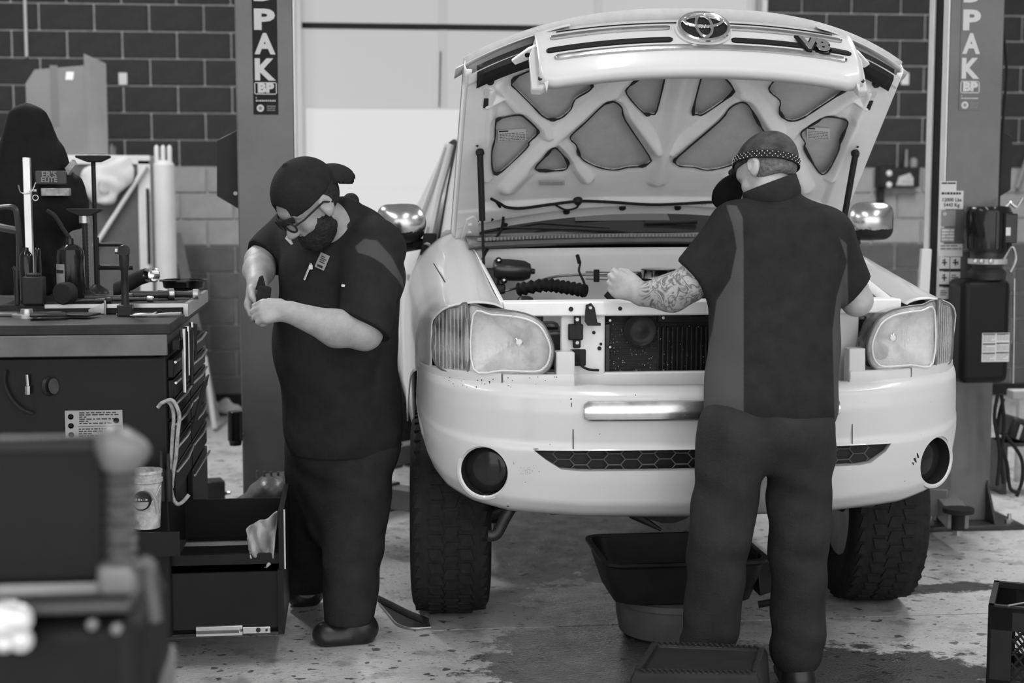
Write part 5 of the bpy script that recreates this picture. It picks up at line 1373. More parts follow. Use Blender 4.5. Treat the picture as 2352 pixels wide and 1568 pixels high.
# open paint tub with drips, and a tape measure
Y = CY0 - .10; c = at(338, 1210, Y); top = at(338, 1078, Y).z; hgt = top - c.z
t = item('paint_tub', 'white plastic tub with dark smears hung by the chest corner', 'tub', (c.x, Y, c.z))
g = MB(); g.lathe([(.042, 0), (.048, hgt * .5), (.050, hgt * .78), (.054, hgt * .80), (.054, hgt * .86), (.050, hgt * .87), (.050, hgt * .94), (.053, hgt * .95), (.053, hgt), (.049, hgt), (.047, hgt * .5), (.04, .01)], c, (0, 0, 1), 28)
tub = g.build('tub_body', mat('smeared white plastic', .42, .5, noise=.75, nscale=26, detail=8), t, smooth=True)
g = MB(); g.tube(spline([c + Vector((-.05, -.02, hgt * .75)), c + Vector((.0, -.058, hgt * .35)), c + Vector((.05, -.02, hgt * .75))], 6), .002, 5); g.build('wire_handle', M_STEEL, t)
c = at(326, 1150, Y - .07); t = item('tape_measure', 'round black tape measure marked 25 ft x 1 in', 'tape measure', tuple(c))
g = MB(); g.lathe([(.026, .02), (.03, .014), (.03, -.014), (.026, -.02)], c, (0, 1, 0), 28); tb = g.build('case', M_PLASTIC, t, smooth=True)
g = MB(); g.prism([c + Vector((math.cos(a) * .024, -.0205, math.sin(a) * .024)) for a in [math.pi + math.pi * k / 14 for k in range(15)]], (0, .001, 0)); g.build('grey_panel', M_GREYINK, tb)
lettering('size_mark', '25 ft x 1 in', .0095, c + Vector((0, -.0215, .008)), M_LETTER, tb, bold=.0002)
g = MB(); g.tube(spline([c + Vector((.01, -.01, .04)), c + Vector((.03, -.01, .03)), c + Vector((.045, -.01, .0)), c + Vector((.05, -.01, -.04))], 6), .006, 8); g.build('strap', mat('pale strap', .26, .6), t, smooth=True)
g = MB(); q = c + Vector((0, .02, -.2)); g.span((q.x - .09, q.y - .04, q.z + .02), (q.x + .12, CY0, q.z + .03)); g.span((q.x - .09, q.y - .04, q.z + .03), (q.x + .12, q.y - .035, q.z + .10)); sh = g.build('side_bin', M_CHEST, chest)
for k, px in enumerate((372, 388)):
    b = at(px, 1150, CY0 - .04); z1 = at(px, 1035 + 6 * k, CY0 - .04).z; g = MB(); g.lathe([(.013, 0), (.013, (z1 - b.z) * .6), (.006, (z1 - b.z) * .68), (.006, z1 - b.z - .004), (.001, z1 - b.z)], b, (0, 0, 1), 14); tag(g.build('screwdriver', [M_PLASTIC], None, smooth=True), ['black handled driver standing by the paint tub', 'black handled driver under the braided cord loop'][k], 'screwdriver', 'drivers on the chest end panel')

# things on the worktop ----------------------------------------------------------------
ZT, ZR = CZ, CZ + .036
def on_top(px, py, z): return ground(px, py, z)
# upright joint splitter: square block, shaft, forked eye
b = at(288, 705, .52); b.z = ZT; t = item('joint_press', 'upright steel tool with an eye end standing on the worktop corner', 'tool', (b.x, b.y, ZT))
M_FORGED = mat('dark forged steel', .04, .36, metal=.08, noise=.4, nscale=20)
h = at(288, 560, b.y).z - ZT
g = MB(); g.box((b.x, b.y, ZT + .02), (.052, .052, .04)); g.build('square_base', M_FORGED, t, bevel=.004)
g = MB(); g.lathe([(.015, .04), (.013, .05), (.0125, h * .62), (.016, h * .66), (.019, h * .80), (.017, h - .03)], (b.x, b.y, ZT), (0, 0, 1), 18); g.build('shaft', M_FORGED, t, smooth=True)
g = MB(); g.lathe([(.008, -.018), (.019, -.018), (.021, -.012), (.021, .012), (.019, .018), (.008, .018)], (b.x, b.y, ZT + h - .024), (0, 1, 0), 24); g.build('eye', M_FORGED, t, smooth=True)
g = MB(); g.cyl((b.x - .03, b.y, ZT + h - .026), (b.x - .012, b.y, ZT + h - .026), .009, None, 12); g.build('grease_cap', M_STEEL, t, smooth=True)
# dark glossy jug
b = on_top(163, 690, ZR); b.y = .75; b.x = at(163, 640, .75).x; h = at(163, 560, .75).z - ZR
t = item('bottle', 'glossy black jug with a pale label near the pale cabinet', 'bottle', (b.x, .75, ZR))
g = MB(); g.lathe([(.045, 0), (.05, .01), (.05, h * .78), (.046, h * .9), (.03, h * .97), (.014, h), (.013, h + .02), (.001, h + .022)], (b.x, .75, ZR), (0, 0, 1), 28); g.build('jug_body', M_GLOSS, t, smooth=True)
rows = [[Vector((b.x + .0506 * math.cos(a), .75 + .0506 * math.sin(a), ZR + z)) for a in np.linspace(math.radians(195), math.radians(255), 8)] for z in (h * .2, h * .66)]; g = MB(); g.grid(rows); lb = g.build('label', M_GREYINK, t, smooth=True)
g = MB(); rows = [[Vector((b.x + .0509 * math.cos(a), .75 + .0509 * math.sin(a), ZR + z)) for a in np.linspace(math.radians(198), math.radians(250), 8)] for z in (h * .5, h * .56)]; g.grid(rows); g.build('label_stripe', M_INK, lb)
g = MB(); g.tube(spline([(b.x - .0, .75, ZR + h + .02), (b.x - .02, .75, ZR + h + .05), (b.x - .05, .75, ZR + h + .10), (b.x - .08, .76, ZR + h + .12)], 6), .008, 8); g.build('spout_hose', M_RUBBER, t, smooth=True)
# black box, can, round part in front of the jug
def put(name, label, cat, px, py, Y, z, fn, mt, smooth=True, bevel=0.0, group=None):
    x = at(px, py, Y).x; g = MB(); fn(g, Vector((x, Y, z))); return tag(g.build(name, mt, None, smooth=smooth, bevel=bevel), label, cat, group)
put('battery_pack', 'dark square battery box on the worktop beside the jug', 'box', 78, 660, .62, ZR, lambda g, c: (g.box(c + Vector((0, 0, .05)), (.075, .06, .10)), g.box(c + Vector((0, 0, .106)), (.05, .04, .012))), M_PLASTIC, False, .006)
put('grease_gun', 'slim black canister standing behind the square battery box', 'canister', 60, 600, .68, ZR, lambda g, c: g.lathe([(.022, 0), (.024, .01), (.024, .17), (.018, .18), (.01, .19), (.01, .20), (.001, .202)], c, (0, 0, 1), 18), M_GLOSS)
put('canister', 'short black canister between battery box and pole', 'canister', 80, 600, .88, ZR, lambda g, c: g.lathe([(.02, 0), (.022, .01), (.022, .185), (.016, .195), (.001, .197)], c, (0, 0, 1), 18), M_GLOSS)
put('rubber_mallet', 'round black mallet head resting against the jug', 'mallet', 150, 668, .60, ZR, lambda g, c: g.lathe([(.035, -.025), (.04, -.018), (.04, .018), (.035, .025)], c + Vector((0, 0, .04)), (.3, 1, 0), 24), M_RUBBER)
put('pry_bar', 'thin dark bar standing at the left end of the worktop', 'bar', 38, 650, .62, ZR, lambda g, c: g.tube([c, c + Vector((0, 0, .12)), c + Vector((-.01, 0, .135))], [.009, .010, .006], 8), M_FORGED)
# black hose elbow with a bright clamp
t = item('radiator_hose', 'bent black hose with bright metal end lying on the worktop', 'hose', tuple(at(330, 650, .95)))
pts = spline([at(262, 668, .95), at(290, 655, .95), at(315, 640, .94), at(338, 632, .92)], 6); pts = [Vector((p.x, p.y, max(p.z, ZR + .028))) for p in pts]; g = MB(); g.tube(pts, .028, 16); g.build('hose_bend', M_RUBBER, t, smooth=True)
e = pts[-1]; dvec = Vector((.06, -.06, .004)); g = MB(); g.lathe([(.022, 0), (.026, .005), (.026, .05), (.028, .055), (.024, .057), (.021, .02)], e - dvec.normalized() * .012, dvec, 22); g.build('metal_end', M_CHROME, t, smooth=True)
# flat black pan and tools lying about
x, Y = at(422, 640, 1.1).x, 1.1
g = MB(); z = ZR + .038; g.lathe([(.072, .0), (.078, .004), (.082, .026), (.094, .028), (.094, .034), (.08, .034), (.076, .012), (.001, .008)], (x, Y, z - .012), (0, 0, 1), 32); t = tag(g.build('drain_pan', M_GLOSS, None, smooth=True), 'shallow black pan at the far corner of the worktop', 'pan')
put('block', 'small dark block under the black pan', 'block', 420, 655, 1.1, ZR, lambda g, c: (g.box(c + Vector((0, 0, .013)), (.11, .08, .026)), ), M_GREASE, False, .004)
random.seed(11)
lying = [(205, 676, .62, 'dark ratchet lying on the shelf edge behind the upright tool', 'ratchet', .16, .010), (250, 668, .75, 'dark socket bar lying across the shelf left of the hose', 'bar', .18, .012), (350, 672, .80, 'short black impact wrench lying under the bright hose end', 'wrench', .16, .018), (410, 668, .85, 'black air ratchet lying near the pan', 'ratchet', .15, .016), (290, 664, .70, 'black extension bar lying behind the upright tool', 'bar', .2, .009)]
for k, (px, py, Y, lab, cat, L, r) in enumerate(lying):
    x = at(px, py, Y).x; a = random.uniform(-.3, .3); d = Vector((math.cos(a), math.sin(a), 0)); c = Vector((x, Y, ZR + r + .002))
    t = item(cat.replace(' ', '_'), lab, cat, (x, Y, ZR)); g = MB(); g.tube([c - d * L / 2, c - d * L * .1, c + d * L * .1, c + d * L * .35], [r, r * .8, r * .7, r * .9], 10); g.build('grip', M_GREASE, t, smooth=True)
    g = MB(); g.lathe([(r * 1.0, -.012), (r * 1.25, -.008), (r * 1.25, .010), (r * .9, .013)], c + d * L * .42, d, 14); g.build('head', M_STEEL if k > 1 else M_FORGED, t, smooth=True)
c = at(365, 706, .46); c.z = ZT; t = item('pliers', 'pliers with pale handles lying near the worktop corner', 'pliers', (c.x, c.y, ZT))
for s_ in (-1, 1):
    g = MB(); g.tube(spline([c + Vector((-.06, .006 * s_, .006)), c + Vector((0, .008 * s_, .007)), c + Vector((.03, .02 * s_, .009)), c + Vector((.075, .018 * s_, .010))], 5), [.004] * 5 + [.006] * 11, 8); g.build('handle', mat('pale grip', .22, .5), t, smooth=True)
g = MB(); g.tube([c + Vector((-.10, 0, .006)), c + Vector((-.06, 0, .007)), c + Vector((-.04, 0, .007))], [.002, .008, .006], 8); g.build('jaw', M_STEEL, t, smooth=True)
c = on_top(313, 724, ZT); t = item('tablet', 'flat tablet with a pale edge lying at the worktop front', 'tablet', (c.x, c.y, ZT)); g = MB(); g.box(c + Vector((0, .02, .005)), (.135, .07, .008)); g.build('shell', M_ALU, t, bevel=.003); g = MB(); g.box(c + Vector((0, .02, .0095)), (.12, .058, .001)); g.build('screen', M_GLOSS, t)
c = on_top(222, 722, ZT); t = item('bracket', 'small bent metal bracket standing on the worktop', 'bracket', (c.x, c.y, ZT)); g = MB(); g.prism([c + Vector(q) for q in ((-.028, 0, 0), (.03, 0, 0), (.03, 0, .042), (-.028, 0, .018))], (0, .003, 0)); g.build('web', M_STEEL, t); g = MB(); g.span((c.x - .03, c.y, ZT), (c.x + .03, c.y + .05, ZT + .003)); g.build('foot', M_ALU, t); g = MB(); g.cyl((c.x + .03, c.y, ZT), (c.x + .03, c.y, ZT + .05), .004, None, 8); g.build('post', M_ALU, t)
c = at(30, 722, .36); c.z = ZT; t = item('brake_rotor', 'pale machined ring lying at the left end of the worktop', 'ring', (c.x, c.y + .1, ZT)); g = MB(); g.lathe([(.02, 0), (.05, 0), (.05, .012), (.022, .014), (.018, .012)], (c.x + .02, c.y + .12, ZT), (0, 0, 1), 28); g.build('ring_face', M_ALU, t, smooth=True); g = MB(); g.lathe([(.012, .014), (.022, .014), (.02, .03), (.012, .03)], (c.x + .02, c.y + .12, ZT), (0, 0, 1), 20); g.build('hub', M_STEEL, t, smooth=True)
c = on_top(70, 726, ZT); g = MB(); g.span((at(0, 726, c.y).x - .1, c.y - .03, ZT), (at(138, 726, c.y).x, c.y + .12, ZT + .012)); tag(g.build('parts_tray', M_APRON, None, bevel=.003), 'flat grey parts tray at the left front of the worktop', 'tray')
for k, (px, Y, lab) in enumerate(((110, .40, 'open black booklet lying on the worktop'), (180, .45, 'black rag folded on the worktop beside the bent bracket'))):
    p = at(px, 705, Y); g = MB(); g.box((p.x, Y, ZT + .016 - .004 * k), (.12, .10, .008), rz=.2 - .5 * k); tag(g.build('booklet' if k == 0 else 'folded_rag', M_PLASTIC, None, bevel=.003), lab, 'booklet' if k == 0 else 'rag')
# bright tools hanging on the chest's right front corner
t = item('tool_rack', 'rack of chrome and black hand tools on the chest corner', 'tool rack', (CX + .02, .3, 1.0))
g = MB(); g.span((CX, CY0 - .01, 1.10), (CX + .026, .60, 1.135)); g.build('rail', M_CHEST, t, bevel=.003)
rnd = random.Random(2)
for k in range(9):
    y = CY0 + .02 + k * .045; L = rnd.uniform(.10, .22); m = [M_CHROME_DULL, M_PLASTIC, M_FORGED][k % 3]; w = rnd.uniform(.004, .009)
    g = MB(); g.tube([(CX + .034, y, 1.17 - rnd.uniform(0, .03)), (CX + .036, y, 1.10), (CX + .036, y, 1.17 - L)], [w * 1.4, w, w * .8], 8); g.build('hand_tool', m, t, smooth=True)
g = MB(); g.prism([(CX + .022, CY0 + .3, .78), (CX + .07, CY0 + .3, .96), (CX + .07, CY0 + .5, .96), (CX + .022, CY0 + .5, .78)], (.004, 0, -.004)); g.build('fold_out_flap', M_CHEST, t)

# machine behind the chest: pole, jacket, jack stands ------------------------------------------
M_JACKET = mat('black work jacket', .017, .9, noise=.3, nscale=14, bump=.5, bscale=26)
YJ = 1.14
t = item('work_jacket', 'black work jacket with pale reflective tape hung over the chest', 'jacket', tuple(at(80, 480, YJ)))
J = lambda x, y, dy=0: np.array(at(x, y, YJ + dy))
f = union(s_flat(J(66, 268), J(92, 470), .045, .128, (1, 0, 0), 1.5), s_flat(J(60, 280), J(20, 460), .045, .08, (1, 0, 0), 1.2), s_flat(J(70, 460), J(62, 655), .115, .085, (1, 0, 0), 1.35), k=.05)  # lower length added to stand in for the dark mass behind
def folds(f, a=.006, sx=30, sz=12):
    def g(P): return f(P) + a * np.sin(P[:, 0] * sx + 2.2 * np.sin(P[:, 2] * sz)) * np.cos(P[:, 2] * sz * .6 + P[:, 1] * 20)
    return g
_jf = folds(f, .009, 60, 9); jk = soft('jacket_cloth', lambda P: np.maximum(_jf(P), ZR + .003 - P[:, 2]), at(-30, 700, YJ) - Vector((.05, .22, .0)), at(210, 215, YJ) + Vector((.03, .22, .05)), .009, M_JACKET, t, relax=1)
a, b = at(82, 423, YJ - .14), at(152, 392, YJ - .14); g = MB(); g.span((a.x, YJ - .145, a.z), (b.x, YJ - .135, b.z)); pt = g.build('patch', mat('grey cloth patch', .06, .8), t, bevel=.004)
lettering('patch_word', "ER'S", .032, (a.x + (b.x - a.x) * .45, YJ - .147, a.z + (b.z - a.z) * .70), M_GREYINK, pt, bold=.0006); lettering('patch_word', 'ELITE', .026, (a.x + (b.x - a.x) * .45, YJ - .147, a.z + (b.z - a.z) * .32), M_GREYINK, pt, bold=.0006)
M_TAPE = mat('silver reflective tape', .30, .35, noise=.6, nscale=40)
a, b = at(96, 450, YJ - .13), at(160, 432, YJ - .13); g = MB(); g.span((a.x, YJ - .145, a.z), (b.x, YJ - .10, b.z)); g.build('reflective_tape', M_TAPE, t, bevel=.003)
g = MB(); g.prism([at(x, y, YJ - .10) for x, y in ((149, 386), (166, 366), (173, 378), (155, 402))], (0, .06, 0)); g.build('reflective_tape', M_TAPE, t)
t = item('stand_pole', 'bare square steel pole with clipped wires in front of the jacket', 'pole', (at(63, 480, .8).x, .8, ZR))
x = at(63, 420, .8).x; z1 = at(63, 362, .8).z
g = MB(); g.span((x - .013, .787, ZR), (x + .013, .813, z1)); g.build('square_tube', M_ALU, t, bevel=.002)
g = MB(); g.tube(spline([(x - .03, .79, z1 - .10), (x - .02, .775, z1 - .125), (x + .0, .77, z1 - .13), (x + .02, .775, z1 - .12), (x + .032, .785, z1 - .09)], 5), .0022, 6); g.build('wire_clip', M_STEEL, t)
g = MB(); g.tube([(x + .03 + .010 * math.cos(q), .785, z1 - .145 + .010 * math.sin(q)) for q in [k * .5236 for k in range(12)]], .002, 5, closed=True); g.build('key_ring', M_STEEL, t)
g = MB(); g.lathe([(.004, -.02), (.006, 0), (.006, .004)], (x + .03, .787, z1 - .12), (1, 0, 0), 10); g.build('wing_nut', M_STEEL, t)
# dark bent frame left of the pole
g = MB(); p = [at(-10, 478, .86), at(30, 476, .86), at(40, 500, .86), at(44, 560, .86), at(45, 640, .86)]; g.tube(spline(p, 6), .018, 10, flat=.6); g.tube([at(-10, 520, .86), at(42, 530, .86)], .014, 8); 
t = item('bent_frame', 'dark bent steel frame at the left edge of the worktop', 'frame', (p[-1].x, .86, ZR)); g.build('frame_tube', mat('dark frame', .055, .4, metal=.4), t, smooth=True)
g = MB(); g.cyl((p[-1].x, .86, ZR), p[-1], .016, None, 10); g.build('foot', M_FORGED, t)
# screw jacks with saddles
def screw_jack(px, ytop, Y, hw, label, plate):
    top = at(px, ytop, Y); t = item('screw_jack', label, 'jack', (top.x, Y, ZR)); x, z = top.x, top.z
    g = MB(); g.prism([(x - hw, Y - .03, z), (x - hw * .3, Y - .03, z - .018), (x + hw * .4, Y - .03, z - .018), (x + hw, Y - .03, z), (x + hw, Y - .03, z + .008), (x - hw, Y - .03, z + .008)], (0, .06, 0)); g.build('saddle', M_RUBBER, t, bevel=.003)
    n = 40; g = MB(); g.tube([(x, Y, z - .018 - (z - .018 - ZR - .03) * k / n) for k in range(n + 1)], [(.009 if plate else .0095 + .002 * (k % 2)) for k in range(n + 1)], 12); g.build('screw', M_FORGED, t, smooth=True, ang=70)
    g = MB(); g.lathe([(.05, 0), (.045, .012), (.018, .03), (.014, .035)], (x, Y, ZR), (0, 0, 1), 20); g.build('foot', M_FORGED, t, smooth=True)
screw_jack(214, 362, 1.25, .065, 'tall dark screw jack with a broad saddle against the pale cabinet', True)
screw_jack(194, 484, .88, .062, 'short dark screw jack with a dished saddle before the jacket', False)
put('steel_sleeve', 'pale steel sleeve fitted round the short screw jack', 'sleeve', 194, 520, .88, at(194, 512, .88).z, lambda g, c: g.lathe([(.012, 0), (.02, 0), (.02, .03), (.012, .03), (.012, 0)], c, (0, 0, 1), 16), M_STEEL)
xa = at(222, 562, 1.33).x; t = item('press_stand', 'dark press stand with two handles pointing at the white cabinet', 'press', (xa, 1.33, ZR))
g = MB(); g.cyl((xa, 1.33, ZR), (xa, 1.33, at(222, 545, 1.33).z), .010, None, 10); g.build('post', M_FORGED, t, smooth=True)
for y, x1_, rr_ in ((562, 282, .008), (614, 306, .011)):
    g = MB(); a, b = at(222, y, 1.33), at(x1_, y, 1.33); g.cyl(a, b, rr_, None, 10); g.build('handle', M_FORGED, t, smooth=True)

# white cabinet, carton and other things by the wall ------------------------------------------------
YC = 5.3; M_CAB = mat('white cabinet enamel', .55, .4, noise=.06)
a, b = at(150, 700, YC), at(388, 357, YC); t = item('storage_cabinet', 'white enamelled cabinet with a dark door and diagonal bar by the wall', 'cabinet', ((a.x + b.x) / 2, YC + .35, 0))
ztop = b.z; x0c = at(60, 400, YC).x; x1c = at(338, 400, YC).x
g = MB(); g.span((x0c, YC + .02, 0), (x1c + .02, YC + .75, ztop)); g.build('carcass', M_CAB, t, bevel=.01)
g = MB(); g.span((x0c + .05, YC, .1), (x1c - .06, YC + .03, ztop - .06)); dr = g.build('door', mat('dull grey door panel', .075, .5, noise=.2), t, bevel=.004)
for xx0, xx1, zz0, zz1 in ((x1c - .06, x1c + .02, .05, ztop - .03), (x0c, x1c + .02, ztop - .06, ztop)): g = MB(); g.span((xx0, YC - .01, zz0), (xx1, YC + .03, zz1)); g.build('frame', M_CAB, t, bevel=.004)
g = MB(); g.cyl(at(218, 565, YC - .03), at(336, 380, YC - .03), .016, None, 10); g.build('diagonal_bar', M_CAB, t, smooth=True)
g = MB(); q = at(341, 520, YC - .02); g.cyl((q.x, YC - .03, q.z - .25), (q.x, YC - .03, q.z + .25), .01, None, 8); g.build('door_handle', M_PLASTIC, t, smooth=True)
# pale plastic bag caught on the door
c = at(245, 420, YC - .06); f = union(s_ell(at(235, 412, YC - .05), (.14, .03, .11)), s_ell(at(280, 395, YC - .05), (.09, .03, .10)), s_box(at(235, 440, YC - .05), (.08, .02, .08), .02), k=.05)
tag(soft('paper_bag', folds(f, .008, 30, 22), c - Vector((.32, .10, .30)), c + Vector((.32, .10, .28)), .012, mat('pale paper bag', .5, .7, noise=.1)), 'pale crumpled paper bag marked C on the cabinet door', 'bag')
lettering('print', 'C', .12, at(236, 430, YC - .085), mat('faint grey print', .33, .7), bpy.data.objects['paper_bag'])
r = .07; c = at(379, 500, YC + .05)
g = MB(); zt_ = at(370, 368, YC + .05).z; g.lathe([(r, 0), (r, zt_ - .03), (r - .02, zt_ - .005), (.03, zt_)], (c.x, YC + .05, 0), (0, 0, 1), 28); tag(g.build('cabinet_column', M_CAB, None, smooth=True), 'tall white column standing in for the cabinet side', 'cylinder')  # column added in place of the cabinet's rounded white side
for k, px in enumerate((350, 358, 371)):
    bz = ztop if px < 356 else ztop; x = at(px, 345, YC + .3).x; x = min(x, x1c - .005 + .0 * k) if px < 356 else x
    z1 = at(px, 331, YC + .3).z
    g = MB(); g.lathe([(.016, 0), (.016, z1 - zt_ - .02), (.013, z1 - zt_ - .01), (.001, z1 - zt_)], (c.x - .045 + .042 * k, YC + .05, zt_ - .012), (0, 0, 1), 12); tag(g.build('paint_marker', M_CAB, None, smooth=True), ['leftmost white tube standing on the white column', 'middle white tube standing on the white column', 'rightmost white tube standing on the white column'][k], 'tube', 'white tubes by the cabinet')
put('spray_can', 'small spray can standing on the white cabinet beside the carton', 'can', 256, 345, YC + .3, ztop, lambda g, c: g.lathe([(.03, 0), (.032, .004), (.032, .06), (.02, .07), (.012, .074), (.012, .085), (.001, .086)], c, (0, 0, 1), 18), mat('grey can', .14, .35, metal=.4, noise=.3))
# carton
YB = YC + .12; M_CARD = mat('brown carton', .17, .8, noise=.08, nscale=7)
a, b = at(64, 357, YB), at(194, 150, YB); s0, s1 = at(194, 150, YB), at(235, 135, YB)
t = item('carton', 'tall brown cardboard carton standing on the white cabinet', 'carton', ((a.x + b.x) / 2, YB + .2, ztop))
g = MB(); g.prism([(a.x, YB, ztop), (b.x, YB, ztop), (b.x, YB, b.z), (a.x + .06, YB, b.z - .03), (a.x, YB, b.z - .12)], (0, .4, 0)); bd = g.build('carton_body', M_CARD, t)
g = MB(); g.prism([(b.x, YB, ztop + .01), (s1.x, YB + .12, ztop + .01), (s1.x, YB + .12, s1.z - .02), (b.x, YB - .02, s1.z + .03)], (.004, .006, 0)); g.build('side_flap', mat('pale carton', .24, .8, noise=.08, nscale=7), t)
for (x0_, y0_, x1_, y1_) in ((150, 183, 170, 165), ): p, q = at(x0_, y0_, YB - .002), at(x1_, y1_, YB - .002); g = MB(); g.prism([(p.x, YB - .002, p.z), (q.x - .008, YB - .002, p.z), (q.x, YB - .002, q.z), (p.x + .008, YB - .002, q.z)], (0, .002, 0)); g.build('label', M_PAPER, bd)
for px in (200, 226): p = at(px, 215, YB + .03); g = MB(); g.box((p.x, YB + (.02 if px < 210 else .085), p.z), (.028, .002, .075), rz=.75); g.build('label', M_PAPER, bd)
g = MB(); p, q = at(118, 290, YB - .001), at(132, 150, YB - .001); g.span((p.x, YB - .002, p.z), (q.x, YB, q.z)); g.build('packing_tape', mat('dull tape', .125, .5), bd)
g = MB(); a, b = at(61, 130, WALL_Y - .04), at(57, -40, WALL_Y - .04); g.cyl((a.x, WALL_Y - .04, a.z), (a.x, WALL_Y - .04, b.z), .012, None, 10); o = g.build('conduit', M_CAB, None, smooth=True); tag(o, 'thin white conduit pipe running up the block wall', 'pipe')
# brush, scoop and floor clutter by the wall
for k, (px, py, h_, lab, nm, m) in enumerate(((395, 640, .62, 'dark broom handle leaning against the blocks right of the white column', 'broom', M_PLASTIC), (422, 620, .70, 'pale wooden plank leaning on the blocks beside the dark broom', 'plank', mat('pale wood', .30, .7, noise=.2)))):
    p = at(px, py, 6.2); q = Vector((p.x + .12 + .1 * k, 6.0, 0)); t2 = p.lerp(q, -.25); w = .014 if k == 0 else .035
    g = MB(); g.prism([q + Vector((-w, 0, 0)), q + Vector((w, 0, 0)), t2 + Vector((w, 0, 0)), t2 + Vector((-w, 0, 0))], (0, .02, 0)); tag(g.build(nm, m, None), lab, nm)
g = MB(); p = at(476, 870, 5.6); q = at(495, 935, 5.6); q = Vector((q.x, 5.5, .02)); g.tube([at(470, 820, 5.7), q], .018, 8); tag(g.build('floor_bar', mat('light bar', .5, .5), None, smooth=True), 'light bar leaning down to the floor behind the chest', 'bar')
c = ground(505, 952); f = union(s_ell((c.x, c.y, .04), (.16, .10, .04)), s_ell((c.x + .05, c.y - .02, .07), (.05, .05, .05)), s_ell((c.x - .08, c.y, .05), (.07, .06, .05)), k=.03)
tag(soft('cloth_heap', folds(f, .010, 40, 30), (c.x - .25, c.y - .2, -.01), (c.x + .25, c.y + .2, .2), .01, mat('pale cloth', .42, .9)), 'pale heap of cloth on the floor by the block wall', 'cloth')
# cup-shaped canister hooked to the left column
p = at(540, 985, 2.0); t = item('lift_adapter', 'dark cylindrical adapter hung on the left lift column', 'adapter', (p.x, 2.0, p.z - .08)); zt1, zb1 = at(540, 944, 2.0).z, at(540, 1022, 2.0).z
g = MB(); g.lathe([(.026, 0), (.028, .008), (.03, .02), (.034, .024), (.034, zt1 - zb1 - .004), (.03, zt1 - zb1)], (p.x, 2.0, zb1), (0, 0, 1), 22); g.build('sleeve', M_GLOSS, t, smooth=True)
g = MB(); g.tube([(p.x - .005, 2.03, zb1 + .03), (p.x + .02, 2.1, zb1 + .03), (x0 if False else at(560, 985, PYF).x, PYF, zb1 + .03)], .006, 6); g.build('hook', M_STEEL, t)

# ------------------------------------------------------------------ things on the floor
M_BLKPL = mat('scuffed black plastic', .026, .38, noise=.35, nscale=10)
# grey drum with a broad black drain pan on top, under the truck
b0 = Vector((at(1545, 1400, .52).x, .50, 0)); rD = .215; ztopD = .15
t = thing('drum', 'squat grey plastic drum standing under the drain pan', 'drum', (b0.x, b0.y, 0))
g = MB(); g.lathe([(rD - .03, 0), (rD - .012, .012), (rD, ztopD * .5), (rD + .002, ztopD - .03), (rD + .012, ztopD - .026), (rD + .012, ztopD - .004), (rD, ztopD)], b0, (0, 0, 1), 40); g.build('drum_body', mat('dirty grey plastic', .085, .4, noise=.4, nscale=6), t, smooth=True)
t = thing('drain_pan', 'broad black drain pan resting on the grey drum under the truck', 'pan', (b0.x, b0.y, ztopD + .002))
c = Vector((b0.x + .0, b0.y, ztopD + .002)); hp = .155
def rr(w, d, r, n=6):
    P = []
    for sx, sy, a0 in ((1, 1, 0), (-1, 1, 90), (-1, -1, 180), (1, -1, 270)):
        for k in range(n + 1):
            a = math.radians(a0 + 90 * k / n); P.append((sx * (w - r) + r * math.cos(a), sy * (d - r) + r * math.sin(a)))
    return P
rows = []
for w, d, z in ((.23, .18, 0), (.25, .2, .008), (.285, .225, hp * .75), (.29, .23, hp * .92), (.305, .245, hp), (.305, .245, hp + .010), (.285, .225, hp + .010), (.275, .215, hp * .7), (.24, .19, .02)):
    rows.append([c + Vector((x, y, z)) for x, y in rr(w, d, .07)])
g = MB(); g.grid(rows, closed=True); k = len(rows[0]); n = len(g.v); g.f += [tuple(range(k)), tuple(range(n - k, n))]; g.m += [0, 0]; g.build('pan_body', M_BLKPL, t, smooth=True)
g = MB(); g.prism([c + Vector(q) for q in ((.27, -.2, .02), (.34, -.16, .03), (.375, -.1, .05), (.30, -.1, .17), (.27, -.15, .17))], (0, .2, 0)); g.build('spout', M_BLKPL, t, bevel=.01)
g = MB(); g.tube(spline([c + Vector((.26, -.22, .0)), c + Vector((.33, -.24, .012)), c + Vector((.385, -.26, -.01)), c + Vector((.41, -.28, -.05))], 6), .013, 8); g.build('drain_hose', M_RUBBER, t, smooth=True)
# low black step behind the mechanic's foot
pa, pb, pc, pd = [ground(x, y, .21) for x, y in ((1452, 1542), (1742, 1546), (1760, 1484), (1497, 1473))]
t = thing('step_stool', 'black plastic step stool with a ridged rim behind the mechanic in the strapped cap', 'step stool', ((pa.x + pb.x) / 2, (pa.y + pc.y) / 2, 0))
C4 = [pa, pb, pc, pd]; cen = sum(C4, Vector()) / 4
def ringq(k, z): return [Vector((cen.x + (p.x - cen.x) * k, cen.y + (p.y - cen.y) * k, z)) for p in C4]
g = MB(); g.grid([ringq(1.10, 0), ringq(1.03, .19), ringq(1.0, .20), ringq(.98, .21), ringq(.88, .21), ringq(.86, .197)], closed=True); g.f.append(tuple(range(20, 24))); g.m.append(0); g.build('shell', M_BLKPL, t, bevel=.006)
g = MB()
for i in range(4):
    a, b = ringq(.93, .2115)[i], ringq(.93, .2115)[(i + 1) % 4]; L = (b - a).length; n = int(L / .017)
    for k in range(1, n): g.box(a.lerp(b, k / n), (.009, .018, .005), rz=math.atan2((b - a).y, (b - a).x) + .5)
tag(g.build('rim_ridges', mat('scuffed ridge', .045, .5), t), kind='stuff')
g = MB(); g.grid([ringq(.85, .199), ringq(.4, .2)], closed=True); g.f.append((4, 5, 6, 7)); g.m.append(0); g.build('tread_mat', M_RUBBER, t)
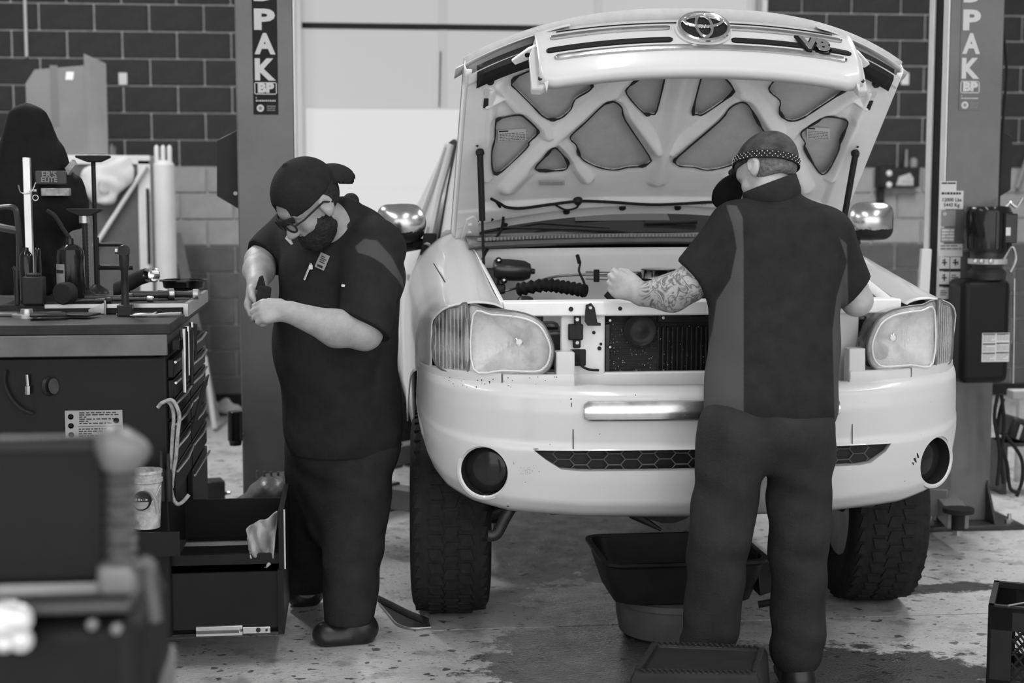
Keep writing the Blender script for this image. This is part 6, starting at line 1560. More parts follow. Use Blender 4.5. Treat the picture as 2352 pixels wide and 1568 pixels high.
g = MB(); q = ringq(1.065, .10); g.box((q[0] + q[1]) / 2, (.2, .012, .04), rz=math.atan2((q[1] - q[0]).y, (q[1] - q[0]).x)); g.build('hand_slot', M_SEAL, t)
# milk crate at the lower right
A = ground(2270, 1392, .29)
cw = .33; hz = .29; x0k, y0k = 0.0, 0.0
t = thing('milk_crate', 'black lattice milk crate in the lower right corner', 'crate', (A.x, A.y, 0), math.radians(-27), local=True)
def crate_side(o, u, nm, nrm):
    o, u, nrm = Vector(o), Vector(u), Vector(nrm); z = Vector((0, 0, 1)); L = cw
    M3 = Matrix((tuple(u), tuple(nrm), (0, 0, 1))).transposed()
    def b(a0, a1, z0, z1, th=.010):
        g.box(o + u * (a0 + a1) / 2 + z * (z0 + z1) / 2 + nrm * (-th / 2), (a1 - a0, th, z1 - z0), M=M3)
    g = MB(); b(0, L, hz - .075, hz); b(0, L, 0, .05); b(0, .075, 0, hz); b(L - .075, L, 0, hz); b(0, L, hz - .014, hz + .006, .018); g.build('side_frame', M_BLKPL, t)
    g = MB(); n = 7; a0, a1, z0, z1 = .075, L - .075, .05, hz - .075
    for s_ in (-1, 1):
        for k in range(-8, 16):
            pts = []
            c0 = k * .033
            # clip a 50 degree bar to the panel
            P = []
            for q in np.linspace(0, 1, 40):
                zz = z0 + (z1 - z0) * q; aa = (a0 + c0 + s_ * (zz - z0) * .8) if s_ > 0 else (a1 - c0 + s_ * (zz - z0) * .8)
                if a0 <= aa <= a1: P.append(o + u * aa + z * zz - nrm * .005)
            if len(P) > 3: g.tube([P[0], P[-1]], .004, 5)
    o_ = g.build('lattice', M_BLKPL, t); o_['kind'] = 'stuff'
crate_side((x0k, y0k, 0), (1, 0, 0), 'front', (0, -1, 0)); crate_side((x0k, y0k + cw, 0), (1, 0, 0), 'back', (0, 1, 0))
crate_side((x0k, y0k, 0), (0, 1, 0), 'left', (-1, 0, 0)); crate_side((x0k + cw, y0k, 0), (0, 1, 0), 'right', (1, 0, 0))
g = MB(); g.span((x0k, y0k, .004), (x0k + cw, y0k + cw, .014)); g.build('bottom', M_BLKPL, t)
g = MB(); Rk = Matrix.Rotation(math.radians(-27), 3, 'Z'); g.tube([Rk @ Vector(q) + Vector((A.x, A.y, 0)) for q in ((.06, -.005, hz + .009), (.16, .10, hz + .012), (.24, .22, hz + .010), (.30, .335, hz + .009))], .003, 6); tag(g.build('cable_tie', M_ALU, None, smooth=True), 'pale cable tie lying across the crate top', 'cable tie')
# curled strip by the left tyre
pts = [ground(x, y) for x, y in ((868, 1376), (900, 1392), (940, 1412), (985, 1430))]; pts2 = [ground(x, y) for x, y in ((872, 1390), (892, 1414), (912, 1436), (945, 1446), (990, 1444))]
t = thing('rubber_strip', 'dark curled rubber strip on the floor before the left tyre', 'strip', (pts[1].x, pts[1].y, 0))
g = MB(); g.grid([[p + Vector((0, .03, .004)), p + Vector((0, -.02, .016)), p + Vector((0, -.06, .004))] for p in spline(pts, 5)]); g.build('upper_edge', M_RUBBER, t, smooth=True, solid=.006)
g = MB(); g.tube([p + Vector((0, 0, .006)) for p in spline(pts2, 6)], .004, 6); g.build('lip', M_ALU, t, smooth=True)
g = MB(); P = [p + Vector((0, 0, .003)) for p in spline(pts, 5)] + [p + Vector((0, .01, .003)) for p in reversed(spline(pts2, 5))]; g.prism(P, (0, 0, .002)); g.build('sheet', mat('dull dark sheet', .05, .35), t)
# transmission housing on the floor between the chest and the left column
c = at(592, 1150, 1.62); c = Vector((c.x, 1.62, .13))
t = thing('gearbox_case', 'greasy gearbox housing on the floor behind the open drawers', 'gearbox', (c.x, c.y, 0))
f = union(s_cone((c.x - .08, c.y, c.z + .08), (c.x + .10, c.y + .05, c.z + .15), .09, .13), s_ell((c.x + .07, c.y - .02, c.z + .20), (.11, .12, .08)), s_ell((c.x - .12, c.y - .03, c.z + .06), (.07, .10, .09)), s_box((c.x, c.y, .10), (.16, .12, .10), .02), k=.04)
cas = soft('case', lambda P: f(P) + .006 * np.sin(P[:, 0] * 70) * np.sin(P[:, 2] * 60), (c.x - .3, c.y - .25, 0), (c.x + .32, c.y + .28, .52), .012, mat('greasy alloy', .10, .4, metal=.3, noise=.5, nscale=7, bump=.3), t)
g = MB(); g.lathe([(.03, 0), (.034, .01), (.02, .014)], (c.x - .09, c.y - .115, c.z + .12), (-.3, -1, .5), 16); g.build('boss', mat('pale gasket ring', .35, .4), t, smooth=True)
for k in range(5): q = Vector((c.x + .0 + .03 * k, c.y - .02, c.z + .272 - .002 * k)); g = MB(); g.cyl(q, q + Vector((0, 0, .03)), .006, None, 6); g.build('stud', M_STEEL, t)
c = ground(494, 1172) + Vector((0, .06, 0)); t = thing('starter_motor', 'dark square motor on the floor beside the gearbox housing', 'motor', (c.x, c.y, 0)); g = MB(); g.box((c.x - .02, c.y, .075), (.12, .12, .15), rz=.25); g.build('motor_block', M_GREASE, t, bevel=.008); g = MB(); g.cyl((c.x + .035, c.y - .01, .075), (c.x + .075, c.y - .015, .082), .009, None, 10); g.build('shaft', M_STEEL, t)
# loose nuts and dark crumbs on the floor
# foreground machine, out of focus at the lower left -------------------------------------------
YM = -2.75
M_MACH = mat('black machine paint', .020, .5, noise=.3, nscale=8); M_MGREY = mat('worn machine steel', .085, .4, metal=.3, noise=.3); M_MPALE = mat('pale cast fitting', .17, .4, metal=.2, noise=.25)
V = lambda x, y, dy=0.0: at(x, y, YM + dy)
t = thing('shop_machine', 'out of focus black machine with a ribbed column in the left foreground', 'machine', (V(120, 1500).x, YM, 0))
a, b = V(-60, 1350), V(246, 1006); g = MB(); g.span((a.x, YM, a.z), (b.x, YM + .05, b.z)); g.build('housing', M_MACH, t, bevel=.012)
a, b = V(-60, 1040), V(240, 1012); g = MB(); g.span((a.x, YM - .006, a.z), (b.x, YM, b.z)); g.build('top_band', mat('dull band', .05, .5), t, bevel=.003)
pts = [V(277, 1050 + 250 * k / 60) for k in range(61)]; g = MB(); g.tube(pts, [.021 + .003 * math.sin(k * 1.15) for k in range(61)], 14); g.build('ribbed_column', M_MGREY, t, smooth=True)
pts = [V(302, 1050 + 250 * k / 10, .03) for k in range(11)]; g = MB(); g.tube(pts, .008, 10); g.build('guide_rod', M_MACH, t, smooth=True)
f = union(s_ell(V(270, 1022), (.03, .025, .022)), s_ell(V(305, 1035), (.025, .022, .018)), s_cone(V(262, 1010), V(275, 1060), .018, .025), k=.02); c = V(280, 1030); soft('cap', f, c - Vector((.1, .06, .08)), c + Vector((.1, .06, .08)), .006, M_MPALE, t)
f = union(s_box(V(272, 1325), (.028, .025, .024), .012), s_ell(V(290, 1325), (.03, .02, .02)), k=.01); c = V(275, 1325); soft('foot_block', f, c - Vector((.08, .06, .06)), c + Vector((.1, .06, .06)), .006, M_MPALE, t)
g = MB(); g.tube(spline([V(312, 1300, -.02), V(330, 1292, -.02), V(346, 1302, -.02), V(345, 1335, -.02), V(352, 1380, -.02), V(358, 1425, -.02)], 6), [.010] * 31, 10); g.build('hook_handle', M_MGREY, t, smooth=True)
a, b = V(-60, 1412, -.02), V(305, 1372, -.02); g = MB(); g.span((a.x, YM - .04, a.z), (b.x, YM + .1, b.z)); g.build('cross_bar', mat('grey bar', .06, .45), t, bevel=.008)
a, b = V(-60, 1540, 0), V(330, 1412, 0); g = MB(); g.span((a.x, YM - .02, 0), (b.x, YM + .3, b.z)); g.build('base', M_MACH, t, bevel=.03)
for px, py, r in ((15, 1425, .028), (38, 1422, .022), (10, 1472, .016), (48, 1470, .017)):
    p = V(px, py, -.06); g = MB(); g.lathe([(r * .8, -.02), (r, -.01), (r, .01), (r * .6, .018), (.001, .02)], p, (.25, -1, .3), 18); g.build('bolt_head', mat('bright bolt', .72, .3, metal=.5), t, smooth=True)
for px, py in ((214, 1430), (270, 1440)): p = V(px, py, -.03); g = MB(); g.lathe([(.008, 0), (.008, .012), (.004, .014)], p, (0, -1, 0), 12); g.build('stud', M_MPALE, t, smooth=True)
g = MB(); g.prism([V(x, y, .1) for x, y in ((392, 1480), (402, 1500), (398, 1600), (350, 1600), (368, 1545))], (0, .02, 0)); g.build('bright_wedge', M_MPALE, t, bevel=.004)
g = MB(); q = V(548, 1560, .2); g.lathe([(.018, 0), (.022, .02), (.012, .03), (.001, .032)], (q.x, q.y, q.z - .03), (0, 0, 1), 16); g.tube([(q.x, q.y, 0), (q.x, q.y, q.z - .02)], .014, 10); tag(g.build('jack_stand', M_MGREY, None, smooth=True), 'out of focus grey post with a rounded top at the bottom edge', 'post')

# ------------------------------------------------------------------ the two mechanics
def skin_mat(name, v, tattoo=False):
    m = mat(name, v, .55, noise=.16, nscale=25, bump=.12, bscale=120)
    if tattoo:
        nt = m.node_tree; N = nt.nodes; L = nt.links
        tc = N.new('ShaderNodeTexCoord'); n = N.new('ShaderNodeTexNoise'); n.inputs['Scale'].default_value = 15; n.inputs['Detail'].default_value = 4; n.inputs['Distortion'].default_value = 1.6
        L.new(tc.outputs['Object'], n.inputs['Vector'])
        w = N.new('ShaderNodeMath'); w.operation = 'PINGPONG'; w.inputs[1].default_value = .085; L.new(n.outputs['Fac'], w.inputs[0])
        r = N.new('ShaderNodeMapRange'); r.inputs[1].default_value, r.inputs[2].default_value, r.inputs[3].default_value, r.inputs[4].default_value = .004, .06, .11, .40
        L.new(w.outputs[0], r.inputs[0]); masked(m, r.outputs[0], 1.0)
    return m
M_SKIN_A = skin_mat('light skin', .34); M_SKIN_B = skin_mat('tanned tattooed skin', .40, True)
M_SHIRT = mat('black work shirt', .026, .9, spec=.12, noise=.25, nscale=18, bump=.25, bscale=220)
M_SHIRT2 = masked(mat('black work shirt with charcoal panels', .021, .9, spec=.12, noise=.25, nscale=18, bump=.25, bscale=220), .068)
M_PANEL = mat('charcoal shirt panel', .040, .9, spec=.12, noise=.1, nscale=18, bump=.25, bscale=220)
M_TROUSER = mat('black work trousers', .024, .9, spec=.12, noise=.3, nscale=12, bump=.3, bscale=160)
M_JEANS = mat('dark denim', .028, .85, spec=.12, noise=.3, nscale=10, bump=.3, bscale=160)
M_BOOT = mat('black boot leather', .014, .35, spec=.4, noise=.3)
M_CAP = mat('black cap cloth', .02, .9, spec=.12, noise=.25, nscale=22, bump=.3, bscale=180)
M_CAP_WORN = mat('worn dark cap', .055, .85, spec=.15, noise=.8, nscale=16, bump=.3)
M_BEARD = mat('dark beard hair', .04, .8, noise=.5, nscale=60, bump=.8, bscale=90)
M_HAIR = mat('short grey hair', .13, .8, noise=.5, nscale=70, bump=.8, bscale=110)
def A3(px, py, Y): return np.array(at(px, py, Y))
def proj(P):
    v = P - np.array(CAM); d = v @ np.array(FW)
    return 1176 + F_PX * (v @ np.array(RT)) / d, 784 - F_PX * (v @ np.array(UP)) / d
def chain(pts, rs, k=.02):
    return union(*[s_cone(pts[i], pts[i + 1], rs[i], rs[i + 1]) for i in range(len(pts) - 1)], k=k)
def unit(v): v = np.array(v, float); return v / np.linalg.norm(v)
def frame(f, u):
    f = unit(f); u = np.array(u, float); u = unit(u - f * (u @ f)); return f, np.cross(u, f), u
def hand(wrist, d, n, side=1, curl=(65, 75, 45), size=1.0, spread=.0, thumb=(35, 25)):
    """wrist, finger direction d, palm normal n; fingers curl towards n"""
    d = unit(d); n = unit(np.array(n) - d * (np.array(n) @ d)); w = np.cross(d, n) * side; s = size; wrist = np.array(wrist)
    kn = [wrist + d * s * L + w * s * o for L, o in ((.092, .030), (.096, .010), (.092, -.011), (.084, -.030))]
    palm = [s_cone(wrist - d * .01, kn[i] - d * .012 * s, .022 * s, .0155 * s) for i in range(4)] + [s_cone(wrist + d * .03 * s + w * .015 * s, wrist + d * .05 * s + w * .03 * s + n * .012 * s, .02 * s, .016 * s)]
    P = union(*palm, k=.018)
    fingers = []
    for i, L in enumerate((.074, .082, .076, .060)):
        p = kn[i]; a = 0; sp = (1.5 - i) * spread
        for j, fr in enumerate((.45, .31, .24)):
            a += math.radians(curl[j]); v = d * math.cos(a) + n * math.sin(a) + w * sp; q = p + unit(v) * L * fr * s
            fingers.append(s_cone(p, q, (.0105 - .001 * j) * s, (.0098 - .0012 * j) * s)); p = q
    b = wrist + d * .028 * s + w * .032 * s; t1 = b + unit(d * math.cos(math.radians(thumb[0])) + w * math.sin(math.radians(thumb[0])) + n * .5) * .045 * s; t2 = t1 + unit(d * .7 + n * .7 - w * .15) * .032 * s
    th = [s_cone(b, t1, .015 * s, .0115 * s), s_cone(t1, t2, .0115 * s, .009 * s)]
    F = union(*fingers, k=.0035); T = union(*th, k=.006)
    return lambda X: smin([P(X), F(X), T(X)], .007)
def head_sdf(c, f, u, s=1.0):
    f, l, u = frame(f, u); R = np.stack([f, l, u], 1); c = np.array(c)
    W = lambda x, y, z: c + (f * x + l * y + u * z) * s
    e = lambda x, y, z, a, b, d: s_ell(W(x, y, z), np.array((a, b, d)) * s, R)
    base = union(e(-.005, 0, .035, .100, .078, .098), e(.030, 0, -.045, .062, .060, .078), e(.055, 0, -.085, .036, .036, .028), e(.075, 0, .028, .022, .050, .018), k=.035)
    nose = union(s_cone(W(.088, 0, .012), W(.116, 0, -.032), .010 * s, .015 * s), s_ell(W(.104, .013, -.036), np.array((.012, .010, .009)) * s, R), s_ell(W(.104, -.013, -.036), np.array((.012, .010, .009)) * s, R), k=.01)
    lips = union(s_cone(W(.088, -.02, -.068), W(.088, .02, -.068), .008 * s, .008 * s), s_cone(W(.086, -.017, -.078), W(.086, .017, -.078), .009 * s, .009 * s), k=.004)
    cheeks = union(e(.06, .04, -.03, .025, .022, .025), e(.06, -.04, -.03, .025, .022, .025), k=.01)
    h = union(base, cheeks, nose, lips, k=.012)
    for y in (.032, -.032): h = cut(h, e(.098, y, .004, .020, .020, .013), .012)
    eyes = union(*[s_ell(W(.078, y, .004), np.array((.013, .013, .012)) * s, R) for y in (.032, -.032)], k=.001)
    ears = []
    for y in (1, -1):
        o = union(e(-.010, .082 * y, -.006, .025, .012, .036), e(-.003, .080 * y, -.034, .013, .009, .014), k=.006)
        ears.append(cut(o, e(-.006, .095 * y, .0, .014, .010, .022), .006))
    E = union(*ears, k=.002)
    return (lambda P: smin([np.minimum(h(P), eyes(P)), E(P)], .006)), W, R
def boot(heel, toe, top, r=.05):
    heel, toe, top = np.array(heel), np.array(toe), np.array(top); d = unit(toe - heel)
    return union(s_cone(heel + d * .04 + (0, 0, .045), toe - d * .05 + (0, 0, .04), .045, .042), s_flat(heel + d * .05 + (0, 0, .02), toe - d * .06 + (0, 0, .022), .026, .03, np.cross(d, (0, 0, 1)), 1.7), s_cone(heel + d * .06 + (0, 0, .06), top, .052, .058), k=.025)
def above(f, z): return lambda P: np.maximum(f(P), z - P[:, 2])
def halfspace(f, p, n):
    p, n = np.array(p), unit(n); return lambda P: np.maximum(f(P), (P - p) @ n)
def wrinkle(f, a, fx, fz, ph=0.0):
    return lambda P: f(P) + a * (np.sin(P[:, 0] * fx + P[:, 2] * fz * .7 + 1.7 * np.sin(P[:, 2] * fz + ph)) * .6 + .4 * np.sin(P[:, 1] * fx * 1.3 - P[:, 2] * fz * 1.4 + ph))
def mask_poly(x, y, poly, w=3.0):
    d = np.full(x.shape, 1e9)
    for i in range(len(poly)): d = np.minimum(d, seg_d(x, y, poly[i], poly[(i + 1) % len(poly)]))
    return np.clip(.5 + np.where(inside(x, y, poly), d, -d) / (2 * w), 0, 1)

# ---- left: bearded mechanic looking down at a device, cap turned backwards --------------------------
man = thing('person', 'bearded mechanic in black work shirt and backwards cap looking down at his hands', 'person', (-1.30, .62, 0))
HC = A3(712, 466, .34); HF = (-.66, -.34, -.67); HU = (-.36, -.30, .88)
hd, HWf, HR = head_sdf(HC, HF, HU, 1.08)
sh_l, sh_r = A3(858, 575, .40), A3(668, 530, .72)
el_l, wr_l = A3(838, 764, .28), A3(664, 716, .20)
el_r, wr_r = A3(598, 600, .62), A3(590, 654, .38)
torso = union(s_ell(A3(780, 640, .56), (.17, .16, .24)), s_ell(A3(768, 830, .56), (.18, .17, .28)), s_ell(A3(785, 985, .62), (.17, .16, .18)), s_cone(sh_l, sh_r, .075, .075), k=.08)
neck = chain([HC + np.array((.02, .02, -.03)), A3(770, 515, .44), A3(785, 560, .52)], (.062, .07, .10))
arm_l = chain([sh_l, el_l, el_l * .62 + wr_l * .38 + np.array((0, 0, -.012)), wr_l], (.07, .056, .060, .036), .03)
arm_r = chain([sh_r, el_r, el_r * .6 + wr_r * .4, wr_r], (.065, .052, .052, .034), .03)
hand_l = hand(wr_l, (-.96, -.05, .04), (.02, .85, -.5), side=-1, curl=(50, 75, 50), size=1.02, thumb=(20, 10))
hand_r = hand(wr_r, (-.22, -.35, -.9), (.75, -.3, -.1), side=1, curl=(35, 55, 40), size=1.0, thumb=(30, 20))
hip_l, hip_r = A3(822, 1030, .58), A3(742, 1030, .74)
kn_l, kn_r = A3(812, 1250, .54), A3(722, 1240, .84)
an_l, an_r = A3(800, 1420, .50), A3(705, 1368, .96)
an_l[2] = max(an_l[2], .09); an_r[2] = max(an_r[2], .09)
legs = union(chain([hip_l, kn_l, an_l], (.095, .065, .05)), chain([hip_r, kn_r, an_r], (.095, .065, .05)), k=.03)
bodyf = union(union(torso, neck, legs, k=.05), union(arm_l, hand_l, k=.012), union(arm_r, hand_r, k=.012), k=.015)
bodyf2 = lambda P: smin([bodyf(P), hd(P)], .02)
body = soft('body', bodyf2, (-1.82, .02, .04), (-.98, 1.12, 1.78), .0062, M_SKIN_A, man, relax=1)
# shirt
shirt = union(s_ell(A3(786, 640, .55), (.205, .19, .25)), s_flat(A3(778, 640, .56), A3(788, 985, .60), .19, .20, (1, 0, 0), 1.07), s_ell(A3(752, 800, .54), (.19, .19, .25)), s_cone(A3(815, 560, .52), A3(700, 545, .60), .10, .085), s_cone(A3(785, 500, .46), A3(820, 560, .5), .075, .11), s_cone(A3(840, 540, .5), A3(880, 640, .5), .07, .07), k=.06)
sl_l = halfspace(s_cone(sh_l, el_l + (el_l - sh_l) * .1, .112, .092), A3(818, 742, .29), unit(el_l - sh_l) + np.array((-.45, 0, .0)))
sl_r = halfspace(s_cone(sh_r, el_r, .085, .078), A3(606, 588, .62), unit(el_r - sh_r))
hz = at(790, 1038, .6).z
shirt_f = wrinkle(union(shirt, sl_l, sl_r, k=.035), .0055, 26, 13)
shirt_f = cut(shirt_f, s_cone(HC + np.array((-.03, -.02, -.02)), A3(745, 515, .40), .085, .07), .01)
shirt_f = above(shirt_f, hz)
SHP = [(816, 566), (836, 548), (866, 552), (900, 590), (925, 640), (930, 668), (912, 640), (880, 606), (850, 588), (822, 580)]
def pick_shirt(P):
    x, y = proj(P); return np.where(P[:, 1] < .62, mask_poly(x, y, SHP), 0)
shirt_o = soft('work_shirt', shirt_f, (-1.82, .1, hz - .02), (-.96, 1.02, 1.66), .0075, M_SHIRT2, man, attr=pick_shirt, relax=1)
col = union(s_cone(A3(760, 545, .34), A3(800, 468, .42), .016, .020), s_cone(A3(800, 468, .42), A3(812, 470, .54), .02, .02), k=.02)
soft('collar', s_flat(A3(802, 520, .44), A3(806, 462, .52), .034, .030, (0, 1, 0), 2.0), A3(740, 560, .2) - np.array((.05, .02, .05)), A3(840, 440, .7) + np.array((.03, .03, .05)), .007, M_SHIRT, man)
# trousers and boots
trou = union(s_ell(A3(785, 1010, .62), (.20, .19, .16)), chain([hip_l, kn_l, an_l], (.145, .108, .094)), chain([hip_r, kn_r, an_r], (.145, .108, .094)), s_cone(A3(775, 1060, .64), A3(770, 1200, .66), .14, .10), k=.05)
trou_f = above(wrinkle(trou, .006, 24, 20, 1.0), .075)
soft('work_trousers', trou_f, (-1.80, .2, .05), (-1.0, 1.22, at(790, 940, .6).z), .009, M_TROUSER, man)
for (hl, te, an) in ((ground(866, 1470), ground(712, 1482), an_l), (np.array(an_r) + (.06, .06, -an_r[2]), ground(655, 1392), an_r)):
    hl = np.array((hl[0], hl[1], 0)); te = np.array((te[0], te[1], 0)); fb = above(boot(hl, te, np.array((an[0], an[1], .16))), .0)
    o = soft('boot', fb, np.minimum(hl, te) - (.12, .12, .0) + (0, 0, -.004), np.maximum(hl, te) + (.12, .14, .22), .007, M_BOOT, man)
# cap turned backwards
R = HR; Wf = HWf
crown = s_ell(Wf(-.008, 0, .040), np.array((.114, .092, .110)) * 1.08, R)
fv, lv, uv = R[:, 0], R[:, 1], R[:, 2]
crown = halfspace(crown, Wf(0, 0, .028), -uv * 1.0 + fv * (-.10))
opening = s_ell(Wf(.105, 0, .048), np.array((.05, .042, .026)) * 1.08, R)
crown = cut(crown, opening, .006)
button = s_ell(Wf(-.01, 0, .152), (.009, .009, .006), R)
cap = soft('cap', union(crown, button, k=.006), HC - .2, HC + .2, .0055, M_CAP, man)
bf_, bl_, bu_ = frame(-fv - uv * .95, uv); RB = np.stack([bf_, bl_, bu_], 1); bc = Wf(-.098, 0, .038) + bf_ * .040 - bu_ * .02
brim = s_ell(bc, (.078, .080, .056), RB); brim = halfspace(cut(brim, s_ell(bc - bu_ * .007, (.085, .074, .050), RB), .003), bc - bu_ * .012, -bu_)
soft('cap_brim', brim, HC - .26, HC + .26, .005, M_CAP, cap)
g = MB(); pts = [Vector(Wf(.118 - .010 * abs(t) ** 2 * 2.2, .052 * t, .022)) for t in np.linspace(-1, 1, 14)]; g.tube(pts, .006, 8, flat=1.8); g.build('cap_strap', M_CAP, cap, smooth=True)
# beard, hair, glasses
jaw = union(s_ell(Wf(.028, 0, -.058), np.array((.072, .070, .080)) * 1.08, R), s_ell(Wf(.060, 0, -.098), np.array((.042, .044, .040)) * 1.08, R), k=.03)
jaw = cut(jaw, s_ell(Wf(.085, 0, -.012), np.array((.062, .085, .044)) * 1.08, R), .012)
jaw = halfspace(jaw, Wf(0, 0, -.012), uv * 1.0 - fv * .35)
jaw = cut(jaw, s_ell(Wf(-.05, 0, -.03), np.array((.045, .12, .09)) * 1.08, R), .01)
soft('beard', lambda P: jaw(P) + .003 * np.sin(P[:, 0] * 240) * np.sin(P[:, 2] * 210 + P[:, 1] * 190), HC - .2, HC + .2, .0055, M_BEARD, man)
hr = halfspace(s_ell(Wf(-.012, 0, .022), np.array((.105, .083, .100)) * 1.08, R), Wf(.0, 0, 0), fv); hr = cut(hr, s_ell(Wf(-.03, 0, -.12), (.12, .12, .09), R), .01)
soft('hair', hr, HC - .2, HC + .2, .006, M_BEARD, man)
g = MB()
for y in (.034, -.034):
    pts = [Vector(Wf(.118 - abs(y + .024 * math.cos(a)) * .15, y + .026 * math.cos(a), .002 + .019 * math.sin(a))) for a in [2 * math.pi * k / 20 for k in range(20)]]; g.tube(pts, .0034, 6, closed=True)
g.tube([Vector(Wf(.118, .010, .006)), Vector(Wf(.121, 0, .009)), Vector(Wf(.118, -.010, .006))], .003, 6)
for y in (1, -1): g.tube([Vector(Wf(.110, .060 * y, .008)), Vector(Wf(.08, .080 * y, .010)), Vector(Wf(-.005, .088 * y, .010)), Vector(Wf(-.03, .088 * y, -.012))], .0038, 6)
g.build('glasses', M_PLASTIC, man, smooth=True)
g = MB()
for y in (.034, -.034): g.add([Vector(Wf(.116 - abs(y + .024 * math.cos(a)) * .15, y + .024 * math.cos(a), .002 + .017 * math.sin(a))) for a in [2 * math.pi * k / 16 for k in range(16)]], [tuple(range(16))])
g.build('lenses', glass_mat('spectacle lens', .7, .1, .05), man)
# name badge, pen, sleeve tag
def on_shirt(px, py, f=shirt_f, y0=.1, y1=.7):
    ys = np.linspace(y0, y1, 240); P = np.array([A3(px, py, y) for y in ys]); d = f(P); k = int(np.argmax(d < 0)) if (d < 0).any() else 0; return Vector(P[k])
bq = [on_shirt(x, y) + Vector((0, -.004, 0)) for x, y in ((722, 612), (744, 622), (758, 588), (737, 578))]
g = MB(); g.prism(bq, (0, -.003, 0)); bd = g.build('name_badge', mat('pale badge', .26, .5), man, bevel=.002)
def in_badge(u, v): return bq[0].lerp(bq[1], u).lerp(bq[3].lerp(bq[2], u), v) + Vector((0, -.0035, 0))
g = MB()
for u0, v0, u1, v1 in ((.2, .1, .75, .25), (.2, .40, .8, .46), (.2, .52, .7, .58), (.2, .64, .8, .70), (.2, .76, .6, .82)): g.add([in_badge(u0, v0), in_badge(u1, v0), in_badge(u1, v1), in_badge(u0, v1)], [(0, 1, 2, 3)])
g.build('print', M_INK, bd)
a, b = on_shirt(699, 642) + Vector((0, -.012, 0)), on_shirt(715, 604) + Vector((0, -.012, 0)); g = MB(); g.tube([a, a.lerp(b, .5), b], .0042, 8); pn = g.build('pen', M_CHROME, man, smooth=True); g = MB(); g.box(a.lerp(b, .7) + Vector((.006, -.003, .004)), (.012, .004, .016)); g.build('clip', M_PAPER, pn)
p = on_shirt(791, 656); g = MB(); g.box(p + Vector((0, -.002, 0)), (.02, .003, .008), M=Matrix.Rotation(.15, 3, 'Y')); g.build('sleeve_tag', M_PAPER, man)
bq2 = [on_shirt(x, y, y1=.9) + Vector((-.01, -.006, 0)) for x, y in ((656, 545), (668, 555), (673, 562), (662, 535))]
p = A3(664, 550, .42); g = MB(); g.prism([Vector(p) + Vector(q) for q in ((-.014, 0, .004), (.006, 0, -.018), (.014, 0, -.016), (-.004, 0, .022))], (0, .003, 0)); g.build('collar_patch', M_PAPER, man)
# device in his hands
c = (wr_l + wr_r) / 2
dv = thing('handheld_tool', 'black handheld device gripped by the bearded mechanic', 'device', tuple(A3(602, 715, .30)))
dc = A3(603, 700, .29); Rd = Matrix.Rotation(math.radians(8), 3, 'Y'); g = MB(); g.box(Vector(dc), (.046, .03, .13), M=Rd); g.build('casing', M_CAP, dv, bevel=.008)
g = MB(); q = A3(598, 652, .30); g.prism([Vector(q) + Vector(k) for k in ((-.018, 0, -.02), (.02, 0, -.02), (.008, 0, .03), (-.004, 0, .024))], (0, .02, 0)); g.build('nozzle', M_CAP, dv, bevel=.004)

# ---- right: mechanic seen from behind, leaning over the engine ------------------------------------------
man2 = thing('person', 'mechanic seen from behind in dark shirt with grey side panels leaning over the engine', 'person', (.20, -.15, 0))
HC2 = A3(1764, 396, .02); f2, u2 = (-.54, .62, -.56), (.02, .48, .88)
hd2, W2, R2 = head_sdf(HC2, f2, u2, 1.02)
s_l, s_r = A3(1688, 535, -.02), A3(1905, 545, -.02)
e_l, w_l = A3(1585, 652, .0), A3(1474, 676, .10)
e_r, w_r = A3(1968, 690, -.02), A3(1945, 626, .40)
pel = A3(1765, 960, -.24)
tor2 = union(s_flat(A3(1775, 560, -.02), A3(1768, 940, -.22), .13, .13, (1, 0, 0), 1.3), s_cone(s_l, s_r, .07, .07), k=.06)
nk2 = chain([HC2 + np.array((.02, -.01, -.03)), A3(1778, 450, -.03), A3(1785, 520, -.02)], (.058, .06, .09))
al2 = chain([s_l, e_l, e_l * .62 + w_l * .38 + np.array((0, 0, -.016)), w_l], (.065, .054, .060, .040), .03)
ar2 = chain([s_r, e_r, e_r * .6 + w_r * .4, w_r], (.065, .050, .050, .036), .02)
hl2 = hand(w_l, (-.88, .22, .38), (.25, .85, .1), side=-1, curl=(60, 80, 50), size=1.08, thumb=(15, 10))
hr2 = hand(w_r, (-.5, .8, -.1), (-.2, .1, -1), side=1, curl=(40, 50, 40))
hp_l, hp_r = A3(1690, 985, -.24), A3(1838, 985, -.24)
kl, kr = A3(1652, 1235, -.25), A3(1834, 1235, -.24)
al, ar = A3(1628, 1470, -.20), A3(1832, 1490, -.22)
al[2] = max(al[2], .10); ar[2] = max(ar[2], .10)
lg2 = union(chain([hp_l, kl, al], (.085, .06, .045)), chain([hp_r, kr, ar], (.085, .06, .045)), k=.03)
bf2 = union(union(tor2, nk2, lg2, k=.05), union(al2, hl2, k=.012), union(ar2, hr2, k=.012), k=.015)
bf2h = lambda P: smin([bf2(P), hd2(P)], .02)
TATP = [(1476, 600), (1640, 560), (1640, 760), (1470, 760)]
def tp(P): x, y = proj(P); return mask_poly(x, y, TATP, 10)
soft('body', bf2h, (-.42, -.42, .04), (.58, .62, 1.84), .0062, M_SKIN_B, man2, attr=tp, relax=1)
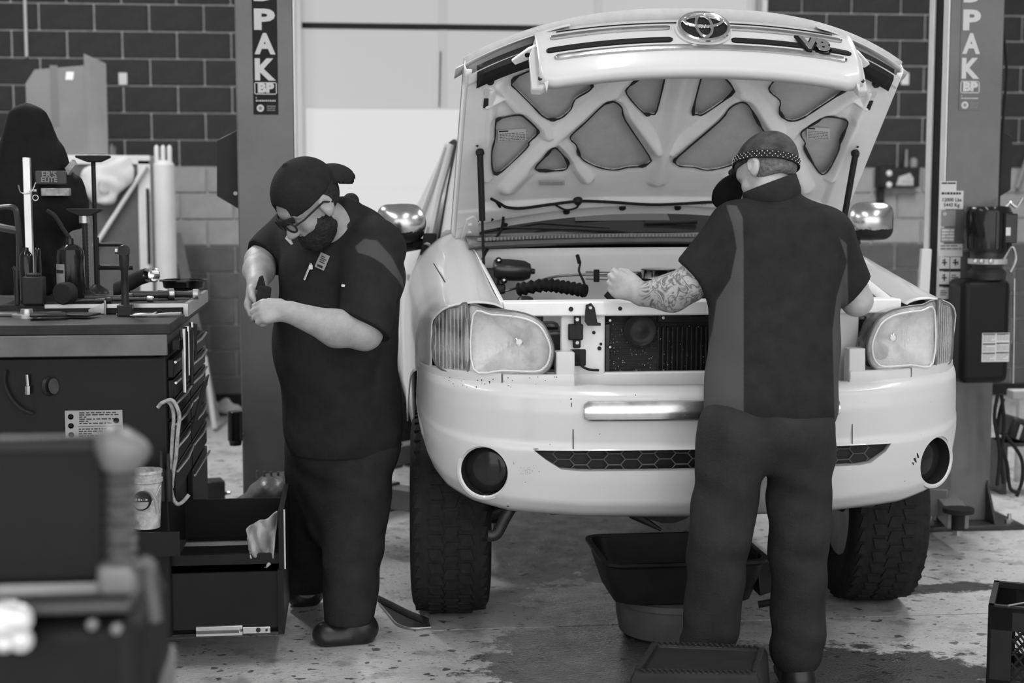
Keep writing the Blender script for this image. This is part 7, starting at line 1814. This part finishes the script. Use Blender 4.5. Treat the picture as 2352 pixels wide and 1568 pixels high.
# shirt with side panels
sh2 = union(s_flat(A3(1785, 590, -.02), A3(1772, 930, -.22), .150, .152, (1, 0, 0), 1.42), s_flat(A3(1785, 545, -.02), A3(1785, 640, -.04), .135, .15, (1, 0, 0), 1.45), s_cone(A3(1700, 525, -.02), A3(1890, 535, -.02), .085, .085), s_cone(A3(1775, 455, -.02), A3(1785, 540, -.02), .075, .11), k=.05)
sleeve_l = halfspace(s_cone(s_l, e_l, .098, .082), A3(1582, 626, .0), unit(e_l - s_l) + np.array((0, 0, .15)))
sleeve_r = halfspace(s_cone(s_r, e_r + (e_r - s_r) * .1, .088, .066), A3(1968, 664, -.02), unit(e_r - s_r) + np.array((.5, 0, .1)))
hz2 = at(1770, 984, -.3).z
sf2 = wrinkle(union(sh2, sleeve_l, sleeve_r, k=.03), .0045, 22, 11, .6)
sf2 = cut(sf2, s_cone(HC2 + np.array((0, 0, .02)), A3(1772, 430, -.01), .075, .062), .008)
def hem(f):   # a shirt tail that dips in the middle
    return lambda P: np.maximum(f(P), (hz2 - .025 * np.cos((P[:, 0] - .22) * 5.5)) - P[:, 2])
PANL = [(1668, 470), (1692, 472), (1706, 500), (1708, 560), (1708, 1000), (1560, 1000), (1636, 760), (1646, 690), (1678, 640), (1692, 570), (1684, 520)]
PANR = [(1928, 545), (1946, 600), (1922, 680), (1912, 760), (1918, 1000), (1960, 1000), (1950, 760), (1945, 560)]
def pick2(P):
    x, y = proj(P); return np.maximum(mask_poly(x, y, PANL), mask_poly(x, y, PANR))
soft('work_shirt', hem(sf2), (-.42, -.50, hz2 - .04), (.66, .26, 1.66), .0075, M_SHIRT2, man2, attr=pick2, relax=1)
cl = lambda P: np.maximum(np.abs(s_cone(A3(1772, 440, -.02), A3(1768, 410, -.0), .088, .080)(P)) - .006, 0) - .002
clr = halfspace(halfspace(cl, A3(1785, 413, 0), np.array((-.36, .12, 1.0))), A3(1770, 466, 0), (0, 0, -1.0))
soft('collar', clr, A3(1690, 475, -.14) - np.array((.03, .03, .02)), A3(1860, 395, .16) + np.array((.03, .03, .02)), .006, M_SHIRT, man2)
g = MB(); pts = [on_shirt(x, 473 + 5 * math.sin((x - 1700) / 200 * 3.14), sf2, -.4, .1) + Vector((0, -.0005, 0)) for x in range(1700, 1900, 10)]; g.tube(pts, .0012, 5); g.build('yoke_seam', M_TROUSER, man2)
# jeans, boots
jn = union(s_flat(A3(1762, 945, -.24), A3(1762, 985, -.25), .12, .125, (1, 0, 0), 1.48), chain([hp_l, kl, al], (.118, .096, .092)), chain([hp_r, kr, ar], (.116, .094, .088)), k=.035)
jn = union(jn, s_ell(A3(1695, 1025, -.27), (.085, .095, .12)), s_ell(A3(1830, 1025, -.27), (.085, .095, .12)), k=.05)
soft('jeans', above(wrinkle(jn, .006, 25, 24, 2.0), .07), (-.36, -.55, .05), (.52, .06, at(1770, 900, -.25).z), .009, M_JEANS, man2)
for an_, te in ((al, (-.02, .20)), (ar, (.03, .22))):
    hl = np.array((an_[0] - .01, an_[1] - .075, 0)); te = np.array((an_[0] + te[0], an_[1] + te[1], 0)); fb = above(boot(hl, te, np.array((an_[0], an_[1], .17))), 0)
    soft('boot', fb, np.minimum(hl, te) - (.12, .10, .004), np.maximum(hl, te) + (.12, .1, .24), .007, M_BOOT, man2)
# cap, strap with dots, bill, head lamp, hair
F2, L2, U2 = R2[:, 0], R2[:, 1], R2[:, 2]
cr = halfspace(s_ell(W2(-.005, 0, .034), np.array((.114, .091, .104)) * 1.02, R2), W2(0, 0, .020), -U2 + F2 * .36)
cap2 = soft('cap', cr, HC2 - .2, HC2 + .2, .0055, M_CAP_WORN, man2)
qf, ql, qu = frame(F2 - U2 * .30, U2); RQ = np.stack([qf, ql, qu], 1); qc = W2(.095, 0, .042) + qf * .062
bill = s_ell(qc, (.082, .080, .036), RQ); bill = cut(bill, s_ell(qc - qu * .014, (.10, .09, .036), RQ), .004)
soft('cap_bill', bill, HC2 - .27, HC2 + .27, .005, M_CAP, cap2)
STILT = .52
def ringp(a, dz, o):      # the strap follows a tilted ring on the cap, low at the back
    ca, sa = math.cos(a), math.sin(a); sc = 1 / math.sqrt((ca / .1185) ** 2 + (sa / .0945) ** 2 + (STILT * ca / .108) ** 2) + o
    n = 1 / math.sqrt(1 + STILT ** 2); return W2(-.004 + sc * ca - STILT * n * dz, sc * sa, .034 + STILT * sc * ca + n * dz)
rows = [[Vector(ringp(a, dz, o)) for a in [2 * math.pi * k / 64 for k in range(64)]] for dz, o in ((-.013, -.002), (-.012, .003), (.012, .002), (.013, -.004))]
g = MB(); g.grid(rows, closed=True); st = g.build('lamp_strap', M_RUBBER, man2, smooth=True)
g = MB()
for k in range(40):
    for j in (-1, 0, 1):
        a = 2 * math.pi * (k + .5 * j) / 40; p = ringp(a, .0075 * j, .0032); g.box(Vector(p), (.0026, .0026, .0026), M=Matrix.Rotation(.7, 3, 'Y'))
o = g.build('strap_dots', M_PAPER, st); o['kind'] = 'stuff'
g = MB(); q = Vector(W2(.108, .012, .082)); g.lathe([(.015, -.02), (.017, -.015), (.017, .02), (.014, .024)], q, Vector(F2), 18); g.build('head_lamp', M_PLASTIC, st, smooth=True)
hr2s = halfspace(s_ell(W2(-.014, 0, .018), np.array((.096, .080, .096)) * 1.02, R2), W2(.012, 0, 0), F2); hr2s = cut(hr2s, s_ell(W2(-.02, 0, -.135), (.13, .12, .09), R2), .01)
soft('hair', lambda P: hr2s(P) + .0012 * np.sin(P[:, 0] * 400) * np.sin(P[:, 2] * 300), HC2 - .2, HC2 + .2, .0055, M_HAIR, man2)
